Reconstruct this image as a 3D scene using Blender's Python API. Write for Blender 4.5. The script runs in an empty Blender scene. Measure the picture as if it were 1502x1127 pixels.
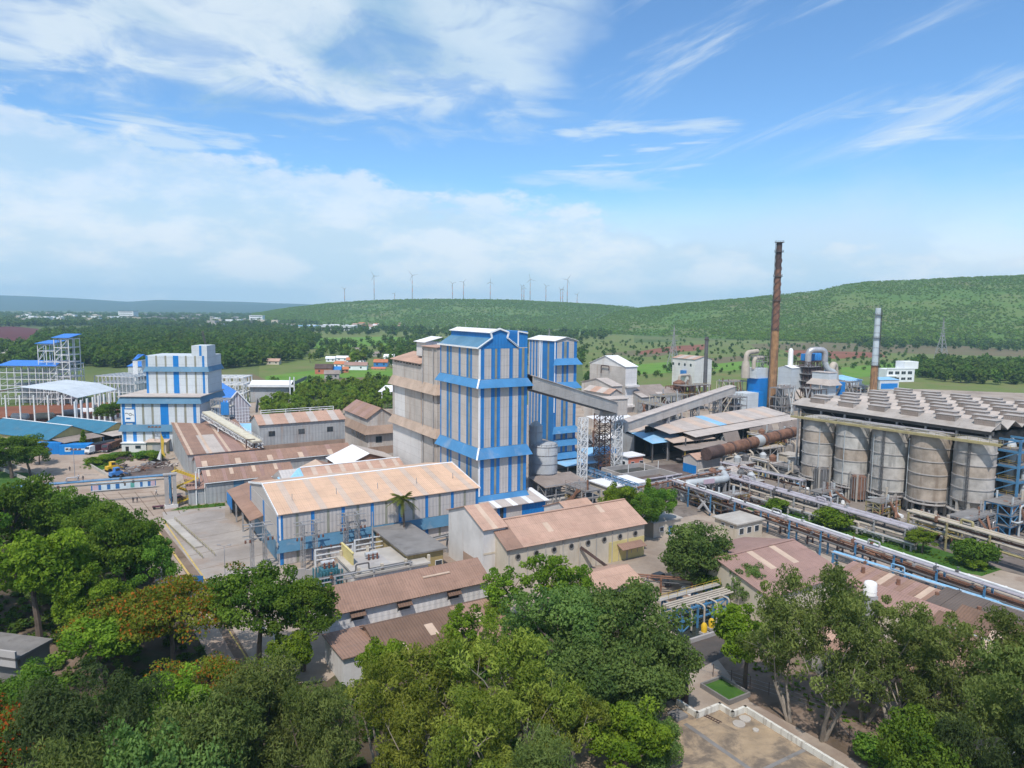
import bpy, bmesh, math, random
from mathutils import Vector, Matrix
random.seed(7)
SC = bpy.context.scene
COL = SC.collection
PI = math.pi

# ---------------------------------------------------------------- camera
CAM_H, FPX, PITCH, ROLL = 55.0, 1030.0, math.atan(108.5 / 1030.0), math.radians(0.6)
IW, IH = 1502.0, 1127.0
_f = Vector((0, math.cos(PITCH), -math.sin(PITCH)))
_r0 = Vector((1, 0, 0))
_u0 = Vector((0, math.sin(PITCH), math.cos(PITCH)))
CR = _r0 * math.cos(ROLL) + _u0 * math.sin(ROLL)
CU = _u0 * math.cos(ROLL) - _r0 * math.sin(ROLL)
cd = bpy.data.cameras.new('camera')
cd.sensor_fit = 'HORIZONTAL'; cd.sensor_width = 36.0
cd.lens = 36.0 * FPX / IW
cd.clip_start = 0.5; cd.clip_end = 60000
cam = bpy.data.objects.new('camera', cd); COL.objects.link(cam)
cam.matrix_world = Matrix(((CR.x, CU.x, -_f.x, 0), (CR.y, CU.y, -_f.y, 0), (CR.z, CU.z, -_f.z, CAM_H), (0, 0, 0, 1)))
SC.camera = cam

# ---------------------------------------------------------------- light
SUN_AZ, SUN_EL = math.radians(-102), math.radians(56)     # azimuth measured from +X towards +Y
sd = bpy.data.lights.new('sun', 'SUN'); sd.energy = 4.4; sd.angle = math.radians(1.0); sd.color = (1.0, 0.935, 0.85)
sun = bpy.data.objects.new('sun', sd); COL.objects.link(sun)
sv = Vector((math.cos(SUN_EL) * math.cos(SUN_AZ), math.cos(SUN_EL) * math.sin(SUN_AZ), math.sin(SUN_EL)))
sun.rotation_euler = sv.to_track_quat('Z', 'Y').to_euler()
sun.location = (0, 0, 300)
SC.view_settings.view_transform = 'Standard'; SC.view_settings.look = 'None'
SC.view_settings.exposure = -0.02; SC.view_settings.gamma = 1.0; SC.view_settings.use_curve_mapping = False
SC.render.engine = 'CYCLES'
SC.cycles.use_denoising = True
SC.cycles.max_bounces = 6; SC.cycles.diffuse_bounces = 3; SC.cycles.glossy_bounces = 2
SC.cycles.transmission_bounces = 4; SC.cycles.transparent_max_bounces = 6; SC.cycles.volume_bounces = 1
SC.cycles.use_adaptive_sampling = True; SC.cycles.adaptive_threshold = 0.02
SC.cycles.caustics_reflective = False; SC.cycles.caustics_refractive = False
SC.cycles.sample_clamp_indirect = 4.0

# ---------------------------------------------------------------- node helper
class NT:
    def __init__(s, tree): s.t = tree; s.n = tree.nodes; s.l = tree.links
    def node(s, typ, **kw):
        n = s.n.new(typ)
        for k, v in kw.items():
            if k.startswith('i_'): s.set(n.inputs[k[2:].replace('_', ' ')], v)
            else: setattr(n, k, v)
        return n
    def set(s, sock, v):
        if isinstance(v, bpy.types.NodeSocket): s.l.new(v, sock)
        elif isinstance(v, tuple) and len(v) == 3 and sock.type == 'RGBA': sock.default_value = (*v, 1)
        else: sock.default_value = v
    def m(s, op, a, b=0.0, c=0.0, clamp=False):
        n = s.n.new('ShaderNodeMath'); n.operation = op; n.use_clamp = clamp
        s.set(n.inputs[0], a); s.set(n.inputs[1], b); s.set(n.inputs[2], c)
        return n.outputs[0]
    def ramp(s, v, a, b, smooth=True):          # 0 at a, 1 at b
        n = s.n.new('ShaderNodeMapRange'); n.interpolation_type = 'SMOOTHSTEP' if smooth else 'LINEAR'
        s.set(n.inputs[0], v); n.inputs[1].default_value = a; n.inputs[2].default_value = b
        return n.outputs[0]
    def mix(s, f, a, b, blend='MIX'):
        n = s.n.new('ShaderNodeMix'); n.data_type = 'RGBA'; n.blend_type = blend
        s.set(n.inputs[0], f); s.set(n.inputs[6], a); s.set(n.inputs[7], b)
        return n.outputs[2]
    def vec(s, x, y, z):
        n = s.n.new('ShaderNodeCombineXYZ'); s.set(n.inputs[0], x); s.set(n.inputs[1], y); s.set(n.inputs[2], z)
        return n.outputs[0]
    def noise(s, v, scale, detail=4.0, rough=0.55, dist=0.0, lac=2.0):
        n = s.n.new('ShaderNodeTexNoise'); s.set(n.inputs['Vector'], v)
        n.inputs['Scale'].default_value = scale; n.inputs['Detail'].default_value = detail
        n.inputs['Roughness'].default_value = rough; n.inputs['Distortion'].default_value = dist
        n.inputs['Lacunarity'].default_value = lac
        return n.outputs[0]

# ---------------------------------------------------------------- sky
wd = bpy.data.worlds.new('World'); SC.world = wd; wd.use_nodes = True
W = NT(wd.node_tree); W.n.clear()
out = W.node('ShaderNodeOutputWorld'); bg = W.node('ShaderNodeBackground')
W.l.new(bg.outputs[0], out.inputs[0])
sky = W.node('ShaderNodeTexSky', sky_type='NISHITA', sun_disc=False, sun_elevation=SUN_EL,
             sun_rotation=PI / 2 - SUN_AZ, altitude=300, air_density=1.0, dust_density=0.6, ozone_density=1.6)
tc = W.node('ShaderNodeTexCoord')
sep = W.node('ShaderNodeSeparateXYZ'); W.l.new(tc.outputs['Generated'], sep.inputs[0])
dx, dy, dz = sep.outputs
el = W.m('ARCSINE', dz)                                  # radians
az = W.m('ARCTAN2', dx, dy)                              # 0 straight ahead, + to the right
zc = W.m('MAXIMUM', dz, 0.0)
den = W.m('ADD', zc, 0.10)
pl = W.vec(W.m('DIVIDE', dx, den), W.m('DIVIDE', dy, den), 0.0)       # cloud deck seen from below
sph = W.vec(W.m('MULTIPLY', az, 1.0), W.m('MULTIPLY', el, 2.2), 0.3)  # far clouds standing on the horizon
# deck of stratocumulus drifting over from the left
n_deck = W.noise(pl, 0.9, 6, 0.58, 0.4)
n_fine = W.noise(pl, 3.2, 5, 0.6, 0.6)
deck_edge = W.m('ADD', W.m('MULTIPLY', az, -1.0), W.m('MULTIPLY', W.m('SUBTRACT', n_deck, 0.5), 0.9))
deck_a = W.ramp(deck_edge, -0.14, 0.02)
deck_el = W.m('ADD', el, W.m('MULTIPLY', W.m('SUBTRACT', n_fine, 0.5), 0.14))
deck_b = W.ramp(deck_el, 0.225, 0.30)
deck = W.m('MULTIPLY', W.m('MULTIPLY', deck_a, deck_b), W.m('MULTIPLY', W.ramp(n_deck, 0.27, 0.46), W.m('ADD', 0.45, W.m('MULTIPLY', W.ramp(n_fine, 0.36, 0.56), 0.55))))
# thin cirrus streaks
stv = W.vec(W.m('ADD', W.m('MULTIPLY', az, 1.7), W.m('MULTIPLY', el, -2.0)), W.m('ADD', W.m('MULTIPLY', el, 6.5), W.m('MULTIPLY', az, -2.0)), 1.7)
n_cir = W.noise(stv, 1.9, 7, 0.64, 0.5)
cir = W.m('MULTIPLY', W.ramp(n_cir, 0.50, 0.70), W.ramp(el, 0.16, 0.24))
# heaped cumulus bank low on the left, thin veil along the horizon
n_cu = W.noise(sph, 6.5, 8, 0.60, 0.0)
top = W.m('ADD', 0.205, W.m('ADD', W.m('MULTIPLY', W.m('SUBTRACT', n_cu, 0.5), 0.20), W.m('MULTIPLY', W.m('ADD', az, 0.40), -0.13)))
bank = W.m('MULTIPLY', W.ramp(W.m('SUBTRACT', top, el), 0.0, 0.022), W.ramp(az, 1.4, 0.7))
n_low = W.noise(sph, 3.0, 5, 0.6, 0.3)
veil = W.m('MULTIPLY', W.ramp(W.m('ADD', el, W.m('MULTIPLY', W.m('SUBTRACT', n_low, 0.5), 0.12)), 0.185, 0.065), 0.92)
n_st = W.noise(W.vec(W.m('MULTIPLY', az, 2.2), W.m('MULTIPLY', el, 16.0), 4.0), 1.7, 5, 0.55, 0.4)
streak = W.m('MULTIPLY', W.m('MULTIPLY', W.ramp(n_st, 0.56, 0.68), W.ramp(el, 0.15, 0.19)), W.ramp(el, 0.29, 0.24))
SKYK = 0.14
skyc = W.mix(1.0, sky.outputs[0], (SKYK * 0.78, SKYK * 1.10, SKYK * 1.34), 'MULTIPLY')
# cloud colours: bright edges, grey-blue thick middles
deck_c = W.mix(W.ramp(n_deck, 0.42, 0.66), (0.80, 0.91, 0.99), (0.27, 0.51, 0.76))
deck_c = W.mix(W.m('MULTIPLY', W.ramp(az, -0.18, 0.0), 0.75), deck_c, (0.70, 0.85, 0.98))
bank_c = W.mix(W.ramp(n_cu, 0.40, 0.60), (0.60, 0.79, 0.94), (0.90, 0.96, 1.03))
low_c = W.mix(W.ramp(n_low, 0.40, 0.62), (0.68, 0.85, 1.02), (0.90, 0.98, 1.06))
c = W.mix(W.m('MULTIPLY', cir, 0.55), skyc, (0.80, 0.90, 0.98))
c = W.mix(W.m('MULTIPLY', streak, 0.62), c, (0.80, 0.91, 0.98))
c = W.mix(W.m('MULTIPLY', deck, 0.88), c, deck_c)
c = W.mix(veil, c, low_c)
c = W.mix(W.m('MULTIPLY', bank, 0.66), c, bank_c)
W.l.new(c, bg.inputs[0]); bg.inputs[1].default_value = 1.0
wd.cycles.sampling_method = 'MANUAL'; wd.cycles.sample_map_resolution = 512

# ---------------------------------------------------------------- survey helpers: where things of the photo stand on the ground
def ray(px, py):
    return _f + CR * ((px - IW / 2) / FPX) + CU * (-(py - IH / 2) / FPX)
def G(px, py, z=0.0):
    d = ray(px, py); t = (z - CAM_H) / d.z
    return Vector((d.x * t, d.y * t, 0))
def along(A, ang, px, z=0.0):                # metres from A in direction ang until column px is reached
    d = Vector((math.cos(ang), math.sin(ang), 0)); a = (px - IW / 2) / FPX
    P = Vector((A.x, A.y, z - CAM_H))
    k = CR - _f * a
    return -P.dot(k) / d.dot(k)
def hgt(A, py):                               # height above the ground at A that shows at row py
    b = -(py - IH / 2) / FPX
    k = CU - _f * b
    return -(A.x * k.x + A.y * k.y) / k.z + CAM_H
def at_depth(px, py, Y):
    d = ray(px, py); t = Y / d.y
    return Vector((d.x * t, Y, CAM_H + d.z * t))
def proj(P):
    q = Vector(P) - Vector((0, 0, CAM_H)); w = q.dot(_f)
    return (IW / 2 + FPX * q.dot(CR) / w, IH / 2 - FPX * q.dot(CU) / w)
UA = math.radians(31.0)                       # the works' grid: long axis
VA = UA + PI / 2

# ---------------------------------------------------------------- object helpers
class MB:
    def __init__(s): s.v = []; s.f = []; s.m = []
    def add(s, vs, fs, mi=0):
        o = len(s.v); s.v += [tuple(v) for v in vs]; s.f += [tuple(i + o for i in f) for f in fs]; s.m += [mi] * len(fs); return s
    def box(s, x0, x1, y0, y1, z0, z1, mi=0):
        return s.hexa([(x0, y0, z0), (x1, y0, z0), (x1, y1, z0), (x0, y1, z0), (x0, y0, z1), (x1, y0, z1), (x1, y1, z1), (x0, y1, z1)], mi)
    def hexa(s, p, mi=0):
        return s.add(p, [(0, 3, 2, 1), (4, 5, 6, 7), (0, 1, 5, 4), (1, 2, 6, 5), (2, 3, 7, 6), (3, 0, 4, 7)], mi)
    def prism(s, poly, axis, a, b, mi=0):     # polygon in the plane across axis, extruded from a to b
        n = len(poly)
        def P(q, t): return (t, q[0], q[1]) if axis == 'x' else ((q[0], t, q[1]) if axis == 'y' else (q[0], q[1], t))
        vs = [P(q, a) for q in poly] + [P(q, b) for q in poly]
        return s.add(vs, [tuple(range(n))[::-1], tuple(range(n, 2 * n))] + [(i, (i + 1) % n, n + (i + 1) % n, n + i) for i in range(n)], mi)
    def beam(s, p, q, w, h=None, mi=0):
        p = Vector(p); q = Vector(q); d = (q - p)
        if d.length < 1e-6: return s
        h = h or w; d.normalize()
        up = Vector((0, 0, 1)) if abs(d.z) < 0.95 else Vector((1, 0, 0))
        a = d.cross(up).normalized() * (w / 2); b = a.cross(d).normalized() * (h / 2)
        return s.hexa([p - a - b, p + a - b, q + a - b, q - a - b, p - a + b, p + a + b, q + a + b, q - a + b], mi)
    def ring(s, path, radii, n=10, caps=True, mi=0):
        pts = [Vector(p) for p in path]; base = len(s.v); prev = None
        if not isinstance(radii, (list, tuple)): radii = [radii] * len(pts)
        for i, p in enumerate(pts):
            d = (pts[min(i + 1, len(pts) - 1)] - pts[max(i - 1, 0)]).normalized()
            if prev is None:
                a = d.cross(Vector((0, 0, 1)) if abs(d.z) < 0.9 else Vector((1, 0, 0))).normalized()
            else:
                a = (prev - d * prev.dot(d)).normalized()
            prev = a; b = d.cross(a)
            for k in range(n):
                t = 2 * PI * k / n; s.v.append(tuple(p + (a * math.cos(t) + b * math.sin(t)) * radii[i]))
        for i in range(len(pts) - 1):
            for k in range(n):
                k2 = (k + 1) % n
                s.f.append((base + i * n + k, base + i * n + k2, base + (i + 1) * n + k2, base + (i + 1) * n + k)); s.m.append(mi)
        if caps:
            s.f.append(tuple(base + k for k in range(n))[::-1]); s.m.append(mi)
            s.f.append(tuple(base + (len(pts) - 1) * n + k for k in range(n))); s.m.append(mi)
        return s
    def lathe(s, prof, n=20, c=(0, 0), mi=0):  # (r, z) profile about a vertical axis
        base = len(s.v)
        for r, z in prof:
            for k in range(n):
                t = 2 * PI * k / n; s.v.append((c[0] + r * math.cos(t), c[1] + r * math.sin(t), z))
        for i in range(len(prof) - 1):
            for k in range(n):
                k2 = (k + 1) % n
                s.f.append((base + i * n + k, base + i * n + k2, base + (i + 1) * n + k2, base + (i + 1) * n + k)); s.m.append(mi)
        s.f.append(tuple(base + k for k in range(n))[::-1]); s.m.append(mi)
        s.f.append(tuple(base + (len(prof) - 1) * n + k for k in range(n))); s.m.append(mi)
        return s
    def mesh(s, name, mats, smooth=False):
        me = bpy.data.meshes.new(name); me.from_pydata(s.v, [], s.f)
        for m_ in (mats if isinstance(mats, (list, tuple)) else [mats]): me.materials.append(M[m_] if isinstance(m_, str) else m_)
        if any(s.m): me.polygons.foreach_set('material_index', s.m)
        if smooth:
            me.polygons.foreach_set('use_smooth', [True] * len(s.f)); me.update(); me.set_sharp_from_angle(angle=0.7)
        me.update(); return me
    def build(s, name, mats, parent=None, smooth=False, loc=None, rz=0.0):
        return link(name, s.mesh(name, mats, smooth), parent, loc, rz)
def link(name, data, parent=None, loc=None, rz=0.0):
    o = bpy.data.objects.new(name, data); COL.objects.link(o)
    if parent: o.parent = parent
    if loc is not None: o.location = loc
    if rz: o.rotation_euler = (0, 0, rz)
    return o
def tag(o, label=None, cat=None, group=None, kind=None):
    if label: o['label'] = label
    if cat: o['category'] = cat
    if group: o['group'] = group
    if kind: o['kind'] = kind
    return o
def thing(name, label, cat, loc, rz=0.0, group=None):
    return tag(link(name, None, None, Vector(loc), rz), label, cat, group)
def copy_tree(o, parent=None):
    c_ = o.copy(); COL.objects.link(c_); c_.parent = parent
    for ch in o.children: copy_tree(ch, c_)
    return c_
def dup(o, loc, rz=0.0, label=None, group=None, scale=None):
    c_ = copy_tree(o); c_.location = loc; c_.rotation_euler = (0, 0, rz)
    if label: c_['label'] = label
    if group: c_['group'] = group
    if scale: c_.scale = scale if isinstance(scale, tuple) else (scale,) * 3
    return c_
_boxes = {}
def pbox(name, mat, parent, x0, x1, y0, y1, z0, z1, label=None):   # a box part; alike boxes share their mesh
    k = (mat, round(x1 - x0, 3), round(y1 - y0, 3), round(z1 - z0, 3))
    if k not in _boxes:
        hx, hy, hz = (x1 - x0) / 2, (y1 - y0) / 2, (z1 - z0) / 2
        _boxes[k] = MB().box(-hx, hx, -hy, hy, -hz, hz).mesh(name, mat)
    o = link(name, _boxes[k], parent, ((x0 + x1) / 2, (y0 + y1) / 2, (z0 + z1) / 2))
    if label: o['label'] = label
    return o
def pbeam(name, mat, parent, p, q, w, h=None):
    return MB().beam(p, q, w, h).build(name, mat, parent)
def ppipe(name, mat, parent, path, r, n=8):
    return MB().ring(path, r, n).build(name, mat, parent, smooth=True)
def bend(p0, p1, p2, r, k=4):               # rounded corner points
    a = Vector(p0); b = Vector(p1); c_ = Vector(p2)
    u = (a - b).normalized() * r; w = (c_ - b).normalized() * r
    return [tuple((b + u) * (1 - t) ** 2 + b * 2 * t * (1 - t) + (b + w) * t * t) for t in [i / k for i in range(k + 1)]]
def route(pts, r):                          # polyline with rounded corners
    o = [pts[0]]
    for i in range(1, len(pts) - 1): o += bend(pts[i - 1], pts[i], pts[i + 1], r)
    return o + [pts[-1]]
# ---------------------------------------------------------------- materials
M = {}
def mat(name, col, rough=0.8, var=0.16, scale=0.35, dirt=None, dirt_amt=0.0, dirt_scale=0.25, streak=False, metal=0.0,
        corr=0.0, corr_axis='x', fine=0.10, spec=0.3, coat=0.0):
    m = bpy.data.materials.new(name); m.use_nodes = True; t = NT(m.node_tree)
    b = t.n['Principled BSDF']
    geo = t.node('ShaderNodeNewGeometry'); tco = t.node('ShaderNodeTexCoord'); oi = t.node('ShaderNodeObjectInfo')
    pos = geo.outputs['Position']
    n1 = t.noise(pos, scale, 5, 0.6)
    n2 = t.noise(pos, scale * 9, 3, 0.6)
    c = t.mix(t.ramp(n1, 0.3, 0.7), tuple(x * (1 - var) for x in col), tuple(min(1, x * (1 + var)) for x in col))
    hsv = t.node('ShaderNodeHueSaturation'); t.l.new(c, hsv.inputs['Color'])
    t.set(hsv.inputs['Value'], t.m('ADD', 1 - fine / 2 - 0.03, t.m('ADD', t.m('MULTIPLY', n2, fine), t.m('MULTIPLY', oi.outputs['Random'], 0.06))))
    c = hsv.outputs['Color']
    if dirt:
        if streak:
            s = t.node('ShaderNodeSeparateXYZ'); t.l.new(pos, s.inputs[0])
            v = t.vec(t.m('MULTIPLY', s.outputs[0], 1.0), t.m('MULTIPLY', s.outputs[1], 1.0), t.m('MULTIPLY', s.outputs[2], 0.10))
            nd = t.noise(v, dirt_scale * 3, 6, 0.65)
        else:
            nd = t.noise(pos, dirt_scale, 7, 0.65, 0.5)
        f = t.m('MULTIPLY', t.ramp(nd, 0.62 - 0.25 * dirt_amt, 0.82 - 0.25 * dirt_amt), min(1, dirt_amt * 1.3))
        c = t.mix(f, c, dirt)
    if corr:
        sl = t.node('ShaderNodeSeparateXYZ'); t.l.new(pos, sl.inputs[0])
        nl = t.node('ShaderNodeSeparateXYZ'); t.l.new(geo.outputs['True Normal'], nl.inputs[0])
        run = t.m('DIVIDE', sl.outputs[2], t.m('MAXIMUM', 0.22, t.m('SQRT', t.m('SUBTRACT', 1.0, t.m('MULTIPLY', nl.outputs[2], nl.outputs[2])))))
        lap = t.m('LESS_THAN', t.m('FRACT', t.m('DIVIDE', run, 2.7)), 0.07)      # dirt held in the sheet laps
        c = t.mix(t.m('MULTIPLY', lap, 0.16), c, (0.12, 0.10, 0.09))
    t.l.new(c, b.inputs['Base Color'])
    b.inputs['Roughness'].default_value = rough; b.inputs['Metallic'].default_value = metal
    b.inputs['Specular IOR Level'].default_value = spec
    if corr:
        cr_ = t.node('ShaderNodeVectorMath', operation='CROSS_PRODUCT'); t.l.new(geo.outputs['True Normal'], cr_.inputs[0]); cr_.inputs[1].default_value = (0, 0, 1)
        nm_ = t.node('ShaderNodeVectorMath', operation='NORMALIZE'); t.l.new(cr_.outputs[0], nm_.inputs[0])
        dt_ = t.node('ShaderNodeVectorMath', operation='DOT_PRODUCT'); t.l.new(nm_.outputs[0], dt_.inputs[0]); t.l.new(pos, dt_.inputs[1]); a = dt_.outputs['Value']
        w = t.m('SINE', t.m('MULTIPLY', a, 2 * PI / corr))
        bp = t.node('ShaderNodeBump'); bp.inputs['Strength'].default_value = 0.55; bp.inputs['Distance'].default_value = 0.05
        t.l.new(w, bp.inputs['Height']); t.l.new(bp.outputs[0], b.inputs['Normal'])
    elif fine:
        bp = t.node('ShaderNodeBump'); bp.inputs['Strength'].default_value = 0.25; bp.inputs['Distance'].default_value = 0.06
        t.l.new(n2, bp.inputs['Height']); t.l.new(bp.outputs[0], b.inputs['Normal'])
    M[name] = m; return m
# cladding and walls
mat('clad_grey', (0.48, 0.45, 0.435), 0.6, 0.08, 0.15, (0.45, 0.38, 0.33), 0.28, 0.2, True, corr=0.9, corr_axis='xy')
mat('clad_blue', (0.026, 0.195, 0.51), 0.5, 0.08, 0.2, (0.10, 0.25, 0.5), 0.25, 0.2, True, corr=0.9, corr_axis='xy')
mat('clad_white', (0.54, 0.585, 0.62), 0.55, 0.06, 0.2, (0.5, 0.5, 0.5), 0.2, 0.2, True, corr=0.9, corr_axis='xy')
mat('clad_deepblue', (0.010, 0.19, 0.54), 0.5, 0.06, 0.2, (0.1, 0.22, 0.4), 0.2, 0.2, True, corr=0.9, corr_axis='xy')
mat('skirt_blue', (0.085, 0.20, 0.31), 0.55, 0.10, 0.2, (0.30, 0.31, 0.33), 0.4, 0.25)
mat('skirt_tower', (0.065, 0.225, 0.45), 0.55, 0.10, 0.2, (0.30, 0.36, 0.45), 0.35, 0.25)
mat('clad_olive', (0.27, 0.27, 0.22), 0.5, 0.14, 0.4, (0.2, 0.17, 0.12), 0.3, 0.3, True)
mat('trim_white', (0.78, 0.80, 0.83), 0.5, 0.05, 0.4, fine=0.05)
mat('clad_beige', (0.56, 0.505, 0.45), 0.7, 0.10, 0.15, (0.40, 0.33, 0.27), 0.35, 0.2, True, corr=1.1)
mat('skirt_tan', (0.43, 0.33, 0.265), 0.8, 0.14, 0.2, (0.28, 0.20, 0.15), 0.4, 0.3)
mat('clad_old', (0.49, 0.445, 0.41), 0.75, 0.12, 0.12, (0.33, 0.22, 0.15), 0.45, 0.18, True, corr=1.1, corr_axis='xy')
mat('clad_aged', (0.34, 0.35, 0.36), 0.75, 0.14, 0.15, (0.30, 0.20, 0.14), 0.45, 0.2, True, corr=1.1, corr_axis='xy')
mat('clad_brown', (0.33, 0.235, 0.18), 0.8, 0.16, 0.2, (0.18, 0.12, 0.09), 0.4, 0.3, True)
mat('clad_bright', (0.66, 0.64, 0.63), 0.5, 0.08, 0.12, (0.47, 0.40, 0.36), 0.4, 0.15, True, corr=1.1, corr_axis='xy')
mat('plaster_white', (0.60, 0.58, 0.57), 0.85, 0.10, 0.2, (0.40, 0.31, 0.26), 0.35, 0.3, True)
mat('plaster_cream', (0.52, 0.46, 0.375), 0.85, 0.10, 0.2, (0.36, 0.29, 0.20), 0.4, 0.3, True)
mat('plaster_ochre', (0.36, 0.28, 0.13), 0.85, 0.12, 0.3, (0.2, 0.15, 0.09), 0.5, 0.3, True)
mat('plaster_yellow', (0.58, 0.49, 0.22), 0.85, 0.10, 0.3, (0.36, 0.29, 0.16), 0.35, 0.3, True)
mat('plaster_red', (0.50, 0.17, 0.11), 0.85, 0.10, 0.3, (0.4, 0.25, 0.2), 0.2, 0.3, True)
mat('plaster_pure', (0.74, 0.76, 0.78), 0.85, 0.05, 0.3, (0.5, 0.5, 0.5), 0.2, 0.3, True)
mat('ochre_wall', (0.25, 0.17, 0.07), 0.85, 0.14, 0.3, (0.14, 0.10, 0.06), 0.4, 0.3, True)
mat('concrete', (0.36, 0.34, 0.33), 0.9, 0.12, 0.2, (0.2, 0.17, 0.15), 0.4, 0.3)
mat('concrete_dark', (0.20, 0.19, 0.185), 0.9, 0.15, 0.25, (0.10, 0.09, 0.085), 0.4, 0.4)
mat('concrete_pale', (0.41, 0.38, 0.345), 0.9, 0.12, 0.2, (0.30, 0.25, 0.22), 0.45, 0.25)
mat('parapet_pale', (0.60, 0.58, 0.53), 0.9, 0.10, 0.3, (0.28, 0.24, 0.20), 0.55, 0.7, True)
mat('basin_slab', (0.34, 0.255, 0.17), 0.9, 0.22, 0.22, (0.15, 0.12, 0.095), 0.80, 0.22)
# roofs
mat('roof_brown', (0.29, 0.18, 0.135), 0.85, 0.14, 0.2, (0.19, 0.115, 0.085), 0.45, 0.4, corr=0.48, corr_axis='xy')
mat('roof_pink', (0.45, 0.29, 0.22), 0.85, 0.12, 0.2, (0.34, 0.20, 0.15), 0.4, 0.3, corr=0.48, corr_axis='xy')
mat('roof_dust', (0.60, 0.405, 0.285), 0.85, 0.08, 0.2, (0.47, 0.33, 0.26), 0.4, 0.25, corr=0.48, corr_axis='xy')
mat('roof_dustgrey', (0.51, 0.40, 0.33), 0.8, 0.08, 0.2, (0.45, 0.35, 0.29), 0.4, 0.25, corr=0.48, corr_axis='xy')
mat('roof_grey', (0.27, 0.225, 0.20), 0.85, 0.12, 0.2, (0.24, 0.18, 0.15), 0.45, 0.3, corr=0.48, corr_axis='xy')
mat('roof_palegrey', (0.46, 0.405, 0.37), 0.85, 0.10, 0.2, (0.38, 0.32, 0.29), 0.45, 0.3, corr=0.48, corr_axis='xy')
mat('roof_umber', (0.17, 0.105, 0.075), 0.85, 0.16, 0.2, (0.11, 0.07, 0.05), 0.45, 0.4, corr=0.48, corr_axis='xy')
mat('roof_mauve', (0.31, 0.195, 0.165), 0.85, 0.10, 0.15, (0.23, 0.14, 0.115), 0.4, 0.3, corr=0.48, corr_axis='xy')
mat('roof_dark', (0.12, 0.095, 0.082), 0.85, 0.14, 0.2, (0.08, 0.06, 0.05), 0.4, 0.4, corr=0.48, corr_axis='xy')
mat('roof_sheet_pale', (0.50, 0.375, 0.29), 0.8, 0.10, 0.4, (0.45, 0.33, 0.25), 0.3, 0.5)
mat('roof_white', (0.74, 0.74, 0.76), 0.6, 0.06, 0.3, (0.55, 0.48, 0.44), 0.35, 0.3)
mat('roof_teal', (0.032, 0.155, 0.25), 0.6, 0.10, 0.2, (0.10, 0.16, 0.19), 0.35, 0.25, corr=0.9, corr_axis='xy')
mat('roof_blue', (0.035, 0.19, 0.60), 0.5, 0.08, 0.2, (0.08, 0.22, 0.5), 0.2, 0.25, corr=0.9, corr_axis='xy')
mat('roof_sky', (0.26, 0.50, 0.74), 0.5, 0.08, 0.2, (0.5, 0.5, 0.52), 0.45, 0.25, corr=0.9, corr_axis='xy')
# metal, pipes, tanks
mat('rust', (0.20, 0.105, 0.07), 0.85, 0.25, 0.5, (0.09, 0.05, 0.04), 0.5, 0.6)
mat('rust_orange', (0.31, 0.175, 0.085), 0.85, 0.25, 0.3, (0.13, 0.08, 0.06), 0.6, 0.3, True)
mat('rust_dark', (0.085, 0.055, 0.05), 0.85, 0.25, 0.5, (0.17, 0.10, 0.07), 0.4, 0.6)
mat('steel_grey', (0.30, 0.30, 0.31), 0.6, 0.16, 0.6, (0.22, 0.15, 0.11), 0.35, 0.7)
mat('steel_dark', (0.11, 0.11, 0.115), 0.65, 0.16, 0.6, (0.14, 0.09, 0.07), 0.4, 0.7)
mat('steel_white', (0.66, 0.67, 0.68), 0.55, 0.08, 0.6, (0.45, 0.38, 0.33), 0.25, 0.7)
mat('steel_cream', (0.58, 0.54, 0.43), 0.6, 0.10, 0.6, (0.40, 0.32, 0.25), 0.3, 0.7)
mat('steel_blue', (0.07, 0.20, 0.36), 0.55, 0.14, 0.6, (0.15, 0.14, 0.14), 0.35, 0.7)
mat('steel_yellow', (0.52, 0.36, 0.05), 0.6, 0.14, 0.6, (0.30, 0.22, 0.10), 0.35, 0.7)
mat('handrail_ochre', (0.33, 0.285, 0.15), 0.7, 0.14, 0.6, (0.25, 0.20, 0.12), 0.4, 0.7)
mat('pipe_silver', (0.46, 0.45, 0.46), 0.45, 0.10, 0.6, (0.40, 0.34, 0.30), 0.35, 0.8, metal=0.5)
mat('pipe_lilac', (0.36, 0.335, 0.375), 0.5, 0.12, 0.6, (0.36, 0.29, 0.27), 0.4, 0.8)
mat('pipe_duct', (0.40, 0.43, 0.45), 0.6, 0.10, 0.3, (0.28, 0.26, 0.24), 0.35, 0.5, True)
mat('pipe_cream', (0.42, 0.37, 0.31), 0.7, 0.10, 0.3, (0.40, 0.32, 0.25), 0.4, 0.4)
mat('roof_hall', (0.37, 0.335, 0.31), 0.85, 0.12, 0.2, (0.28, 0.24, 0.21), 0.5, 0.3, corr=0.48)
mat('tank_shell', (0.39, 0.365, 0.34), 0.95, 0.26, 0.30, (0.17, 0.155, 0.14), 0.52, 0.14, True, spec=0.1)
mat('tank_shell_tan', (0.36, 0.305, 0.255), 0.95, 0.26, 0.30, (0.20, 0.15, 0.115), 0.52, 0.16, True, spec=0.1)
mat('tank_shell_pale', (0.44, 0.425, 0.40), 0.95, 0.22, 0.30, (0.20, 0.19, 0.18), 0.50, 0.18, True, spec=0.1)
mat('tank_white', (0.76, 0.76, 0.74), 0.5, 0.05, 0.4, (0.5, 0.5, 0.48), 0.2, 0.5, True)
mat('silo_grey', (0.40, 0.42, 0.44), 0.7, 0.12, 0.2, (0.25, 0.22, 0.20), 0.5, 0.2, True)
mat('chimney_pale', (0.46, 0.53, 0.57), 0.7, 0.10, 0.3, (0.30, 0.30, 0.30), 0.3, 0.3, True)
mat('transformer_teal', (0.045, 0.15, 0.19), 0.5, 0.10, 0.6, (0.1, 0.1, 0.1), 0.3, 0.8)
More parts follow.
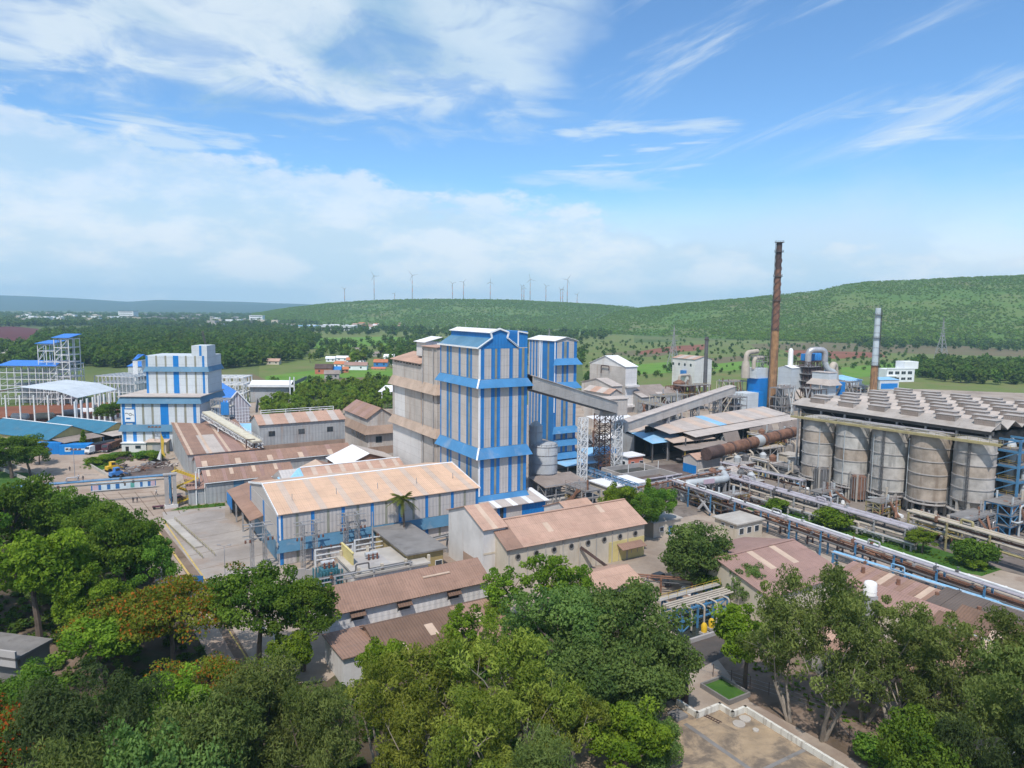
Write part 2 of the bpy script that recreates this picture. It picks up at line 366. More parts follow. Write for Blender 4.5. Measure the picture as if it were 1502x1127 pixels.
mat('insulator', (0.15, 0.06, 0.04), 0.3, 0.10, 2.0)
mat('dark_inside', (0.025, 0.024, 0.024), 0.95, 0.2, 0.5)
mat('glass_dark', (0.03, 0.04, 0.05), 0.12, 0.1, 0.5, spec=0.6, fine=0.0)
mat('tyre', (0.025, 0.025, 0.025), 0.9, 0.1, 2)
mat('paint_white', (0.75, 0.77, 0.79), 0.35, 0.04, 0.6)
mat('paint_blue', (0.05, 0.20, 0.50), 0.35, 0.06, 0.6)
mat('paint_yellow', (0.65, 0.42, 0.03), 0.4, 0.06, 0.6, (0.3, 0.2, 0.08), 0.3, 1.0)
mat('paint_maroon', (0.10, 0.035, 0.05), 0.5, 0.10, 0.6)
mat('paint_green', (0.05, 0.13, 0.08), 0.5, 0.10, 0.6)
mat('tile_orange', (0.45, 0.17, 0.085), 0.85, 0.14, 0.6, (0.25, 0.11, 0.07), 0.3, 0.6)
mat('line_yellow', (0.50, 0.36, 0.10), 0.85, 0.15, 0.8, (0.40, 0.31, 0.22), 0.5, 0.8)
mat('water_dark', (0.035, 0.04, 0.035), 0.15, 0.1, 0.4, fine=0.0)
mat('banner_pale', (0.50, 0.60, 0.66), 0.7, 0.10, 0.8)
mat('banner_blue', (0.03, 0.14, 0.36), 0.7, 0.10, 0.8)
mat('banner_pink', (0.5, 0.38, 0.44), 0.7, 0.10, 0.8)
mat('banner_green', (0.10, 0.35, 0.32), 0.7, 0.10, 0.8)
mat('canvas_dark', (0.03, 0.04, 0.055), 0.9, 0.10, 0.8)
mat('bark', (0.13, 0.10, 0.08), 0.95, 0.25, 0.9, (0.06, 0.05, 0.04), 0.4, 1.2)
mat('bark_pale', (0.27, 0.235, 0.20), 0.9, 0.2, 0.9, (0.20, 0.15, 0.11), 0.5, 1.0)
mat('skin', (0.24, 0.13, 0.085), 0.7, 0.05, 3.0)
mat('cloth_blue', (0.12, 0.20, 0.42), 0.9, 0.05, 3.0)
mat('cloth_dark', (0.03, 0.035, 0.05), 0.9, 0.05, 3.0)
mat('cloth_white', (0.6, 0.6, 0.6), 0.9, 0.05, 3.0)
mat('hair', (0.012, 0.01, 0.01), 0.8, 0.05, 3.0)
# grounds
def ground_mat(name, cols, scale, detail=8, rough=0.95, spots=None):
    m = bpy.data.materials.new(name); m.use_nodes = True; t = NT(m.node_tree); b = t.n['Principled BSDF']
    geo = t.node('ShaderNodeNewGeometry'); pos = geo.outputs['Position']
    n1 = t.noise(pos, scale, detail, 0.62, 0.3)
    cr = t.node('ShaderNodeValToRGB'); t.l.new(n1, cr.inputs[0]); e = cr.color_ramp.elements
    k = len(cols)
    while len(e) < k: e.new(0.5)
    for i, c_ in enumerate(cols): e[i].position = 0.30 + 0.40 * i / (k - 1); e[i].color = (*c_, 1)
    c_ = cr.outputs[0]
    n2 = t.noise(pos, scale * 14, 5, 0.65)
    c_ = t.mix(0.35, c_, t.mix(n2, (0.25, 0.25, 0.25), (0.75, 0.75, 0.75)), 'OVERLAY')
    if spots:
        c_ = t.mix(t.m('MULTIPLY', t.ramp(t.noise(pos, spots[1], 6, 0.6, 0.6), 0.52, 0.66), spots[2]), c_, spots[0])
    t.l.new(c_, b.inputs['Base Color']); b.inputs['Roughness'].default_value = rough; b.inputs['Specular IOR Level'].default_value = 0.15
    bp = t.node('ShaderNodeBump'); bp.inputs['Strength'].default_value = 0.4; bp.inputs['Distance'].default_value = 0.1
    t.l.new(n2, bp.inputs['Height']); t.l.new(bp.outputs[0], b.inputs['Normal'])
    M[name] = m
ground_mat('terrain', [(0.055, 0.085, 0.025), (0.085, 0.125, 0.036), (0.125, 0.15, 0.05), (0.17, 0.145, 0.07)], 0.006, 8)
ground_mat('hill_green', [(0.06, 0.12, 0.02), (0.085, 0.155, 0.028), (0.115, 0.165, 0.04), (0.15, 0.15, 0.06)], 0.008, 9)
ground_mat('hill_far', [(0.022, 0.042, 0.03), (0.03, 0.055, 0.03), (0.04, 0.065, 0.038)], 0.002, 8)
ground_mat('field_green', [(0.09, 0.19, 0.024), (0.12, 0.235, 0.032), (0.15, 0.215, 0.045)], 0.03, 6)
ground_mat('field_dull', [(0.10, 0.15, 0.035), (0.14, 0.175, 0.05), (0.18, 0.165, 0.07)], 0.03, 6)
ground_mat('field_brown', [(0.17, 0.115, 0.07), (0.15, 0.13, 0.07), (0.12, 0.12, 0.05)], 0.03, 6)
ground_mat('soil_red', [(0.16, 0.06, 0.035), (0.22, 0.09, 0.055), (0.26, 0.12, 0.075)], 0.02, 7)
ground_mat('mud_red', [(0.085, 0.022, 0.025), (0.11, 0.03, 0.03), (0.10, 0.028, 0.032)], 0.01, 6)
ground_mat('pond_pale', [(0.40, 0.41, 0.40), (0.5, 0.48, 0.45), (0.45, 0.36, 0.33)], 0.01, 6)
ground_mat('yard_grey', [(0.12, 0.10, 0.09), (0.20, 0.17, 0.15), (0.28, 0.24, 0.21)], 0.09, 8, spots=((0.09, 0.075, 0.065), 0.16, 0.7))
ground_mat('yard_dust', [(0.23, 0.185, 0.15), (0.345, 0.285, 0.235), (0.40, 0.34, 0.29)], 0.05, 8, spots=((0.20, 0.14, 0.11), 0.09, 0.6))
ground_mat('yard_concrete', [(0.25, 0.22, 0.20), (0.34, 0.305, 0.28), (0.39, 0.355, 0.33)], 0.06, 8, spots=((0.30, 0.22, 0.17), 0.10, 0.5))
ground_mat('road_dust', [(0.26, 0.20, 0.16), (0.36, 0.285, 0.23), (0.41, 0.335, 0.275)], 0.05, 8, spots=((0.28, 0.19, 0.145), 0.12, 0.5))
ground_mat('asphalt', [(0.06, 0.055, 0.052), (0.085, 0.075, 0.07), (0.12, 0.095, 0.08)], 0.08, 8)
ground_mat('soil_dark', [(0.055, 0.045, 0.03), (0.085, 0.065, 0.045), (0.12, 0.09, 0.065)], 0.09, 8, spots=((0.04, 0.07, 0.02), 0.12, 0.7))
ground_mat('soil_tan', [(0.14, 0.10, 0.075), (0.20, 0.145, 0.11), (0.24, 0.185, 0.14)], 0.1, 8, spots=((0.08, 0.06, 0.04), 0.15, 0.6))
ground_mat('grass', [(0.035, 0.085, 0.015), (0.05, 0.12, 0.02), (0.075, 0.14, 0.03)], 0.25, 7)
ground_mat('slag', [(0.07, 0.055, 0.05), (0.13, 0.10, 0.09), (0.20, 0.17, 0.15)], 0.15, 8)
# foliage
def leaf_mat(name, dark, light, flower=None, flower_amt=0.0, trans=0.42):
    m = bpy.data.materials.new(name); m.use_nodes = True; t = NT(m.node_tree); t.n.remove(t.n['Principled BSDF'])
    at = t.node('ShaderNodeAttribute', attribute_name='tint'); oi = t.node('ShaderNodeObjectInfo')
    s = t.node('ShaderNodeSeparateColor'); t.l.new(at.outputs['Color'], s.inputs[0])
    c_ = t.mix(s.outputs[0], dark, light)
    hsv = t.node('ShaderNodeHueSaturation'); t.l.new(c_, hsv.inputs['Color'])
    t.set(hsv.inputs['Hue'], t.m('ADD', 0.487, t.m('MULTIPLY', oi.outputs['Random'], 0.026)))
    t.set(hsv.inputs['Value'], t.m('ADD', 0.82, t.m('MULTIPLY', oi.outputs['Random'], 0.36)))
    c_ = hsv.outputs['Color']
    if flower: c_ = t.mix(t.m('GREATER_THAN', s.outputs[1], 1 - flower_amt), c_, flower)
    d = t.node('ShaderNodeBsdfDiffuse'); t.l.new(c_, d.inputs[0])
    tr = t.node('ShaderNodeBsdfTranslucent'); t.l.new(t.mix(1.0, c_, (1.15, 1.25, 0.6), 'MULTIPLY'), tr.inputs[0])
    mx = t.node('ShaderNodeMixShader'); mx.inputs[0].default_value = trans
    t.l.new(d.outputs[0], mx.inputs[1]); t.l.new(tr.outputs[0], mx.inputs[2])
    t.l.new(mx.outputs[0], t.n['Material Output'].inputs[0]); M[name] = m
leaf_mat('leaf_deep', (0.058, 0.130, 0.022), (0.190, 0.300, 0.044))
leaf_mat('leaf_blue', (0.071, 0.136, 0.039), (0.195, 0.290, 0.081))
leaf_mat('leaf_bright', (0.079, 0.153, 0.016), (0.231, 0.329, 0.037))
leaf_mat('leaf_olive', (0.106, 0.148, 0.022), (0.306, 0.347, 0.066))
leaf_mat('leaf_grey', (0.086, 0.123, 0.035), (0.230, 0.276, 0.082))
leaf_mat('leaf_shade', (0.040, 0.067, 0.026), (0.099, 0.133, 0.048))
leaf_mat('leaf_flame', (0.114, 0.164, 0.022), (0.265, 0.311, 0.043), (0.40, 0.14, 0.025), 0.20)
leaf_mat('leaf_fire', (0.063, 0.104, 0.017), (0.143, 0.178, 0.036), (0.38, 0.08, 0.018), 0.32)
leaf_mat('leaf_grove', (0.116, 0.186, 0.027), (0.272, 0.356, 0.056))
leaf_mat('leaf_palm', (0.06, 0.085, 0.018), (0.16, 0.17, 0.045))
leaf_mat('leaf_far', (0.052, 0.101, 0.021), (0.138, 0.207, 0.041))
leaf_mat('leaf_hill', (0.125, 0.211, 0.025), (0.251, 0.358, 0.047))
# ---------------------------------------------------------------- vegetation meshes
def leaf_mesh(name, clumps, mat_name, rnd, size=(0.28, 0.42), up=0.45, droop=0.0, aspect=1.7):
    """clumps: (centre, radii, count, tint); every leaf is a small bent quad pair spread through the clump's volume"""
    v = []; f = []; tint = []
    for (c_, r, n, tn) in clumps:
        for _ in range(n):
            while True:
                q = Vector((rnd.uniform(-1, 1), rnd.uniform(-1, 1), rnd.uniform(-1, 1)))
                l = q.length
                if 0.25 < l < 1: break
            q *= (l ** -0.35)
            p = Vector((c_[0] + q.x * r[0], c_[1] + q.y * r[1], c_[2] + q.z * r[2]))
            nrm = (Vector((rnd.gauss(0, 1), rnd.gauss(0, 1), rnd.gauss(0, 1))).normalized() * 0.75 + q * 0.6 + Vector((0, 0, up))).normalized()
            t = nrm.cross(Vector((rnd.gauss(0, 1), rnd.gauss(0, 1), rnd.gauss(0, 1)))).normalized()
            if droop: t = (t + Vector((0, 0, -droop))).normalized()
            b = nrm.cross(t).normalized()
            s = rnd.uniform(*size); w = s / aspect
            o = len(v)
            tip = p + t * s - nrm * s * 0.25
            v += [tuple(p - t * s), tuple(p + b * w), tuple(tip), tuple(p - b * w)]
            f.append((o, o + 1, o + 2, o + 3))
            k = min(1, max(0, tn + rnd.uniform(-0.22, 0.22)))
            tint.append((k, min(1, max(0, rnd.random())) if q.z > -0.3 else 0.0))
    me = bpy.data.meshes.new(name); me.from_pydata(v, [], f)
    a = me.color_attributes.new('tint', 'FLOAT_COLOR', 'CORNER')
    buf = []
    for k, g in tint: buf += [k, g, 0, 1] * 4
    a.data.foreach_set('color', buf)
    me.materials.append(M[mat_name]); me.update(); return me

def make_tree_meshes(kind, seed, h, R, mat_name, bark='bark', clumps=60, leaves=130, size=(0.26, 0.42), flat=0.55, base=0.35, hollow=0.35,
                     stems=1, droop=0.0, aspect=1.7, crs=(1.0, 1.7), lean=0.06, lobed=True):
    rnd = random.Random(seed); w = MB(); cl = []
    zc = h * (base + (1 - base) * 0.52); rz = h * (1 - base) * 0.5
    ends = []
    for s in range(stems):
        off = Vector((rnd.uniform(-1, 1), rnd.uniform(-1, 1), 0)) * (0.10 * R if stems > 1 else 0)
        top = Vector((rnd.uniform(-1, 1) * lean * h + off.x * 4, rnd.uniform(-1, 1) * lean * h + off.y * 4, h * (base + 0.25)))
        r0 = (0.020 * h + 0.12) * (0.42 if stems > 1 else 1)
        pth = [off, off * 1.3 + Vector((top.x * 0.25, top.y * 0.25, top.z * 0.4)), top * 0.75 + off * 0.2, top]
        w.ring(pth, [r0 * 1.25, r0, r0 * 0.8, r0 * 0.6], 7, True)
        ends.append((pth[2], top, r0))
    fork = []
    for (a, top, r0) in ends:
        for k in range(max(3, 7 // stems + 1)):
            t = rnd.uniform(0, 2 * PI); rr = R * rnd.uniform(0.45, 0.85)
            s = a.lerp(top, rnd.random())
            e = Vector((math.cos(t) * rr + top.x * 0.4, math.sin(t) * rr + top.y * 0.4, zc + rz * rnd.uniform(-0.25, 0.75)))
            mid = s.lerp(e, 0.5) + Vector((rnd.uniform(-.5, .5), rnd.uniform(-.5, .5), rnd.uniform(-0.1, 0.12) * h * 0.5))
            w.ring([s, mid, e], [r0 * 0.45, r0 * 0.28, r0 * 0.10], 5, False)
            fork.append((mid, e))
            for _ in range(2):
                q = mid.lerp(e, rnd.uniform(0.1, 0.7)); e2 = q + Vector((rnd.uniform(-1, 1), rnd.uniform(-1, 1), rnd.uniform(0.0, 0.9))) * R * 0.35
                w.ring([q, e2], [r0 * 0.16, r0 * 0.05], 4, False); fork.append((q, e2))
    n = 0; lobes = [(rnd.uniform(0, 2 * PI), rnd.uniform(0.58, 1.28)) for _ in range(8)]
    boughs = []
    while len(boughs) < 13:
        q = Vector((rnd.uniform(-1, 1), rnd.uniform(-1, 1), rnd.uniform(-.75, 1)))
        if 0.45 < q.length < 1: boughs.append((q * (0.78 / q.length) * rnd.uniform(.75, 1.2), rnd.uniform(.24, .42), rnd.random()))
    while n < clumps:
        q = Vector((rnd.uniform(-1, 1), rnd.uniform(-1, 1), rnd.uniform(-1, 1))); l = q.length; tn = rnd.random()
        if lobed and n % 6:                                   # most foliage hangs in boughs, with gaps between them
            if l > 1: continue
            bq, br_, bt = boughs[rnd.randrange(len(boughs))]; q = bq + q * br_; l = min(.99, max(q.length, hollow)); tn = min(1, max(0, bt * .6 + rnd.uniform(0, .4)))
        if l > 1 or l < hollow or (q.z < -0.55 and rnd.random() < 0.7): continue
        az_ = math.atan2(q.y, q.x); k = 1.0
        for (a, s) in (lobes if lobed else ()):
            dlt = abs((az_ - a + PI) % (2 * PI) - PI)
            if dlt < 0.7: k *= 1 + (s - 1) * (1 - dlt / 0.7)
        r = rnd.uniform(*crs) * R / 8.0
        cl.append(((q.x * R * k * 0.9, q.y * R * k * 0.9, zc + q.z * rz * (1.0 if q.z > 0 else 0.9)), (r * 1.15, r * 1.15, r * flat * 1.4), int(leaves * rnd.uniform(0.6, 1.3)), tn))
        n += 1
    for (a, e) in fork[:24]:
        r = rnd.uniform(*crs) * R / 8.0
        cl.append((tuple(e), (r, r, r * flat * 1.3), int(leaves * 0.8), rnd.random()))
    return w.mesh('trunk', bark, True), leaf_mesh('crown', cl, mat_name, rnd, size, droop=droop, aspect=aspect)

TREES = {}
def species(key, **kw):
    TREES[key] = make_tree_meshes(key, **kw)
species('broad_a', seed=1, h=14, R=8, mat_name='leaf_deep', clumps=66, leaves=177, size=(0.17, 0.31))
species('broad_b', seed=2, h=15, R=8, mat_name='leaf_deep', clumps=64, leaves=177, base=0.28, size=(0.17, 0.31))
species('blue_a', seed=3, h=13, R=8.5, mat_name='leaf_blue', clumps=105, leaves=184, flat=0.6, base=0.25, size=(0.17, 0.31))
species('bright_a', seed=4, h=13, R=7, mat_name='leaf_bright', clumps=75, leaves=157, size=(0.20, 0.35))
species('umbrella', seed=5, h=9, R=9.5, mat_name='leaf_flame', clumps=95, leaves=171, flat=0.26, base=0.58, size=(0.13, 0.26), hollow=0.2)
species('fire', seed=15, h=9, R=7, mat_name='leaf_fire', clumps=70, leaves=157, flat=0.3, base=0.5, size=(0.13, 0.26), hollow=0.2)
species('euca_a', seed=6, h=17, R=5.5, mat_name='leaf_olive', bark='bark_pale', clumps=62, leaves=125, stems=3, droop=0.8, aspect=2.8, base=0.26, size=(0.16, 0.29), crs=(0.9, 1.6), flat=0.8)
species('euca_b', seed=7, h=18, R=5.5, mat_name='leaf_grey', bark='bark_pale', clumps=95, leaves=107, stems=3, droop=0.8, aspect=2.8, base=0.04, size=(0.16, 0.29), crs=(0.9, 1.6), flat=0.8)
species('euca_c', seed=8, h=19, R=5.0, mat_name='leaf_grey', bark='bark_pale', clumps=70, leaves=107, stems=3, droop=0.9, aspect=2.8, base=0.06, size=(0.16, 0.29), crs=(0.9, 1.5), flat=0.8)
species('feather', seed=9, h=13, R=6.5, mat_name='leaf_grey', clumps=95, leaves=171, droop=0.3, aspect=3.4, base=0.15, size=(0.16, 0.28))
species('shade', seed=10, h=13, R=7.0, mat_name='leaf_shade', clumps=95, leaves=171, aspect=3.0, base=0.12, size=(0.16, 0.29))
species('light_a', seed=11, h=12, R=5.5, mat_name='leaf_bright', clumps=30, leaves=105, size=(0.17, 0.29), base=0.35, hollow=0.5)
species('bush', seed=12, h=4, R=2.6, mat_name='leaf_bright', clumps=30, leaves=92, size=(0.15, 0.27), base=0.06, crs=(2.2, 3.4))
species('bush_b', seed=13, h=4, R=2.6, mat_name='leaf_deep', clumps=30, leaves=92, size=(0.15, 0.27), base=0.06, crs=(2.2, 3.4))
species('round', seed=14, h=12, R=7.5, mat_name='leaf_blue', clumps=120, leaves=150, base=0.06, size=(0.18, 0.32), hollow=0.25, lobed=False)
species('mid_a', seed=21, h=10, R=4.2, mat_name='leaf_grove', clumps=20, leaves=28, size=(0.55, 0.85), base=0.18, crs=(1.8, 2.8))
species('mid_b', seed=22, h=12, R=3.6, mat_name='leaf_grove', clumps=20, leaves=28, size=(0.55, 0.85), base=0.18, crs=(1.8, 2.8))
def cypress_meshes(seed):
    rnd = random.Random(seed); cl = []
    for i in range(26):
        z = 0.5 + i * 0.21; r = 0.72 * (1 - (z / 6.2)) ** 0.7 + 0.08
        a = rnd.uniform(0, 6.28); cl.append(((math.cos(a) * r * 0.35, math.sin(a) * r * 0.35, z), (r, r, 0.5), 60, rnd.random()))
    return MB().ring([(0, 0, 0), (0, 0, 5)], [0.14, 0.03], 6).mesh('trunk', 'bark', True), leaf_mesh('crown', cl, 'leaf_bright', rnd, (0.12, 0.22))
TREES['cypress'] = cypress_meshes(31)
def palm_meshes(seed, h=10.5):
    rnd = random.Random(seed); w = MB()
    w.ring([(0, 0, 0), (0.15, 0, h * 0.4), (0.35, 0.1, h * 0.8), (0.5, 0.1, h)], [0.32, 0.24, 0.20, 0.18], 8)
    v = []; f = []; tint = []
    top = Vector((0.5, 0.1, h))
    for k in range(24):
        a = k * 2.399; el_ = rnd.uniform(-0.35, 1.25); L = rnd.uniform(3.0, 3.8)
        d = Vector((math.cos(a) * math.cos(el_), math.sin(a) * math.cos(el_), math.sin(el_)))
        pts = []
        for i in range(15):
            t = i / 14; pts.append(top + d * L * t + Vector((0, 0, -1.9 * t * t * (1.0 if el_ < 0.6 else 0.8))))
        for i in range(1, 15):
            p = pts[i]; tg = (pts[i] - pts[i - 1]).normalized(); side = tg.cross(Vector((0, 0, 1)))
            side = side.normalized() if side.length > 0.05 else Vector((1, 0, 0))
            ll = 0.85 * math.sin(PI * (0.12 + 0.85 * i / 15.0))
            for s in (-1, 1):
                e = p + side * s * ll + tg * ll * 0.45 + Vector((0, 0, -0.35 * ll))
                o = len(v); v += [tuple(p - tg * 0.16), tuple(p + tg * 0.16), tuple(e)]; f.append((o, o + 1, o + 2)); tint.append(rnd.uniform(0.2, 1) if el_ > -0.1 else rnd.uniform(0.5, 1))
    me = bpy.data.meshes.new('crown'); me.from_pydata(v, [], f)
    a_ = me.color_attributes.new('tint', 'FLOAT_COLOR', 'CORNER'); buf = []
    for k in tint: buf += [k, 0, 0, 1] * 3
    a_.data.foreach_set('color', buf); me.materials.append(M['leaf_palm']); me.update()
    return w.mesh('trunk', 'bark', True), me
TREES['palm'] = palm_meshes(41)
_ti = [0]
def tree(sp, loc, label, name='tree', s=1.0, sz=None, group=None, cat='tree', rz=None):
    _ti[0] += 1
    rz = (_ti[0] * 2.3999) % 6.283 if rz is None else rz
    t = thing(name, label, cat, loc, rz, group); t.scale = (s, s, sz or s)
    link('trunk', TREES[sp][0], t); link('crown', TREES[sp][1], t)
    return t
def far_clump(name, seed, h, r, n, mat_name, size):
    rnd = random.Random(seed); cl = []
    for i in range(5):
        a = rnd.uniform(0, 6.28); q = rnd.uniform(0.1, 0.5) * r
        cl.append(((math.cos(a) * q, math.sin(a) * q, h * rnd.uniform(0.35, 0.75)), (r * 0.62, r * 0.62, h * 0.28), n // 5, rnd.random()))
    me = leaf_mesh(name, cl, mat_name, rnd, size, up=0.8)
    return me
FARSRC = [bpy.data.objects.new('tree_source', far_clump('tree_mass', 51 + i, 1.0, 0.52, 60, 'leaf_far', (0.13, 0.22))) for i in range(3)]
HILLSRC = [bpy.data.objects.new('shrub_source', far_clump('shrub_mass', 61 + i, 1.0, 0.62, 40, 'leaf_hill', (0.17, 0.28))) for i in range(3)]
GRASSSRC = [bpy.data.objects.new('tuft_source', far_clump('tuft_mass', 71 + i, 1.0, 0.7, 40, 'leaf_bright', (0.16, 0.28))) for i in range(2)]
def scatter(name, pts, sources, label, cat):
    """pts: (x, y, z, size, squash); countless plants as one object"""
    me = bpy.data.meshes.new(name); me.from_pydata([p[:3] for p in pts], [], [])
    a = me.attributes.new('size', 'FLOAT_VECTOR', 'POINT'); a.data.foreach_set('vector', [x for p in pts for x in (p[3], p[3], p[3] * p[4])])
    a = me.attributes.new('turn', 'FLOAT', 'POINT'); a.data.foreach_set('value', [random.uniform(0, 6.28) for p in pts])
    a = me.attributes.new('pick', 'INT', 'POINT'); a.data.foreach_set('value', [random.randrange(len(sources)) for p in pts])
    o = link(name, me); tag(o, label, cat, kind='stuff')
    ng = bpy.data.node_groups.new(name, 'GeometryNodeTree')
    ng.interface.new_socket('Geometry', in_out='INPUT', socket_type='NodeSocketGeometry'); ng.interface.new_socket('Geometry', in_out='OUTPUT', socket_type='NodeSocketGeometry')
    N = ng.nodes; L = ng.links; gi = N.new('NodeGroupInput'); go = N.new('NodeGroupOutput')
    iop = N.new('GeometryNodeInstanceOnPoints'); g2i = N.new('GeometryNodeGeometryToInstance')
    for s in sources[::-1]:
        oi = N.new('GeometryNodeObjectInfo'); oi.inputs['Object'].default_value = s
        L.new(oi.outputs['Geometry'], g2i.inputs[0])
    def named(n, typ):
        k = N.new('GeometryNodeInputNamedAttribute'); k.data_type = typ; k.inputs[0].default_value = n; return k.outputs[0]
    cx = N.new('ShaderNodeCombineXYZ'); L.new(named('turn', 'FLOAT'), cx.inputs[2])
    L.new(gi.outputs[0], iop.inputs['Points']); L.new(g2i.outputs[0], iop.inputs['Instance'])
    iop.inputs['Pick Instance'].default_value = True; L.new(named('pick', 'INT'), iop.inputs['Instance Index'])
    L.new(cx.outputs[0], iop.inputs['Rotation']); L.new(named('size', 'FLOAT_VECTOR'), iop.inputs['Scale'])
    L.new(iop.outputs[0], go.inputs[0])
    md = o.modifiers.new('plants', 'NODES'); md.node_group = ng
    return o
# ---------------------------------------------------------------- land
def sheet(name, poly, z, mat_name, kind='structure', thick=0.0):
    b = MB(); b.add([(p[0], p[1], z) for p in poly], [tuple(range(len(poly)))])
    return tag(b.build(name, mat_name), kind=kind)
def psheet(name, pix, z, mat_name): return sheet(name, [G(*p) for p in pix], z, mat_name)
sheet('ground', [(-22000, -3000), (22000, -3000), (22000, 26000), (-22000, 26000)], -0.02, 'terrain')

def interp(pts, x):
    if x <= pts[0][0]: return pts[0][1]
    for (a, b), (c_, d) in zip(pts, pts[1:]):
        if x <= c_:
            t = (x - a) / (c_ - a); t = t * t * (3 - 2 * t) if False else t
            return b + (d - b) * t
    return pts[-1][1]
from mathutils import noise as mnoise
class Hill:
    """a ridge surveyed by bearing: foot distance, crest distance and crest height for each bearing"""
    def __init__(s, x0, x1, n, crest, foot, top, rows, amp, seed):
        s.x0, s.x1 = x0, x1; s.crest, s.foot, s.top, s.amp, s.seed = crest, foot, top, amp, seed
        v = []; f = []; s.n, s.rows = n, rows
        for i in range(n + 1):
            px = x0 + (x1 - x0) * i / n
            for j in range(rows + 1):
                v.append(s.at(px, 1.35 * j / rows))
        for i in range(n):
            for j in range(rows):
                a = i * (rows + 1) + j; f.append((a, a + rows + 1, a + rows + 2, a + 1))
        s.v, s.f = v, f
    def at(s, px, t):
        a = (px - IW / 2) / FPX
        Yf, Yc = interp(s.foot, px), interp(s.crest, px)
        Y = Yf + (Yc - Yf) * t
        hc = interp(s.top, px)
        hc = max(0.0, at_depth(px, hc, Yc).z) if hc < 1000 else 0.0
        k = t if t < 1 else 1.0
        prof = (k * k * (3 - 2 * k)) * 0.62 + 0.38 * k ** 1.0
        if t > 1: prof = 1 - (t - 1) * 0.55
        nz = (mnoise.fractal(Vector((px * 0.012, t * 2.2, s.seed)), 0.9, 2.0, 5) * 0.5) * s.amp * min(1, 3 * k) * (1 - 0.75 * k ** 6)
        nz *= min(1.0, hc / 40.0)
        x = a * Y
        return (x, Y, max(hc, 0) * prof + nz * prof ** 0.5 - 0.5 * (t == 0))
    def build(s, name, m):
        b = MB(); b.add(s.v, s.f); return tag(b.build(name, m, smooth=True), kind='structure')
hill_mid = Hill(300, 1180, 120, [(300, 3300), (600, 3000), (1180, 3000)], [(300, 2300), (500, 2050), (1180, 2050)],
                [(300, 2000), (330, 2000), (370, 461), (420, 453), (480, 446), (540, 442), (600, 440), (680, 440), (760, 441), (830, 445), (900, 449), (940, 453), (1000, 457), (1180, 462)], 22, 9, 3.1)
hill_right = Hill(800, 2100, 150, [(800, 2300), (950, 2200), (1230, 2050), (1502, 1900), (2100, 1900)], [(800, 2200), (860, 1750), (1000, 1500), (1250, 1300), (1502, 1200), (2100, 1150)],
                  [(800, 2000), (815, 2000), (850, 480), (900, 458), (940, 452), (1000, 446), (1060, 440), (1130, 434), (1190, 428), (1225, 419), (1260, 414), (1350, 410), (1420, 407), (1502, 404), (1700, 399), (2100, 396)], 30, 12, 8.7)
hill_far = Hill(-260, 900, 100, [(-260, 9000), (900, 9500)], [(-260, 6500), (900, 7000)],
                [(-260, 430), (0, 433), (60, 435), (120, 438), (190, 443), (235, 440), (300, 441), (380, 444), (450, 446), (520, 449), (600, 452), (900, 456)], 14, 22, 5.5)
hill_mid.build('hill_middle', 'hill_green'); hill_right.build('hill_right', 'hill_green'); hill_far.build('hill_far', 'hill_far')
R_ = random.Random(99)
pts = []
for i in range(30000):
    px = R_.uniform(860, 1720); t = R_.uniform(0.0, 1.06) ** 1.0; p = hill_right.at(px, t)
    d = mnoise.fractal(Vector((p[0] * 0.004, p[1] * 0.004, 2)), 0.9, 2, 4)
    if d < -0.22 and R_.random() < 0.7: continue
    pts.append((*p[:2], p[2] - 0.3, R_.uniform(2.2, 5.4) * (1.6 if t < 0.2 and R_.random() < .5 else 1), R_.uniform(0.6, 0.9)))
for i in range(22000):
    px = R_.uniform(320, 1080); t = R_.uniform(0.0, 1.05); p = hill_mid.at(px, t)
    d = mnoise.fractal(Vector((p[0] * 0.003, p[1] * 0.003, 7)), 0.9, 2, 4)
    if d < -0.25 and R_.random() < 0.6: continue
    pts.append((*p[:2], p[2] - 0.3, R_.uniform(3.5, 8), R_.uniform(0.6, 0.9)))
scatter('hill_shrubs', pts, HILLSRC, 'green scrub and low trees covering the hillsides behind the works', 'scrub')

# patches of the plain: field, soil, ponds (each a few millimetres above the one below)
zf = [0.0]
def patch(name, pix, m):
    zf[0] += 0.004
    return psheet(name, pix, zf[0], m)
patch('plain', [(380, 476), (930, 486), (930, 530), (560, 560), (380, 560)], 'field_dull')
patch('plain', [(850, 505), (1150, 497), (1502, 512), (1700, 530), (1600, 570), (860, 590)], 'field_dull')
patch('field', [(430, 497), (560, 494), (640, 497), (640, 506), (440, 512)], 'field_green')
patch('field', [(450, 513), (600, 505), (640, 512), (600, 520), (452, 524)], 'field_dull')
patch('field', [(390, 552), (470, 542), (580, 541), (580, 563), (440, 585), (380, 585)], 'field_green')
patch('field', [(470, 556), (578, 552), (578, 559), (460, 566)], 'field_brown')
patch('field', [(600, 492), (640, 486), (660, 500), (620, 506)], 'field_dull')
patch('field', [(925, 535), (985, 531), (985, 547), (922, 550)], 'field_green')
patch('field', [(930, 556), (1060, 545), (1090, 560), (930, 584)], 'field_dull')
patch('field', [(1040, 532), (1115, 527), (1130, 540), (1050, 545)], 'field_green')
patch('field', [(880, 520), (930, 514), (1000, 516), (960, 524)], 'field_brown')
patch('soil', [(935, 516), (985, 508), (1040, 505), (1030, 514), (940, 520)], 'soil_red')
patch('soil', [(1150, 515), (1190, 508), (1290, 516), (1300, 524), (1180, 528)], 'soil_red')
patch('soil', [(1040, 526), (1110, 520), (1130, 526), (1050, 534)], 'field_brown')
patch('field', [(1040, 556), (1280, 545), (1500, 560), (1560, 580), (1020, 590)], 'field_dull')
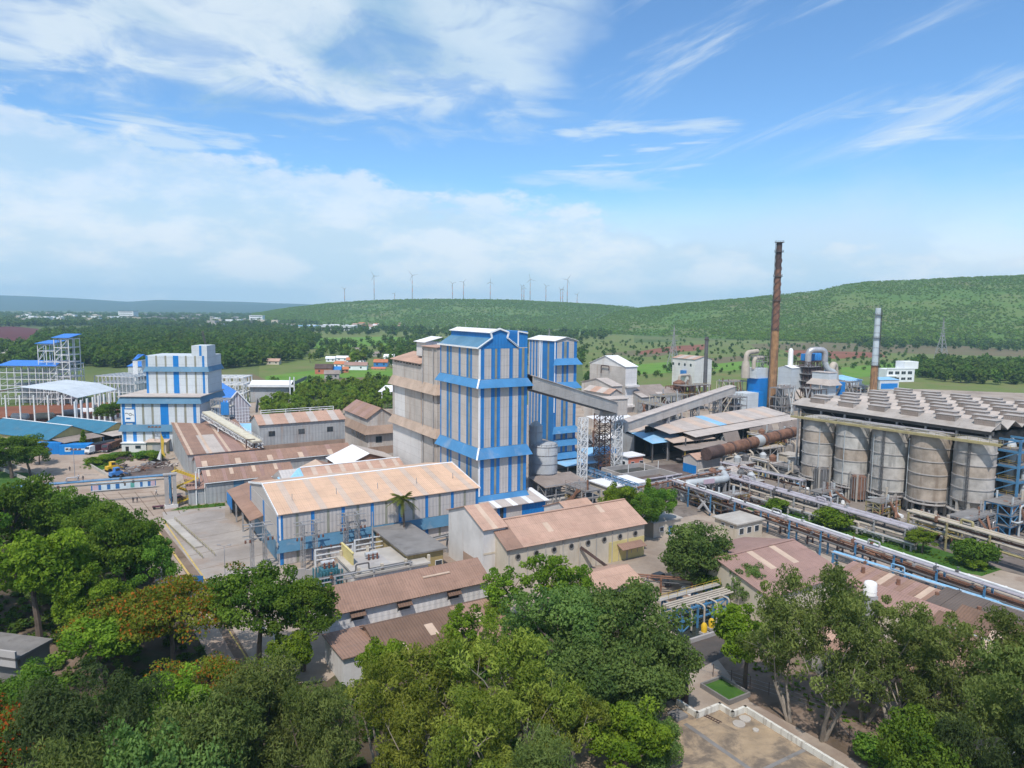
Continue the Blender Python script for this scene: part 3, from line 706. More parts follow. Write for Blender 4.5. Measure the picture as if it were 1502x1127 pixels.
patch('field', [(1230, 540), (1330, 530), (1345, 545), (1240, 556)], 'field_green')
patch('field', [(1100, 505), (1300, 500), (1502, 514), (1502, 524), (1110, 512)], 'field_brown')
patch('pond', [(-80, 502), (130, 497), (150, 507), (60, 516), (-80, 522)], 'pond_pale')
patch('mud_flat', [(-80, 481), (20, 479), (90, 486), (152, 487), (154, 496), (100, 499), (-80, 503)], 'mud_red')
patch('pond', [(112, 487), (152, 487), (140, 489), (114, 489)], 'pond_pale')
patch('site_soil', [(-60, 600), (150, 590), (190, 596), (176, 622), (60, 630), (-60, 630)], 'soil_red')
patch('site_soil', [(300, 560), (370, 548), (395, 560), (368, 580), (330, 600), (290, 605)], 'field_brown')

# the works' own ground
psheet('yard', [(-20, 632), (60, 625), (380, 590), (470, 600), (620, 600), (840, 592), (1000, 580), (1200, 574), (1350, 571), (1500, 577), (1900, 620), (2400, 900), (2400, 1900), (1500, 2400), (350, 2400), (180, 1040), (320, 960), (120, 760), (90, 735), (-20, 700)], 0.10, 'yard_dust')
psheet('front_road', [(-60, 700), (60, 668), (150, 664), (240, 664), (262, 690), (270, 740), (215, 765), (320, 905), (370, 1000), (330, 1010), (270, 900), (130, 735), (80, 705)], 0.104, 'road_dust')
psheet('paved_yard', [(238, 752), (300, 748), (330, 742), (330, 760), (420, 810), (412, 832), (302, 856), (246, 780)], 0.108, 'yard_concrete')
psheet('weighbridge_lane', [(222, 768), (232, 766), (300, 852), (330, 905), (380, 990), (360, 996), (290, 868)], 0.108, 'soil_tan')
psheet('lane_line', [(222, 768), (224.5, 767.5), (287, 855), (284, 856)], 0.114, 'line_yellow')
psheet('lane_line', [(240, 766), (242, 765.5), (303, 852), (301, 853)], 0.114, 'line_yellow')
psheet('lane_line', [(302, 875), (304, 874.5), (375, 985), (373, 986)], 0.114, 'line_yellow')
for k in range(7):                                   # slab joints of the entrance road and paved yard
    f = k / 6
    P0, P1 = G(140 + 25 * f, 728 + 28 * f), G(248 + 16 * f, 720 + 24 * f); w_ = Vector((0, .14, 0))
    sheet('slab_joint', [P0 - w_, P1 - w_, P1 + w_, P0 + w_], 0.112, 'soil_tan')
for k in range(5):
    f = k / 4; P0, P1 = G(150 + 95 * f, 724 - 4 * f), G(188 + 76 * f, 762 - 8 * f); w_ = Vector((.14, 0, 0))
    sheet('slab_joint', [P0 - w_, P1 - w_, P1 + w_, P0 + w_], 0.113, 'soil_tan')
for k in range(4):
    f = (k + .5) / 4; P0, P1 = G(244 + 52 * f, 764 + 84 * f), G(326 + 80 * f, 752 + 68 * f); w_ = Vector((0, .12, 0))
    sheet('slab_joint', [P0 - w_, P1 - w_, P1 + w_, P0 + w_], 0.113, 'soil_tan')
psheet('grove_floor', [(-400, 760), (90, 735), (130, 745), (270, 900), (330, 1010), (480, 1000), (560, 1127), (500, 2600), (-2600, 2600)], 0.112, 'soil_dark')
psheet('service_lane', [(-80, 935), (60, 928), (110, 925), (120, 985), (30, 1000), (-80, 1020)], 0.118, 'soil_tan')
psheet('grove_floor', [(700, 905), (900, 890), (985, 950), (1010, 1010), (1000, 2600), (470, 2600), (560, 1127), (480, 1000), (500, 985)], 0.116, 'soil_dark')
psheet('grove_floor', [(1050, 965), (1140, 940), (1330, 985), (1502, 1040), (1900, 1100), (2600, 2600), (1270, 2600), (1275, 1127), (1100, 1030)], 0.116, 'soil_tan')
psheet('grass_strip', [(1092, 746), (1140, 738), (1350, 798), (1470, 836), (1440, 846), (1330, 824), (1180, 776)], 0.112, 'grass')
psheet('pipe_yard', [(860, 700), (1000, 668), (1180, 655), (1330, 690), (1520, 760), (1560, 860), (1340, 806), (1090, 742), (1000, 760), (900, 735)], 0.108, 'yard_grey')
psheet('asphalt_yard', [(880, 690), (1010, 680), (1060, 700), (940, 735)], 0.112, 'slag')
psheet('slag_yard', [(195, 690), (235, 668), (262, 690), (255, 700), (160, 702)], 0.112, 'slag')
psheet('pump_yard', [(960, 940), (1070, 915), (1090, 950), (1010, 990)], 0.120, 'asphalt')
psheet('verge', [(-60, 690), (40, 694), (66, 712), (60, 730), (-60, 735)], 0.112, 'grass')
psheet('verge', [(268, 744), (330, 738), (330, 743), (250, 750)], 0.116, 'grass')
psheet('verge', [(120, 682), (165, 664), (235, 660), (240, 668), (180, 676), (150, 690)], 0.116, 'grass')

# woods on the plain
def in_poly(x, y, poly):
    c_ = False
    for i in range(len(poly)):
        (x1, y1), (x2, y2) = poly[i], poly[i - 1]
        if (y1 > y) != (y2 > y) and x < (x2 - x1) * (y - y1) / (y2 - y1) + x1: c_ = not c_
    return c_
def wood(pix, n, size, sq=(0.9, 1.3)):
    P = [G(*p) for p in pix]; poly = [(p.x, p.y) for p in P]
    xs = [p[0] for p in poly]; ys = [p[1] for p in poly]; o = []; tries = 0
    while len(o) < n and tries < n * 40:
        tries += 1
        # equal numbers per picture row: sample in bearing and inverse distance
        y = 1 / R_.uniform(1 / max(ys), 1 / min(ys)); x = R_.uniform(min(xs), max(xs))
        if in_poly(x, y, poly): o.append((x, y, 0, R_.uniform(*size), R_.uniform(*sq)))
    return o
wpts = []
wpts += wood([(60, 492), (160, 483), (420, 482), (470, 500), (440, 530), (300, 545), (190, 540), (60, 540), (40, 515)], 2600, (9, 15))
wpts += wood([(-200, 468), (460, 468), (470, 480), (-200, 480)], 1900, (12, 22), (0.7, 1.0))
wpts += wood([(-400, 460.5), (420, 462), (420, 469), (-400, 469)], 1500, (18, 34), (0.55, 0.8))
wpts += wood([(400, 478), (900, 492), (880, 500), (600, 494), (420, 490)], 500, (8, 16))
wpts += wood([(-100, 508), (60, 508), (60, 540), (-100, 540)], 160, (8, 13))
wpts += wood([(560, 500), (860, 500), (860, 540), (560, 540)], 260, (6, 13))
wpts += wood([(860, 500), (1340, 500), (1340, 540), (860, 560)], 520, (2.5, 6.5), (0.8, 1.1))
wpts += wood([(1250, 498), (1700, 505), (1700, 520), (1260, 512)], 420, (7, 14))
wpts += wood([(1340, 533), (1600, 540), (1700, 566), (1400, 564), (1335, 552)], 420, (8, 12))
wpts += wood([(395, 560), (575, 556), (575, 575), (385, 606), (362, 600)], 30, (5, 8))
wpts += wood([(470, 505), (620, 497), (660, 525), (460, 530)], 120, (6, 12))
wpts += wood([(860, 556), (930, 562), (935, 590), (860, 575)], 60, (5, 9))
scatter('distant_woods', wpts, FARSRC, 'dark green woods and scattered trees on the plain behind the works', 'woods')

# haze in the air over the whole valley (sky stays outside)
hz = MB().box(-12500, 12500, -1500, 11500, -1.2, 330)
me = bpy.data.meshes.new('haze'); me.from_pydata(hz.v, [], hz.f)
hm = bpy.data.materials.new('haze'); hm.use_nodes = True; t = NT(hm.node_tree); t.n.remove(t.n['Principled BSDF'])
pv = t.node('ShaderNodeVolumePrincipled'); pv.inputs['Color'].default_value = (0.50, 0.76, 1.0, 1); pv.inputs['Density'].default_value = 9.5e-5
pv.inputs['Density Attribute'].default_value = ''; pv.inputs['Color Attribute'].default_value = ''; pv.inputs['Temperature Attribute'].default_value = ''
pv.inputs['Anisotropy'].default_value = 0.0
t.l.new(pv.outputs[0], t.n['Material Output'].inputs['Volume'])
me.materials.append(hm); haze = link('haze', me); tag(haze, kind='stuff')
tag(haze, 'pale blue haze in the air over the valley', 'haze')
# ---------------------------------------------------------------- building kit
class Bld:
    """a building on its own axes: x along the front (0..L), y to the back (0..W); the near-left corner is the origin"""
    def __init__(s, name, label, cat, A, ang, L, W, group=None):
        s.o = thing(name, label, cat, (A.x, A.y, 0.1), ang, group); s.L, s.W = L, W; s.A = A; s.ang = ang
    def fb(s, face, t0, t1, z0, z1, d0, d1):                  # a box lying on a face, d = distance out of the wall
        if face == 'front': return (t0, t1, -d1, -d0, z0, z1)
        if face == 'back': return (t0, t1, s.W + d0, s.W + d1, z0, z1)
        if face == 'left': return (-d1, -d0, t0, t1, z0, z1)
        return (s.L + d0, s.L + d1, t0, t1, z0, z1)
    def body(s, he, hr=None, ridge='x', m='clad_grey', x0=0, x1=None, y0=0, y1=None, z0=0, rp=0.5, name='wall', he2=None):
        x1 = s.L if x1 is None else x1; y1 = s.W if y1 is None else y1; he2 = he if he2 is None else he2
        b = MB()
        if hr is None and he2 == he: b.box(x0, x1, y0, y1, z0, he)
        elif ridge == 'x':
            p = [(y0, z0), (y1, z0), (y1, he2)] + ([(y0 + (y1 - y0) * rp, hr)] if hr else []) + [(y0, he)]
            b.prism(p, 'x', x0, x1)
        else:
            p = [(x0, z0), (x1, z0), (x1, he2)] + ([(x0 + (x1 - x0) * rp, hr)] if hr else []) + [(x0, he)]
            b.prism(p, 'y', y0, y1)
        return b.build(name, m, s.o)
    def slope(s, p0, p1, q1, q0, n, mats, th=0.14, name='roof_sheet', gap=0.012, parent=None, jit=0.0):
        """one roof plane from eave p0-p1 up to ridge q0-q1, laid in n sheets; mats(i) gives each sheet its material"""
        p0, p1, q1, q0 = map(Vector, (p0, p1, q1, q0))
        up = (p1 - p0).cross(q0 - p0).normalized() * th
        if up.z < 0: up = -up
        L = (p1 - p0).length; g = gap / max(L, 1)
        for i in range(n):
            a, b_ = i / n + (g if i else 0), (i + 1) / n - (g if i < n - 1 else 0)
            j = Vector((0, 0, random.uniform(0, jit)))
            m = mats(i) if callable(mats) else mats
            v = [p0.lerp(p1, a), p0.lerp(p1, b_), q0.lerp(q1, b_), q0.lerp(q1, a)]
            v = [x + j for x in v]
            nm = 'skylight' if m in ('roof_sheet_pale',) else name
            MB().hexa(v + [x + up for x in v]).build(nm, m, parent or s.o)
    def gable(s, he, hr, ridge='x', ov=0.5, ovg=0.4, n=10, mats='roof_brown', x0=0, x1=None, y0=0, y1=None, rp=0.5, both=True, cap=None, he2=None, lift=0.02, rows=1):
        x1 = s.L if x1 is None else x1; y1 = s.W if y1 is None else y1; he2 = he if he2 is None else he2
        if ridge == 'x':
            yr = y0 + (y1 - y0) * rp; k = (hr - he) / (yr - y0); k2 = (hr - he2) / (y1 - yr)
            a0, a1 = x0 - ovg, x1 + ovg
            for r in range(rows):
                f0, f1 = r / rows, (r + 1) / rows
                ya, yb = y0 - ov + (yr - y0 + ov) * f0, y0 - ov + (yr - y0 + ov) * f1
                za, zb = he - k * ov + k * (ya - y0 + ov), he - k * ov + k * (yb - y0 + ov)
                s.slope((a0, ya, za + lift), (a1, ya, za + lift), (a1, yb, zb + lift), (a0, yb, zb + lift), n, (lambda i, r=r: mats(i, r)) if callable(mats) else mats)
            if both: s.slope((a0, y1 + ov, he2 - k2 * ov + lift), (a1, y1 + ov, he2 - k2 * ov + lift), (a1, yr, hr + lift), (a0, yr, hr + lift), max(2, n // 2), (lambda i: mats(i, 0)) if callable(mats) else mats)
            if cap: s.o and MB().beam((a0 - .02, yr, hr + .2), (a1 + .02, yr, hr + .2), 0.7, 0.12).build('ridge_cap', cap, s.o)
        else:
            xr = x0 + (x1 - x0) * rp; k = (hr - he) / (xr - x0); k2 = (hr - he2) / (x1 - xr)
            b0, b1 = y0 - ovg, y1 + ovg
            s.slope((x0 - ov, b0, he - k * ov + lift), (x0 - ov, b1, he - k * ov + lift), (xr, b1, hr + lift), (xr, b0, hr + lift), n, (lambda i: mats(i, 0)) if callable(mats) else mats)
            s.slope((x1 + ov, b0, he2 - k2 * ov + lift), (x1 + ov, b1, he2 - k2 * ov + lift), (xr, b1, hr + lift), (xr, b0, hr + lift), n, (lambda i: mats(i, 1)) if callable(mats) else mats)
            if cap: MB().beam((xr, b0 - .02, hr + .2), (xr, b1 + .02, hr + .2), 0.7, 0.12).build('ridge_cap', cap, s.o)
    def skirt(s, z0, z1, out=1.0, m='skirt_blue', faces=('front', 'left', 'right', 'back'), x0=0, x1=None, y0=0, y1=None, name='skirt_band', e=0.10):
        x1 = s.L if x1 is None else x1; y1 = s.W if y1 is None else y1
        def c_(k, d): return {'fl': (x0 - d, y0 - d), 'fr': (x1 + d, y0 - d), 'bl': (x0 - d, y1 + d), 'br': (x1 + d, y1 + d)}[k]
        for f, (a, b) in {'front': ('fl', 'fr'), 'left': ('bl', 'fl'), 'right': ('fr', 'br'), 'back': ('br', 'bl')}.items():
            if f not in faces: continue
            d = out
            p = [(*c_(a, d), z0), (*c_(b, d), z0), (*c_(b, d - 0.10), z0), (*c_(a, d - 0.10), z0), (*c_(a, e), z1), (*c_(b, e), z1), (*c_(b, 0.02), z1), (*c_(a, 0.02), z1)]
            MB().hexa(p).build(name, m, s.o)
    def stripes(s, face, spec, z0, z1, d=0.07, name='cladding_panel', off=0.0):
        """spec: list of (width share, material) laid along a face"""
        T = s.L if face in ('front', 'back') else s.W; tot = sum(w for w, m in spec); t = 0
        for w, m in spec:
            a, b = t / tot * T, (t + w) / tot * T; t += w
            if m is None: continue
            dd = d if m != 'clad_olive' else d * 0.55
            pbox(name if m != 'clad_olive' else 'light_panel', m, s.o, *s.fb(face, a + 0.015, b - 0.015, z0, z1, 0.003, dd + off))
    def window(s, face, t, z, w, h, frame='trim_white', pane='glass_dark', sill=False, bars=1):
        f = pbox('window', frame, s.o, *s.fb(face, t, t + w, z, z + h, 0.003, 0.07))
        hx = w / 2 - 0.09
        L0 = f.location.copy()
        for k in range(bars):
            a = t + 0.09 + (w - 0.09) * k / bars; b = a + (w - 0.09) / bars - 0.09
            p = pbox('pane', pane, f, *s.fb(face, a, b, z + 0.09, z + h - 0.09, 0.05, 0.085)); p.location -= L0
        if sill:
            p = pbox('sill', 'concrete', f, *s.fb(face, t - 0.15, t + w + 0.15, z - 0.14, z - 0.004, 0.003, 0.28)); p.location -= L0
        return f
    def door(s, face, t, w, h, m='steel_blue', z=0.0, handle=True):
        f = pbox('door', m, s.o, *s.fb(face, t, t + w, z, z + h, 0.003, 0.08)); L0 = f.location.copy()
        if handle:
            p = pbox('handle', 'steel_dark', f, *s.fb(face, t + w - 0.25, t + w - 0.15, z + 0.95, z + 1.15, 0.08, 0.14)); p.location -= L0
        return f
    def opening(s, face, t, w, h, z=0.0, m='dark_inside', name='doorway'):
        f = pbox(name, m, s.o, *s.fb(face, t, t + w, z, z + h, 0.004, 0.03)); L0 = f.location.copy()
        for (a, b, c_, d) in ((t - 0.15, t, z, z + h + 0.15), (t + w, t + w + 0.15, z, z + h + 0.15), (t, t + w, z + h, z + h + 0.15)):
            p = pbox('frame', 'steel_grey', f, *s.fb(face, a, b, c_, d, 0.005, 0.10)); p.location -= L0
        return f
    def box(s, name, m, *a): return pbox(name, m, s.o, *a)
    def beam(s, name, m, p, q, w, h=None): return pbeam(name, m, s.o, p, q, w, h)
    def pipe(s, name, m, path, r, n=8): return ppipe(name, m, s.o, path, r, n)
def fit(near, zc=0.0, ang=UA, front=None, side=None, z=None):
    """ground corner seen at pixel `near` (which sits zc above the ground), with the columns where front and side end"""
    A = G(near[0], near[1], zc); z = zc if z is None else z
    L = along(A, ang, front, z) if front else None
    Wd = along(A, ang + PI / 2, side, z) if side else None
    return A, L, Wd
def frame_box(parent, m, x0, x1, y0, y1, levels, nx, ny, w=0.25, brace=True, skip=None, mb=None):
    """open steelwork: columns, beams on each level, cross braces; every member is a part"""
    xs = [x0 + (x1 - x0) * i / nx for i in range(nx + 1)]; ys = [y0 + (y1 - y0) * i / ny for i in range(ny + 1)]
    for x in xs:
        for y in ys: pbox('column', m, parent, x - w / 2, x + w / 2, y - w / 2, y + w / 2, levels[0], levels[-1])
    for z in levels[1:]:
        for y in ys: pbox('beam', mb or m, parent, x0 + w / 2, x1 - w / 2, y - w * .4, y + w * .4, z - w * 1.1, z - 0.01)
        for x in xs: pbox('beam', mb or m, parent, x - w * .39, x + w * .39, y0 + w / 2, y1 - w / 2, z - w * 1.12, z - 0.02)
    if brace:
        for a, b in zip(levels, levels[1:]):
            i = random.randrange(nx)
            pbeam('brace', m, parent, (xs[i], y0 - .02, a + .1), (xs[i + 1], y0 - .02, b - .1), w * .55)
            pbeam('brace', m, parent, (x0 - .02, ys[0], a + .1), (x0 - .02, ys[1], b - .1), w * .55)
def handrail(parent, pts, m='steel_yellow', h=1.1, step=2.0, r=0.05):
    """posts and two rails along a polyline, as one railing part"""
    b = MB()
    for a, c_ in zip(pts, pts[1:]):
        a = Vector(a); c_ = Vector(c_); n = max(1, int((c_ - a).length / step))
        for k in range(n + 1):
            p = a.lerp(c_, k / n); b.beam(p, p + Vector((0, 0, h)), r)
        for z in (h, h * 0.55): b.beam(a + Vector((0, 0, z)), c_ + Vector((0, 0, z)), r)
    return b.build('railing', m, parent)
def lattice(parent, m, p, q, w, n, name='mast', t=0.12):
    """a square lattice mast from p to q as one part"""
    p = Vector(p); q = Vector(q); d = (q - p).normalized(); up = Vector((0, 0, 1)) if abs(d.z) < .9 else Vector((1, 0, 0))
    a = d.cross(up).normalized() * w / 2; b = d.cross(a).normalized() * w / 2
    M_ = MB(); cs = [a + b, a - b, -a - b, -a + b]
    for c_ in cs: M_.beam(p + c_, q + c_, t)
    for i in range(n):
        s0 = p.lerp(q, i / n); s1 = p.lerp(q, (i + 1) / n)
        for k in range(4):
            c0, c1 = cs[k], cs[(k + 1) % 4]
            M_.beam(s0 + c0, s0 + c1, t * .7); M_.beam(s0 + (c0 if i % 2 else c1), s1 + (c1 if i % 2 else c0), t * .6)
    return M_.build(name, m, parent)
def trestle(name, label, A, ang, lx, ly, h, n, m, group=None, batter=1.0, t=0.22):
    o = thing(name, label, 'trestle', (A.x, A.y, 0.1), ang, group)
    for (sx, sy) in ((-1, -1), (1, -1), (1, 1), (-1, 1)):
        pbeam('leg', m, o, (sx * lx / 2 * batter, sy * ly / 2 * batter, 0), (sx * lx / 2, sy * ly / 2, h), t * 1.2)
    for i in range(n):
        z0, z1 = h * i / n, h * (i + 1) / n; k0 = batter + (1 - batter) * i / n; k1 = batter + (1 - batter) * (i + 1) / n
        cs0 = [(-lx / 2 * k0, -ly / 2 * k0, z0), (lx / 2 * k0, -ly / 2 * k0, z0), (lx / 2 * k0, ly / 2 * k0, z0), (-lx / 2 * k0, ly / 2 * k0, z0)]
        cs1 = [(-lx / 2 * k1, -ly / 2 * k1, z1), (lx / 2 * k1, -ly / 2 * k1, z1), (lx / 2 * k1, ly / 2 * k1, z1), (-lx / 2 * k1, ly / 2 * k1, z1)]
        for k in range(4):
            pbeam('strut', m, o, cs1[k], cs1[(k + 1) % 4], t * .8); pbeam('brace', m, o, cs0[k], cs1[(k + 1) % 4], t * .6)
            pbeam('brace', m, o, cs0[(k + 1) % 4], cs1[k], t * .6)
    return o
def gallery(name, label, P, Q, w, h, wall, roof, n=10):
    """inclined covered conveyor: side walls, floor and roof in n bays"""
    P = Vector(P); Q = Vector(Q); o = thing(name, label, 'conveyor', (P.x, P.y, P.z)); Q = Q - P; P = Vector((0, 0, 0))
    d = (Q - P).normalized(); s = d.cross(Vector((0, 0, 1))).normalized() * w / 2; u = Vector((0, 0, 1)) * h
    for i in range(n):
        a = P.lerp(Q, i / n) + d * .03; b = P.lerp(Q, (i + 1) / n) - d * .03
        for sg, nm in ((1, 'side_panel'), (-1, 'side_panel')):
            k = s * sg
            MB().hexa([a + k, b + k, b + k * .94, a + k * .94, a + k + u, b + k + u, b + k * .94 + u, a + k * .94 + u]).build(nm, wall, o)
        MB().hexa([a - s * 1.1 + u * 1.003, b - s * 1.1 + u * 1.003, b + u * 1.16, a + u * 1.16, a - s * 1.1 + u * 1.06, b - s * 1.1 + u * 1.06, b + u * 1.21, a + u * 1.21]).build('roof_sheet', roof, o)
        MB().hexa([a + u * 1.16, b + u * 1.16, b + s * 1.1 + u * 1.003, a + s * 1.1 + u * 1.003, a + u * 1.21, b + u * 1.21, b + s * 1.1 + u * 1.06, a + s * 1.1 + u * 1.06]).build('roof_sheet', roof, o)
    MB().hexa([P - s * .9, P + s * .9, Q + s * .9, Q - s * .9] + [x + u * .06 for x in (P - s * .9, P + s * .9, Q + s * .9, Q - s * .9)]).build('floor', 'steel_dark', o)
    return o
# ---------------------------------------------------------------- centre of the works
B_, G_, O_, W_ = 'clad_blue', 'clad_grey', 'clad_olive', 'clad_white'
# the long blue and grey packing hall
A, L, Wd = fit((411, 830.5), 0, UA, None, 368.6)
L = along(A, UA, 701.5, 11.3)
b = Bld('packing_hall', 'long grey hall with blue and olive wall stripes and dusty orange roof', 'hall', A, UA, L, Wd)
b.body(11.2, 14.3, 'x', 'clad_grey')
b.gable(11.2, 14.3, 'x', 0.5, 0.25, 32, lambda i, r: ('roof_dust', 'roof_dust', 'roof_dustgrey', 'roof_dust')[i % 4], cap='trim_white')
sp = []
for i in range(7): sp += [(1.5, B_), (5.2, G_), (1.1, O_), (5.2, G_)]
sp += [(1.5, B_)]
b.stripes('front', sp, 5.6, 10.9); b.stripes('front', sp, 0.1, 3.0)
b.skirt(3.0, 5.5, 0.9, 'skirt_blue', ('front',), e=0.1)
b.stripes('left', [(1.2, B_), (8.4, G_), (1.2, B_), (9.2, G_), (1.0, B_)], 4.6, 10.6)
for (p, q) in (((-.3, -.52, 11.1), (-.3, Wd / 2, 14.5)), ((-.3, Wd / 2, 14.5), (-.3, Wd + .5, 11.3)), ((L + .3, -.52, 11.1), (L + .3, Wd / 2, 14.5))):
    b.beam('barge_board', 'trim_white', p, q, 0.12, 0.45)
b.box('corner_trim', 'trim_white', -.12, .28, -.14, -.075, 5.5, 11.0)
for k in range(5): b.beam('roof_post', 'steel_grey', (4 + k * 10, 5 + .3 * k, 12.6), (4 + k * 10, 5 + .3 * k, 14.0), 0.12)
b.box('side_panel', 'skirt_blue', -.10, -.004, 3.0, Wd - 5, 0.2, 4.4)
# hip-ended hall behind it
A2 = G(368, 712, 9.5)
b = Bld('rear_hall', 'pink dusty roofed hall with pale blue hipped end behind the long grey hall', 'hall', A + Vector((-.515 * (Wd + 1.2) + 2.5 + .857 * 6, .857 * (Wd + 1.2) + 1.5 + .515 * 6, 0)), UA, 34, 15)
b.body(8.6, 11.6, 'x', 'clad_grey'); b.gable(8.6, 11.6, 'x', .4, .3, 22, lambda i, r: ('roof_pink', 'roof_pink', 'roof_dustgrey')[i % 3], x0=6, cap='trim_white')
MB().hexa([(-.5, -.4, 8.6), (5.6, -.4, 8.6), (5.6, 7.5, 11.65), (-.4, 7.4, 9.6), (-.5, -.4, 8.75), (5.6, -.4, 8.75), (5.6, 7.5, 11.8), (-.4, 7.4, 9.75)]).build('hip_sheet', 'roof_sky', b.o)
# loading canopy on its left side
A = G(369, 765, 6.0); b = Bld('loading_canopy', 'brown sloping loading canopy with blue fascia on the left of the long hall', 'canopy', A, UA, 10, 31)
b.slope((-.4, 0, 5.9), (-.4, 31.5, 5.9), (10.5, 31.5, 9.2), (10.5, 0, 9.2), 10, 'roof_brown')
for y in (3, 12, 21, 30): b.box('post', 'steel_grey', 0, .36, y, y + .36, 0, 5.9)
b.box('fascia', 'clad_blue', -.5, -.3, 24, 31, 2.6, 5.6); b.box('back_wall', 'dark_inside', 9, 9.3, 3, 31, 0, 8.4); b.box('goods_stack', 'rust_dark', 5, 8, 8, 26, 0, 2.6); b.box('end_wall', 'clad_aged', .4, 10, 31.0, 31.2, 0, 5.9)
# blue striped process tower
A = G(702.5, 744, 4.0)
TL, TW = along(A, UA, 772, 20), along(A, VA, 646, 20)
b = Bld('process_tower', 'tall blue and grey striped tower with three blue skirt bands in the centre', 'tower', A, UA, TL, TW)
b.body(45.2, 48.4, 'y', 'clad_grey', x1=TL * .79); b.body(45.2, None, 'y', 'clad_grey', x0=TL * .79 + .02, y1=TW * .99, y0=.01)
right = [(2.4, B_), (3.6, G_), (2.0, B_), (1.2, O_), (1.8, B_), (4.8, G_), (1.9, B_), (3.2, G_), (1.8, B_), (1.5, O_), (1.7, B_)]
left = [(.5, 'trim_white'), (3.6, G_), (1, B_), (1.1, O_), (1, B_), (3.4, G_), (1.2, B_), (4.2, G_), (1, B_), (1, O_), (1.2, B_), (3.4, G_), (.8, B_)]
for (z0, z1) in ((0, 4.0), (6.8, 16.6), (19.4, 35.0), (37.2, 45.0)):
    b.stripes('front', right, z0, z1); b.stripes('left', left, z0, z1)
b.stripes('right', [(1, B_), (4, G_), (1, B_), (1, O_), (1, B_), (4, G_), (1, B_), (4, G_), (1, B_)], 0, 45)
for z0, z1 in ((4.1, 6.7), (16.6, 19.3), (35.0, 37.1)): b.skirt(z0, z1, 1.3, 'skirt_tower', e=.12)
xg = TL * .79; r0, r1 = xg * .30, xg * .70
MB().prism([(0, 45.0), (xg, 45.0), (r1, 47.4), (r1, 49.0), (xg / 2, 49.8), (r0, 49.0), (r0, 47.4)], 'y', -.10, -.005).build('gable_panel', B_, b.o)
b.box('monitor_wall', B_, r0, r1, .02, TW - .02, 47.0, 49.0)
def slab(p, nm, m, o, th=.14): MB().hexa(list(p) + [(x, y, z + th) for (x, y, z) in p]).build(nm, m, o)
for k in range(6):
    ya, yb = TW * k / 6 - (.5 if k == 0 else -.02), TW * (k + 1) / 6 + (.5 if k == 5 else 0)
    slab([(-.6, ya, 45.1), (-.6, yb, 45.1), (r0, yb, 47.5), (r0, ya, 47.5)], 'roof_sheet', 'skirt_blue', b.o)
    slab([(r1, ya, 47.5), (r1, yb, 47.5), (xg, yb, 45.4), (xg, ya, 45.4)], 'roof_sheet', 'skirt_blue', b.o)
    slab([(r0 - .5, ya, 48.95), (r0 - .5, yb, 48.95), (xg / 2, yb, 49.85), (xg / 2, ya, 49.85)], 'roof_sheet', 'roof_white', b.o)
    slab([(xg / 2, ya, 49.85), (xg / 2, yb, 49.85), (r1 + .5, yb, 48.95), (r1 + .5, ya, 48.95)], 'roof_sheet', 'roof_white', b.o)
for p, q in (((-.6, -.3, 45.2), (r0, -.3, 47.7)), ((r0, -.3, 47.7), (r0 - .4, -.3, 49.2)), ((r0 - .4, -.3, 49.2), (xg / 2, -.3, 50.1)), ((xg / 2, -.3, 50.1), (r1 + .4, -.3, 49.2)), ((r1 + .4, -.3, 49.2), (r1, -.3, 47.7)), ((r1, -.3, 47.7), (xg, -.3, 45.4)), ((-.7, -.4, 45.2), (-.7, TW + .4, 45.2))):
    b.beam('barge_board', 'trim_white', p, q, .3, .4)
b.box('stair_head', B_, xg, TL, 0.02, TW * .75, 45.0, 49.4); b.beam('barge_board', 'trim_white', (xg, -.15, 49.4), (TL, -.15, 48.9), .3, .35); b.box('corner_trim', 'trim_white', xg - .16, xg + .16, -.25, -.09, 45.2, 49.4)
b.box('corner_trim', 'trim_white', -.3, .12, -.3, -.09, 6.7, 16.6); b.box('corner_trim', 'trim_white', -.3, .12, -.3, -.09, 19.3, 35); b.box('corner_trim', 'trim_white', -.3, .12, -.3, -.09, 37.1, 45)
b.beam('corner_trim', 'trim_white', (-.2, -.2, 37.2), (-1.4, -1.4, 35), .4); b.beam('corner_trim', 'trim_white', (-.2, -.2, 19.4), (-1.4, -1.4, 16.6), .4)
for y in (5, 12, 19): b.beam('lightning_rod', 'steel_grey', (xg / 2, y, 49.8), (xg / 2, y, 51.6), .07)
TOWER_A = A
# grey weathered tower to its left
A = G(641, 643.7, 16.5); Wd = along(A, VA, 576.5, 16)
b = Bld('weathered_tower', 'weathered grey clad tower with brown skirt bands left of the blue tower', 'tower', A, UA, 15, Wd)
b.body(38, None, m='clad_old', y0=Wd * .30); b.body(43.6, None, m='clad_old', y1=Wd * .30 - .02, name='stair_tower')
b.box('bright_panel', 'clad_bright', -.08, -.004, Wd * .34, Wd - .1, 0.2, 16.2)
b.stripes('left', [(6, 'clad_old'), (.5, 'skirt_tan'), (6, 'clad_old'), (1, 'clad_old'), (5, 'clad_bright'), (1, 'clad_old')], 19.4, 29.4)
b.skirt(16.6, 19.3, 1.4, 'skirt_tan'); b.skirt(29.6, 32.6, 1.4, 'skirt_tan')
b.slope((-.8, Wd * .30, 38.0), (-.8, Wd + .6, 38.0), (8, Wd + .6, 40.4), (8, Wd * .30, 40.4), 8, lambda i: 'roof_pink')
b.slope((15.8, Wd * .30, 38.0), (15.8, Wd + .6, 38.0), (8, Wd + .6, 40.4), (8, Wd * .30, 40.4), 8, lambda i: 'roof_pink')
b.slope((-.6, -.4, 43.6), (-.6, Wd * .3, 43.6), (15.5, Wd * .3, 44.4), (15.5, -.4, 44.4), 3, 'roof_pink')
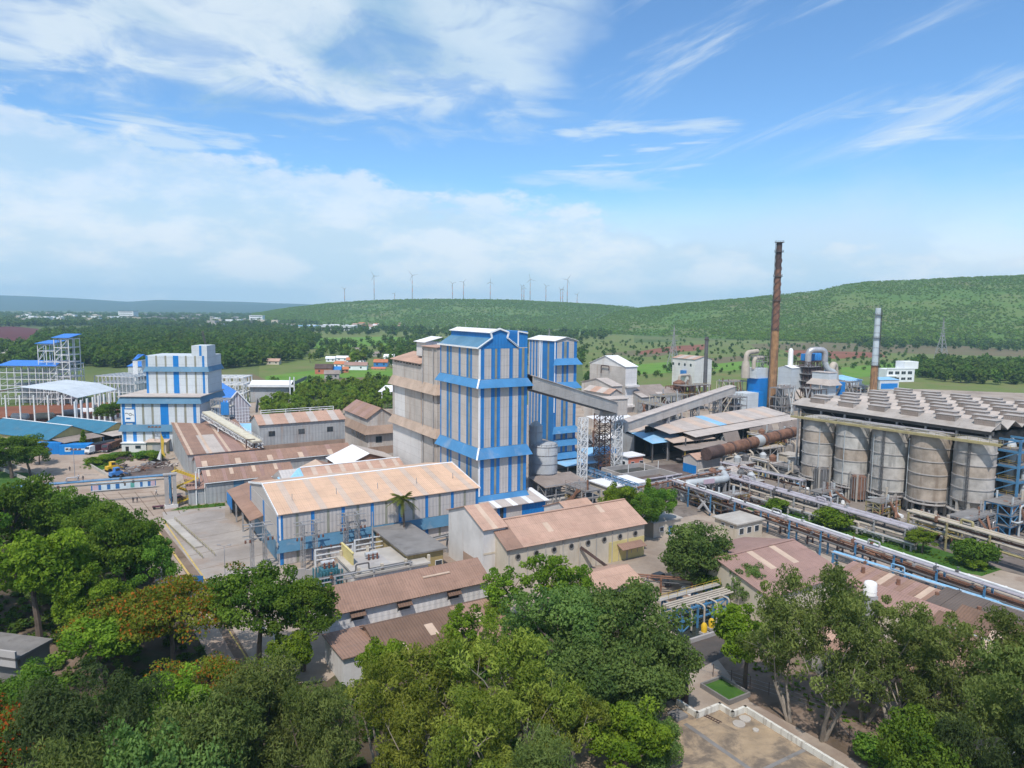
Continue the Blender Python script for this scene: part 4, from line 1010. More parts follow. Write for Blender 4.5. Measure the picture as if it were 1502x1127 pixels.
b.box('lift_head', 'clad_bright', 3, 8, Wd * .42, Wd * .62, 40, 44.6); b.slope((2.2, Wd * .4, 44.4), (2.2, Wd * .64, 44.4), (8.6, Wd * .64, 46.0), (8.6, Wd * .4, 46.0), 2, 'roof_white')
b.pipe('downpipe', 'steel_grey', [(-.25, Wd * .28, 1), (-.25, Wd * .28, 43)], .18); b.pipe('downpipe', 'steel_grey', [(-.25, Wd * .06, 1), (-.25, Wd * .06, 43)], .18)
for k in range(9): b.box('soffit_bracket', 'steel_dark', -.7, -.1, Wd * (.34 + .07 * k), Wd * (.34 + .07 * k) + .3, 37.3, 37.7)
# second blue tower
A = G(811, 690); L, Wd = along(A, UA, 845, 30), along(A, VA, 775, 30)
b = Bld('second_blue_tower', 'narrower blue striped tower with tiers of blue hoods behind the first tower', 'tower', A, UA, L, Wd)
b.body(44.6, 45.8, 'y', 'clad_grey')
st2 = [(1, B_), (2.4, G_), (1, B_), (1.3, O_), (1, B_), (2.6, G_), (1.4, B_)]
b.stripes('front', st2, 2, 44.3); b.stripes('left', [(3.4, B_), (1.2, O_), (3.2, B_), (.7, 'trim_white'), (1.5, B_), (1, G_), (1, B_), (1, G_), (1, B_), (1, G_), (1, B_), (1, G_)], 10, 44.3)
b.gable(44.6, 45.8, 'y', .5, .5, 5, 'roof_white')
for z in (36.4, 28.2, 12.8, 8.4, 3.8): b.skirt(z, z + 2.2, 1.6, 'skirt_tower', ('front',), e=.12)
b.box('corner_trim', 'trim_white', -.25, .12, -.25, -.09, 20, 44.5); b.box('corner_trim', 'trim_white', -.25, -.09, Wd * .52, Wd * .56, 30, 44.5)
b.box('lean_to_roof', 'roof_sky', -1, L + 4, -9, -.2, 3.0, 3.2); [b.box('post', 'steel_grey', x, x + .25, -8.8, -8.5, 0, 3) for x in (0, 5, 11)]
# round silo on legs between the towers
A = G(797, 727); o = thing('hopper_silo', 'small grey round silo on steel legs between the two blue towers', 'silo', (A.x, A.y, .1), UA)
MB().lathe([(4.0, 7.0), (4.0, 15.2), (3.6, 15.8), (.3, 16.6)], 28).build('shell', 'silo_grey', o, smooth=True)
MB().lathe([(.6, 3.2), (3.95, 6.98)], 24).build('cone', 'silo_grey', o, smooth=True)
for z in (7.2, 10, 12.6, 15.1): MB().lathe([(4.02, z), (4.12, z), (4.12, z + .14), (4.02, z + .14)], 28).build('hoop', 'steel_grey', o)
for k in range(6): a = k * PI / 3; pbeam('leg', 'concrete', o, (3.7 * math.cos(a), 3.7 * math.sin(a), 0), (3.7 * math.cos(a), 3.7 * math.sin(a), 7.2), .5)
handrail(o, [(3.9 * math.cos(a * PI / 8), 3.9 * math.sin(a * PI / 8), 15.2) for a in range(17)], 'steel_grey')
A = G(774, 730); o = thing('slim_silo', 'slim grey silo tucked against the right of the blue tower', 'silo', (A.x + 2.2, A.y + 3, .1), UA)
MB().lathe([(2.0, 0), (2.0, 21), (.4, 22.4)], 20).build('shell', 'silo_grey', o, smooth=True)
for z in (4, 9, 14, 19): MB().lathe([(2.01, z), (2.1, z), (2.1, z + .15), (2.01, z + .15)], 20).build('hoop', 'steel_grey', o)
# bottom clutter round the silo: low pens
A = G(800, 745); b = Bld('stone_pen', 'open steel lean-to over white bags beside the tower foot', 'lean-to', A, UA, 14, 8)
frame_box(b.o, 'steel_grey', 0, 14, 0, 8, [0, 3.2, 6], 4, 2, .22); b.slope((-.5, -.5, 5.6), (14.5, -.5, 5.6), (14.5, 8.5, 6.8), (-.5, 8.5, 6.8), 6, 'roof_grey')
for k in range(5): b.box('bag_stack', 'plaster_white', 1 + 2.5 * k, 2.9 + 2.5 * k, 1, 3, 0, 1.8)
# small blue and white annex before the tower
A = G(722, 771); L, Wd = along(A, UA, 800, 4), 7.5
b = Bld('annex', 'low annex with blue panels and pale roof at the foot of the blue tower', 'building', A, UA, L, Wd)
b.body(4.6, None, m='clad_grey', he2=5.6)
b.stripes('front', [(1.6, G_), (1, B_), (1.2, 'glass_dark'), (1, B_), (5.5, G_), (8.6, 'clad_deepblue')], 0.2, 4.5); b.stripes('left', [(3, G_), (1, B_), (3, G_)], 0.2, 4.5)
b.slope((-2.5, -1, 4.5), (L + .6, -1, 4.5), (L + .6, Wd + .5, 5.9), (-2.5, Wd + .5, 5.9), 12, lambda i: ('roof_palegrey', 'roof_white')[i % 3 == 2])
# tall white house with pink roof
A, L, Wd = fit((685, 854), 0, UA, 741, None); A = G(709, 852); L = along(A, UA, 741, 5); Wd = along(A, VA, 658, 8)
b = Bld('white_house', 'tall white gabled plant house with pink tiled roof beside the long factory', 'building', A, UA, L, Wd)
b.body(10.6, 13.4, 'x', 'plaster_white'); b.gable(10.6, 13.4, 'x', .5, .4, 5, lambda i, r: 'roof_sheet_pale' if i == 2 else 'roof_pink')
b.box('plinth_band', 'plaster_cream', -.05, L + .05, -.06, -.005, 5.2, 5.6); b.opening('front', 3, 1.2, 1.2, 2.4)
b.box('stained_panel', 'clad_brown', -.05, -.004, 1, 9, .2, 3.4)
# long factory with round vents
A = G(743, 860); L = along(A, UA, 945, 6); Wd = 15
b = Bld('long_factory', 'long cream walled factory with row of round vents and brown pitched roof', 'factory', A, UA, L, Wd)
b.body(7.6, 11.0, 'x', 'plaster_cream'); b.gable(7.6, 11.0, 'x', .6, .4, 28, lambda i, r: 'roof_sheet_pale' if (i, r) in ((9, 1), (21, 2)) else ('roof_brown' if i < 3 else 'roof_pink'), rows=3, cap='roof_pink')
for k in range(8):
    t = L * (.07 + .122 * k)
    b.box('pilaster', 'concrete_pale', t - 2.2, t - 1.95, -.12, -.004, 0, 7.2)
    v = MB().ring([(t, -.01, 5.6), (t, -.22, 5.6)], .62, 16).build('vent', 'concrete_dark', b.o); MB().ring([(t, -.2, 5.6), (t, -.24, 5.6)], .45, 14).build('fan_hub', 'dark_inside', v)
b.box('dado', 'plaster_yellow', L * .72, L, -.08, -.005, 0, 4.6)
b.opening('front', L * .80, 2, 2.4); b.opening('front', L * .9, 1.6, 1.4, 1.2)
b.slope((L * .78, -2.2, 3.0), (L * .97, -2.2, 3.0), (L * .97, -.1, 3.8), (L * .78, -.1, 3.8), 3, 'roof_brown', name='porch_roof')
b.beam('loading_chute', 'rust_dark', (L * .50, -.3, 5.0), (L * .62, -5, 1.0), .5)
# roofs behind the factory
A = G(845, 764, 5.5); Lw_, Ww_ = along(A, UA, 884, 5.5), along(A, VA, 798, 5.5)
b = Bld('rear_workshop', 'pink roofed workshop with white gable behind the long factory', 'building', A, UA, Lw_, Ww_)
b.body(5.5, 8.2, 'x', 'plaster_white'); b.gable(5.5, 8.2, 'x', .4, .3, 8, 'roof_pink')
A = G(780, 777, 4.6)
b = Bld('rear_shed', 'small pink roofed shed with pale skylight behind the long factory', 'shed', A, UA, along(A, UA, 832, 4.6), 9)
b.body(4.6, 6.6, 'x', 'plaster_white'); b.gable(4.6, 6.6, 'x', .4, .3, 7, lambda i, r: 'roof_sheet_pale' if i == 3 else 'roof_pink')
# small pink roof in front of the factory
A = G(845, 905); b = Bld('yard_shed', 'small salmon roofed shed in front of the long factory', 'shed', G(880, 893), UA, along(G(880, 893), UA, 940, 3), 9)
b.body(3.4, 5.0, 'x', 'plaster_cream'); b.gable(3.4, 5.0, 'x', .6, .5, 6, 'roof_pink'); b.opening('front', 2, 2, 2.2)
b = Bld('corner_store', 'flat roofed cream store behind the big round tree', 'building', G(958, 790), UA, 9, 7)
b.body(3.6, None, m='plaster_cream'); b.box('roof_slab', 'concrete_pale', -.4, 9.4, -.4, 7.4, 3.62, 3.9); b.door('front', 5, 1.1, 2.2); b.window('front', 2, 1.2, 1.4, 1.2)
b = Bld('control_cabin', 'flat roofed cream cabin partly hidden by trees near the blue pipe bridge', 'building', G(893, 742), UA, 14, 9)
b.body(5, None, m='plaster_cream'); b.box('roof_slab', 'roof_white', -.4, 14.4, -.4, 9.4, 5.02, 5.35)
for k in range(3): b.window('left', 1.5 + 2.5 * k, 2.4, 1.5, 1.3)
# front long shed
A = G(484, 945); L = along(A, UA, 716, 3); Wd = 10
b = Bld('front_shed', 'long low shed with white wall, dark vents and patched brown roof', 'shed', A, UA, L, Wd)
b.body(5.2, 7.6, 'x', 'clad_bright'); b.gable(5.2, 7.6, 'x', .7, .4, 15, lambda i, r: 'roof_brown', rows=2)
for k in (.12, .40, .72):
    b.opening('front', L * k, 2.2, 1.0, 3.0, name='vent'); b.slope((L * k - .2, -1.0, 3.9), (L * k + 2.4, -1.0, 3.9), (L * k + 2.4, -.1, 4.5), (L * k - .2, -.1, 4.5), 1, 'roof_umber', name='hood')
b.box('loose_sheet', 'roof_sheet_pale', L * .6, L * .78, 2.6, 3.6, 6.75, 6.9)
# nearer shed with a second gable
A = G(505, 1012); L = 27
b = Bld('near_shed', 'nearest brown roofed shed with pale end wall and taller bay on its right', 'shed', A, UA, L, 9.6)
b.body(4.7, None, 'x', 'plaster_white', he2=4.1, x1=6.2)
for r in range(3):
    f0, f1 = r / 3, (r + 1) / 3; z = lambda f: 4.74 - .6 * f
    b.slope((-.4, -.5 + 10.4 * f0, z(f0)), (6.4, -.5 + 10.4 * f0, z(f0)), (6.4, -.5 + 10.4 * f1, z(f1)), (-.4, -.5 + 10.4 * f1, z(f1)), 6, 'roof_brown')
b.body(3.4, 5.7, 'x', 'clad_brown', x0=5.6, x1=L + 1, y0=-4.5, y1=8.0, rp=.84, name='raised_bay', he2=4.9)
b.gable(3.4, 5.7, 'x', .6, .4, 16, lambda i, r: 'roof_sheet_pale' if (i, r) in ((2, 1), (6, 2), (9, 1), (12, 2)) else ('roof_umber', 'roof_brown')[i > 9], x0=5.6, x1=L + 1, y0=-4.5, y1=8.0, rp=.84, he2=4.9, rows=4)
# ---------------------------------------------------------------- conveyors and trestles
P = at_depth(772, 571, 191); Q = at_depth(897, 606, 236)
gallery('conveyor_gallery', 'grey covered conveyor sloping down from the blue tower to the transfer house', (P.x, P.y, P.z), (Q.x, Q.y, Q.z), 4.2, 3.6, 'clad_beige', 'roof_palegrey', 9)
A = Vector((Q.x, Q.y, 0)); b = Bld('transfer_house', 'small grey transfer house on top of the rusty lattice trestle', 'building', A + Vector((-3, -2.4, 0)), math.radians(20), 9, 7); zt = Q.z
b.o.location.z = zt - .8
b.body(5.6, 6.2, 'x', 'clad_old'); b.gable(5.6, 6.2, 'x', .3, .3, 3, 'roof_palegrey')
trestle('lattice_trestle', 'rusty brown lattice trestle under the transfer house', G(882, 690), math.radians(20), 4.2, 4.2, zt - .9, 9, 'rust')
trestle('lattice_trestle', 'white lattice trestle in front of the rusty one beneath the transfer house', G(903, 690), math.radians(20), 3.0, 3.0, zt - 1.2, 7, 'steel_white')
trestle('lattice_trestle', 'slim white lattice mast left of the rusty trestle', G(853, 720), math.radians(20), 2.2, 2.2, 22.5, 10, 'steel_white')
P = at_depth(908, 634, 243); Q = at_depth(1072, 577, 318)
gallery('conveyor_gallery', 'pale covered conveyor rising to the right towards the blue kiln building', P, Q, 4.2, 3.2, 'clad_beige', 'roof_palegrey', 12)
for k, f in enumerate((.35, .62, .85)):
    p = Vector(P).lerp(Vector(Q), f); trestle('conveyor_bent', ('first', 'second', 'third')[k] + ' steel bent from the left under the rising conveyor', p, math.radians(25), 1.2, 4, p.z - .2, 4, 'steel_grey')
# ---------------------------------------------------------------- pale buildings behind
A = G(916, 606); L = along(A, UA, 934, 15); Wd = along(A, VA, 865, 20)
b = Bld('white_plant_house', 'tall pale plant house with white end wall and step roofs right of the towers', 'building', A, UA, L, Wd)
b.body(25, 30, 'x', 'clad_bright', rp=.55); b.gable(25, 30, 'x', .5, .5, 4, 'roof_white', rp=.55)
b.box('beige_panel', 'clad_old', -.08, -.004, .1, Wd - .1, 10, 24.8); b.box('hood', 'clad_bright', -.3, L + .3, -2.2, 0, 14, 15)
b.box('lower_hood', 'clad_bright', 0, L, -1.6, 0, 3, 4.2)
b.pipe('vent_pipe', 'rust_dark', route([(-1, 20, 20), (-1, 20, 24.5), (-1, 13, 24.5), (-1, 13, 22)], 1), .3)
A = G(897, 612); b = Bld('stepped_house', 'beige lower plant house with pink roof in front of the tall pale one', 'building', A, UA, along(A, UA, 912, 10), along(A, VA, 853, 10))
b.body(16, 19, 'x', 'clad_old', rp=.5); b.gable(16, 19, 'x', .5, .5, 4, lambda i, r: 'roof_palegrey')
A = G(893, 634); b = Bld('screen_house', 'small beige screen house with window slots beside the conveyor', 'building', A, UA, along(A, UA, 911, 10), along(A, VA, 857, 10))
b.body(17.5, 19.4, 'y', 'clad_old'); b.gable(17.5, 19.4, 'y', .5, .5, 4, lambda i, r: ('roof_pink', 'roof_palegrey')[i % 2]); b.window('front', 3, 11, 1.4, 3); b.window('left', 4, 12, 1.2, 2.6); b.window('left', 10, 12, 1.2, 2.6)
A = G(1018, 569); b = Bld('boxy_white_house', 'boxy white plant house with pink roof standing apart near the fields', 'building', A, UA, along(A, UA, 1043.5, 10), along(A, VA, 986, 12))
b.body(20.5, 22.5, 'y', 'clad_bright'); b.gable(20.5, 22.5, 'y', .5, .5, 5, lambda i, r: ('roof_pink', 'roof_palegrey')[i % 2])
for k in range(4): b.window('left', 3 + 6 * k, 15, 2, 2.2)
b.box('side_box', 'paint_blue', -2.5, -.1, 8, 12, 8, 12)
A = G(1033, 590); o = thing('stub_stack', 'dark thin vent stack in front of the boxy white house', 'chimney', (A.x, A.y, .1)); MB().lathe([(1.3, 0), (1.1, 30), (1.1, 40)], 14).build('shaft', 'steel_dark', o, smooth=True); MB().lathe([(1.15, 38), (1.4, 38), (1.4, 38.5), (1.15, 38.5)], 14).build('collar', 'rust_dark', o)
# scrap steel and low sheds before it
A = G(985, 612); b = Bld('ore_store', 'long grey store with pale roof below the boxy white house', 'building', A + Vector((-14, 10, 0)), UA, 36, 16)
b.body(9, 11.5, 'x', 'clad_aged'); b.gable(9, 11.5, 'x', .5, .5, 8, lambda i, r: ('roof_grey', 'roof_palegrey')[i % 3 == 0])
A = G(880, 610); b = Bld('ore_lean_to', 'grey lean-to shed right of the tall pale plant house', 'shed', G(935, 606), UA, 22, 14)
b.body(10, 14, 'x', 'clad_aged'); b.gable(10, 14, 'x', .5, .5, 5, 'roof_grey')
A = G(990, 606); o = thing('open_steelwork', 'tangle of rusty open steel decks beneath the rising conveyor', 'steelwork', (A.x + 3, A.y + 10, .1), UA)
frame_box(o, 'rust', 0, 18, 0, 9, [0, 5, 9, 13], 5, 2, .3); [pbox('deck', 'steel_grey', o, 0, 18, 0, 9, z, z + .15) for z in (5.01, 9.01)]
MB().lathe([(3.5, 9.2), (3.5, 15), (1, 16.5)], 18, (6, 4.5)).build('cyclone', 'rust', o, smooth=True)
ppipe('duct', 'pipe_cream', o, route([(6, 4.5, 16), (6, 4.5, 19), (14, 4.5, 19), (16, 4.5, 9)], 1.5), .8)
# ---------------------------------------------------------------- kiln sheds
A = G(957, 677); b = Bld('charge_shed', 'shed with wide sloping roof half sky blue half dusty pink', 'shed', A, UA, 18, 26)
b.slope((-3, -3, 7.2), (15, -3, 7.2), (15, 22, 11.6), (-3, 22, 11.6), 6, lambda i: 'roof_sky')
b.slope((-3, 8.8, 9.5), (15, 8.8, 9.5), (15, 22, 11.85), (-3, 22, 11.85), 6, lambda i: ('roof_palegrey', 'roof_dustgrey')[i % 2], name='dusted_sheet')
b.slope((-6, 22.2, 11.4), (13, 22.2, 11.4), (13, 33, 12.6), (-6, 33, 12.6), 5, 'roof_white')
for x in (-2, 6, 14):
    for y in (-2, 8, 20): b.box('column', 'steel_dark', x - .2, x + .2, y - .2, y + .2, 0, 7 if y < 0 else (8.4 if y < 10 else 10.8))
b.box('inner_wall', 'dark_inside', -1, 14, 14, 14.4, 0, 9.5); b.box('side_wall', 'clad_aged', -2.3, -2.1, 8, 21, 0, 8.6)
KA = math.radians(40); A = G(996, 645, 9.0); L = along(A, KA, 1168, 9)
b = Bld('kiln_shed', 'very long dusty roofed kiln shed with one sky blue sheet running towards the silos', 'shed', A, KA, L, 16)
b.slope((0, 4, 10.3), (L, 4, 10.3), (L, 16, 12.4), (0, 16, 12.4), 16, lambda i: 'roof_sky' if i == 6 else ('roof_palegrey', 'roof_dustgrey', 'roof_palegrey')[i % 3])
b.slope((8, -1.5, 9.0), (L + 1, -1.5, 9.0), (L + 1, 4.2, 10.0), (8, 4.2, 10.0), 12, lambda i: 'roof_palegrey')
for k in range(9):
    x = 4 + (L - 8) * k / 8; b.box('column', 'steel_dark', x - .2, x + .2, -.2, .2, 0, 9); b.box('column', 'steel_dark', x - .2, x + .2, 15, 15.4, 0, 12)
for (f0, f1) in ((.30, .42), (.52, .72), (.78, .98)):
    b.slope((L * f0, -3.2, 5.0), (L * f1, -3.2, 5.0), (L * f1, -1.6, 8.8), (L * f0, -1.6, 8.8), 4, 'roof_grey', name='hanging_sheet')
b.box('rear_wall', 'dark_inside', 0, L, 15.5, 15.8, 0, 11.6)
A = G(1003, 683); b = Bld('weigh_shelter', 'two tier grey roofed open shelter in front of the sky blue roof', 'shelter', A, UA, 24, 9)
b.slope((-1, -1, 5.4), (24, -1, 5.4), (24, 4.5, 6.2), (-1, 4.5, 6.2), 6, 'roof_grey'); b.slope((-1.5, 4, 7.4), (20, 4, 7.4), (20, 9, 8.4), (-1.5, 9, 8.4), 6, 'roof_dustgrey')
for x in (0, 8, 16, 23): b.box('post', 'steel_yellow' if x == 0 else 'steel_grey', x - .15, x + .15, -.5, -.2, 0, 5.4); b.box('post', 'steel_grey', x - .15, x + .15, 8.4, 8.7, 0, 8)
b.box('belt', 'steel_dark', 0, 23, 2, 4, 1.4, 1.8); handrail(b.o, [(0, -.9, 1), (23, -.9, 1)], 'steel_yellow')
# rotary kiln
A = G(1056, 660, 8); K0 = Vector((A.x, A.y, 7.2))
o = thing('rotary_kiln', 'rusty horizontal rotary kiln drum on concrete piers', 'kiln', (K0.x, K0.y, .1), KA)
MB().ring([(0, 0, 7.6), (50, 0, 9.0)], 2.0, 24).build('drum', 'rust', o, smooth=True)
MB().ring([(-8, 0, 7.4), (0, 0, 7.6)], 2.2, 24).build('hood', 'rust_dark', o, smooth=True); MB().ring([(22, 0, 8.2), (26, 0, 8.32)], 2.05, 24).build('pale_section', 'pipe_duct', o, smooth=True)
for x in (6, 15.5, 27.5, 36, 45):
    MB().ring([(x, 0, 7.6 + .028 * x), (x + .8, 0, 7.6 + .028 * x)], 2.2, 24).build('riding_ring', 'rust_dark', o, smooth=True); pbox('pier', 'concrete', o, x - .6, x + 1.5, -2.4, 2.4, 0, 4.6)
    ppipe('cooling_duct', 'pipe_cream', o, route([(x, -3.4, 1), (x, -3.4, 5.2), (x, -1.9, 6.2)], .7), .35)
# little red and white cabin, small sheds, settling basin
A = G(921, 691); b = Bld('red_white_cabin', 'little cabin with one white and one red wall and flat white roof', 'cabin', A, UA, along(A, UA, 943, 2), along(A, VA, 905, 2))
b.body(4.6, None, m='plaster_pure'); b.box('red_wall', 'plaster_red', .05, b.L - .05, -.06, -.004, 0, 4.55); b.box('roof_slab', 'roof_white', -.5, b.L + .5, -.5, b.W + .5, 4.62, 5.0)
b.window('front', 1.2, 1.6, 1.6, 1.4); b.window('front', 5, 1.6, 1.8, 1.4); b.window('left', 1.4, 1.6, 1.5, 1.4); b.window('left', 4.2, 1.6, 1.5, 1.4); b.door('front', 3.4, 1.0, 2.2, 'steel_white')
A = G(1021, 697); b = Bld('blue_dado_shed', 'small grey shed with blue lower end wall and pink roof', 'shed', A, UA, along(A, UA, 1056, 2), along(A, VA, 1002, 3))
b.body(5.2, 6.6, 'x', 'clad_grey'); b.gable(5.2, 6.6, 'x', .4, .3, 6, 'roof_pink'); b.box('blue_dado', 'clad_deepblue', -.07, -.004, .02, b.W - .02, 0.05, 3)
A = G(940, 716); b = Bld('settling_basin', 'open concrete settling basin beside the red and white cabin', 'basin', A, UA, 17, 20)
for (x0, x1, y0, y1) in ((0, 17, 0, .5), (0, 17, 19.5, 20), (0, .5, .5, 19.5), (16.5, 17, .5, 19.5), (.5, 16.5, 9.5, 10)): b.box('wall', 'concrete', x0, x1, y0, y1, 0, 2.4)
b.box('sludge', 'slag', .5, 16.5, .5, 9.5, .02, .5); b.box('sludge', 'water_dark', .5, 16.5, 10, 19.5, .02, .9); b.pipe('overflow_pipe', 'pipe_lilac', [(-.5, -.4, 2.5), (17, -.4, 2.5)], .3)
for (x, y) in ((3, 9.7), (10, 9.7), (16, 9.7)): b.pipe('stand_pipe', 'steel_white', [(x, y, 2.3), (x, y, 5)], .12)
# ---------------------------------------------------------------- process cluster
A = G(1112, 607); L = along(A, UA, 1131, 10); Wd = along(A, VA, 1095, 10)
b = Bld('blue_kiln_building', 'bright blue clad block with pale top storey at the foot of the tall rusty chimney', 'building', A, UA, L, Wd)
zt = hgt(A, 556); b.body(zt, None, m='clad_deepblue'); b.box('top_storey', 'clad_white', -1.5, L - 2, 1, Wd + 1, zt, zt + 5.5)
MB().lathe([(2.2, zt), (2.2, zt + 7), (1.8, zt + 9)], 16, (-4, Wd - 2)).build('cyclone', 'pipe_cream', b.o, smooth=True)
b.pipe('duct', 'pipe_cream', route([(-4, Wd - 2, zt + 5), (-4, Wd - 2, zt + 14), (5, Wd - 2, zt + 14.5)], 3), 1.3, 12); b.pipe('duct', 'pipe_cream', route([(-1, Wd - 5, zt + 5), (-1, Wd - 5, zt + 11), (6, Wd - 5, zt + 11)], 2.4), 1.1, 12)
frame_box(b.o, 'steel_grey', 0, L - 2, 2, Wd, [zt + 5.5, zt + 9, zt + 12], 3, 2, .2)
b.box('annex', 'clad_white', -14, -4, -3, 6, 0, 12); b.box('annex_side', 'clad_deepblue', -4, -.02, -3, 4, 0, 12.2)
b.box('penthouse', 'clad_deepblue', L + .1, L + 4, 5, 9, zt - 5, zt + 4)
# tall rusty chimney
A = G(1131, 606); zt = hgt(A, 355)
o = thing('tall_chimney', 'very tall rusty brown chimney with spiral strakes rising above the hill line', 'chimney', (A.x, A.y, .1))
zs = zt * .49
MB().lathe([(2.5, 0), (2.05, zs)], 24).build('lower_shaft', 'rust_orange', o, smooth=True); MB().lathe([(1.95, zs), (1.6, zt * .84)], 24).build('middle_shaft', 'rust', o, smooth=True); MB().lathe([(1.55, zt * .84), (1.45, zt - .2)], 24).build('top_shaft', 'rust_dark', o, smooth=True)
for s in range(3):
    pth = [(1.95 * math.cos(a), 1.95 * math.sin(a), zs + (zt * .92 - zs) * k / 60) for k in range(61) for a in [s * 2.094 + k * .33]]
    MB().ring([(x * (1 - .18 * (z - zs) / (zt - zs)), y * (1 - .18 * (z - zs) / (zt - zs)), z) for x, y, z in pth], .22, 5).build('strake', 'rust_dark', o)
for z in (zs, zt * .66, zt * .80, zt * .94, zt - .6):
    MB().lathe([(1.4, z), (2.45, z), (2.45, z + .2), (1.4, z + .2)], 20).build('platform', 'steel_dark', o); handrail(o, [(2.4 * math.cos(k * PI / 6), 2.4 * math.sin(k * PI / 6), z + .2) for k in range(13)], 'steel_dark', .9, 3)
lattice(o, 'steel_dark', (-2.5, -.6, 2), (-1.9, -.5, zt - 1), .5, 60, 'ladder', .08)
# small white stack on a grey filter house
A = G(1158, 604); zt = hgt(A, 541); b = Bld('filter_house', 'grey filter house with short white stack on its roof right of the tall chimney', 'building', A, UA, 9, 9)
b.body(zt, zt + 1.2, 'x', 'clad_white'); b.slope((-.3, -.3, zt), (9.3, -.3, zt), (9.3, 4.5, zt + 1.3), (-.3, 4.5, zt + 1.3), 3, 'roof_white')
MB().lathe([(1.5, zt), (1.3, zt + 9.6), (.9, zt + 10.6), (.3, zt + 11)], 18, (4.5, 4.5)).build('stack', 'tank_white', b.o, smooth=True)
for k in range(3): b.slope((-4 + 4.2 * k, -3.5, 6 + k), (-.2 + 4.2 * k, -3.5, 6 + k), (-.2 + 4.2 * k, -.2, 10 + k), (-4 + 4.2 * k, -.2, 10 + k), 2, 'roof_palegrey', name='hopper_side')
b.box('bin', 'clad_white', 9.2, 13, -1, 4, 0, zt - 10); b.box('bin', 'clad_aged', -6, -.1, 0, 6, 0, 15)
# scaffolded tower with white swan neck duct
A = G(1187, 606); zt = hgt(A, 524); o = thing('duct_tower', 'dark scaffolded steel tower with white swan neck duct and blue filters on top', 'tower', (A.x, A.y + 4, .1), UA)
frame_box(o, 'rust_dark', 0, 9, 0, 9, [0, 5, 9, 13, 17, 21, 25, zt - 3], 4, 3, .35)
pbox('vessel', 'rust_dark', o, 1.5, 7.5, 1.5, 7.5, 6, zt - 5)
for z in (9, 13, 17, 21, 25): pbox('deck', 'steel_grey', o, -.8, 9.8, -.8, 9.8, z, z + .18); handrail(o, [(-.8, 9.8, z + .2), (-.8, -.8, z + .2), (9.8, -.8, z + .2)], 'steel_grey')
c0 = (2, 2)
ppipe('swan_neck', 'pipe_silver', o, route([(2.2, 2.2, zt - 6), (2.2, 2.2, zt + 3.5), (11, -2, zt + 3.5), (11, -2, zt - 3)], 3), 1.7, 14)
ppipe('elbow_duct', 'pipe_duct', o, route([(11, -2, zt - 3), (12.5, -3, zt - 8), (18, -4, zt - 9), (18, -4, zt - 16)], 2.5), 1.6, 14)
pbox('filter_box', 'clad_blue', o, 3.5, 9, 3, 8, zt - 2.8, zt + 1)
for k in range(6): MB().lathe([(.9, zt - 3), (.9, zt + .6), (.3, zt + 1.6)], 10, (12 + 1.9 * k, 6)).build('filter_bag', 'clad_blue', o, smooth=True)
frame_box(o, 'rust_dark', 10, 22, 4, 10, [0, 8, 14, 20, zt - 3.2], 4, 1, .3); pbox('deck', 'rust_dark', o, 10, 22, 4, 10, zt - 3.15, zt - 3)
pbox('vessel', 'rust_dark', o, 12, 20, 5, 9, 8, zt - 7); ppipe('elbow_duct', 'pipe_cream', o, route([(20, 0, zt - 14), (22, 1, zt - 6), (26, 2, zt - 5), (28, 2, zt - 16)], 2.4), 1.8, 14)
A = G(1213, 612); zt = hgt(A, 548); b = Bld('grey_hopper_house', 'grey clad house with pitched hood collar before the scaffolded tower', 'building', A, UA, along(A, UA, 1227, 20), along(A, VA, 1191, 20))
b.body(zt, None, m='clad_white'); b.skirt(zt - 6.5, zt - 3.4, 2.2, 'roof_palegrey'); b.box('roof_slab', 'roof_palegrey', -.3, b.L + .3, -.3, b.W + .3, zt + .01, zt + .3)
b.box('blue_shaft', 'clad_deepblue', b.L + 10, b.L + 14, 4, 8, 0, zt - 6); b.beam('brace_arm', 'steel_dark', (b.L + 1, 3, 6), (b.L + 10, 4, 16), .8); b.beam('brace_arm', 'steel_dark', (b.L + 1, 3, 14), (b.L + 10, 4, 14), .6)
A = G(1240, 590); o = thing('substation_house', 'low sky blue roofed plant house left of the pale grey chimney', 'building', (A.x, A.y, .1), UA)
pbox('wall', 'clad_white', o, 0, 16, 0, 14, 0, 13); slab([(-.5, -.5, 13), (16.5, -.5, 13), (16.5, 14.5, 15), (-.5, 14.5, 15)], 'roof', 'roof_sky', o); frame_box(o, 'steel_grey', 0, 16, -5, -.1, [0, 5, 9], 5, 1, .25)
[pbox('blue_tank', 'clad_deepblue', o, 1 + 4 * k, 4 + 4 * k, 15, 18, 0, 18) for k in range(3)]
# pale grey chimney
A = G(1279, 597); zt = hgt(A, 452); o = thing('grey_chimney', 'slender pale grey chimney with rusty foot in front of the green hill', 'chimney', (A.x, A.y, .1))
MB().lathe([(2.1, 0), (1.9, zt * .42)], 20).build('lower_shaft', 'rust_orange', o, smooth=True); MB().lathe([(1.75, zt * .42), (1.5, zt)], 20).build('upper_shaft', 'chimney_pale', o, smooth=True)
for z in (zt * .42, zt * .70, zt * .93):
    MB().lathe([(1.5, z), (2.6, z), (2.6, z + .2), (1.5, z + .2)], 20).build('platform', 'steel_dark', o); handrail(o, [(2.5 * math.cos(k * PI / 6), 2.5 * math.sin(k * PI / 6), z + .2) for k in range(13)], 'steel_dark', .9, 3)
for k in range(7): z = zt * (.45 + .075 * k); MB().lathe([(1.5, z), (1.9 - .03 * k, z), (1.9 - .03 * k, z + .18), (1.5, z + .18)], 20).build('hoop', 'steel_grey', o)
lattice(o, 'steel_dark', (2.1, -.5, 2), (1.9, -.5, zt - 1), .5, 40, 'ladder', .08)
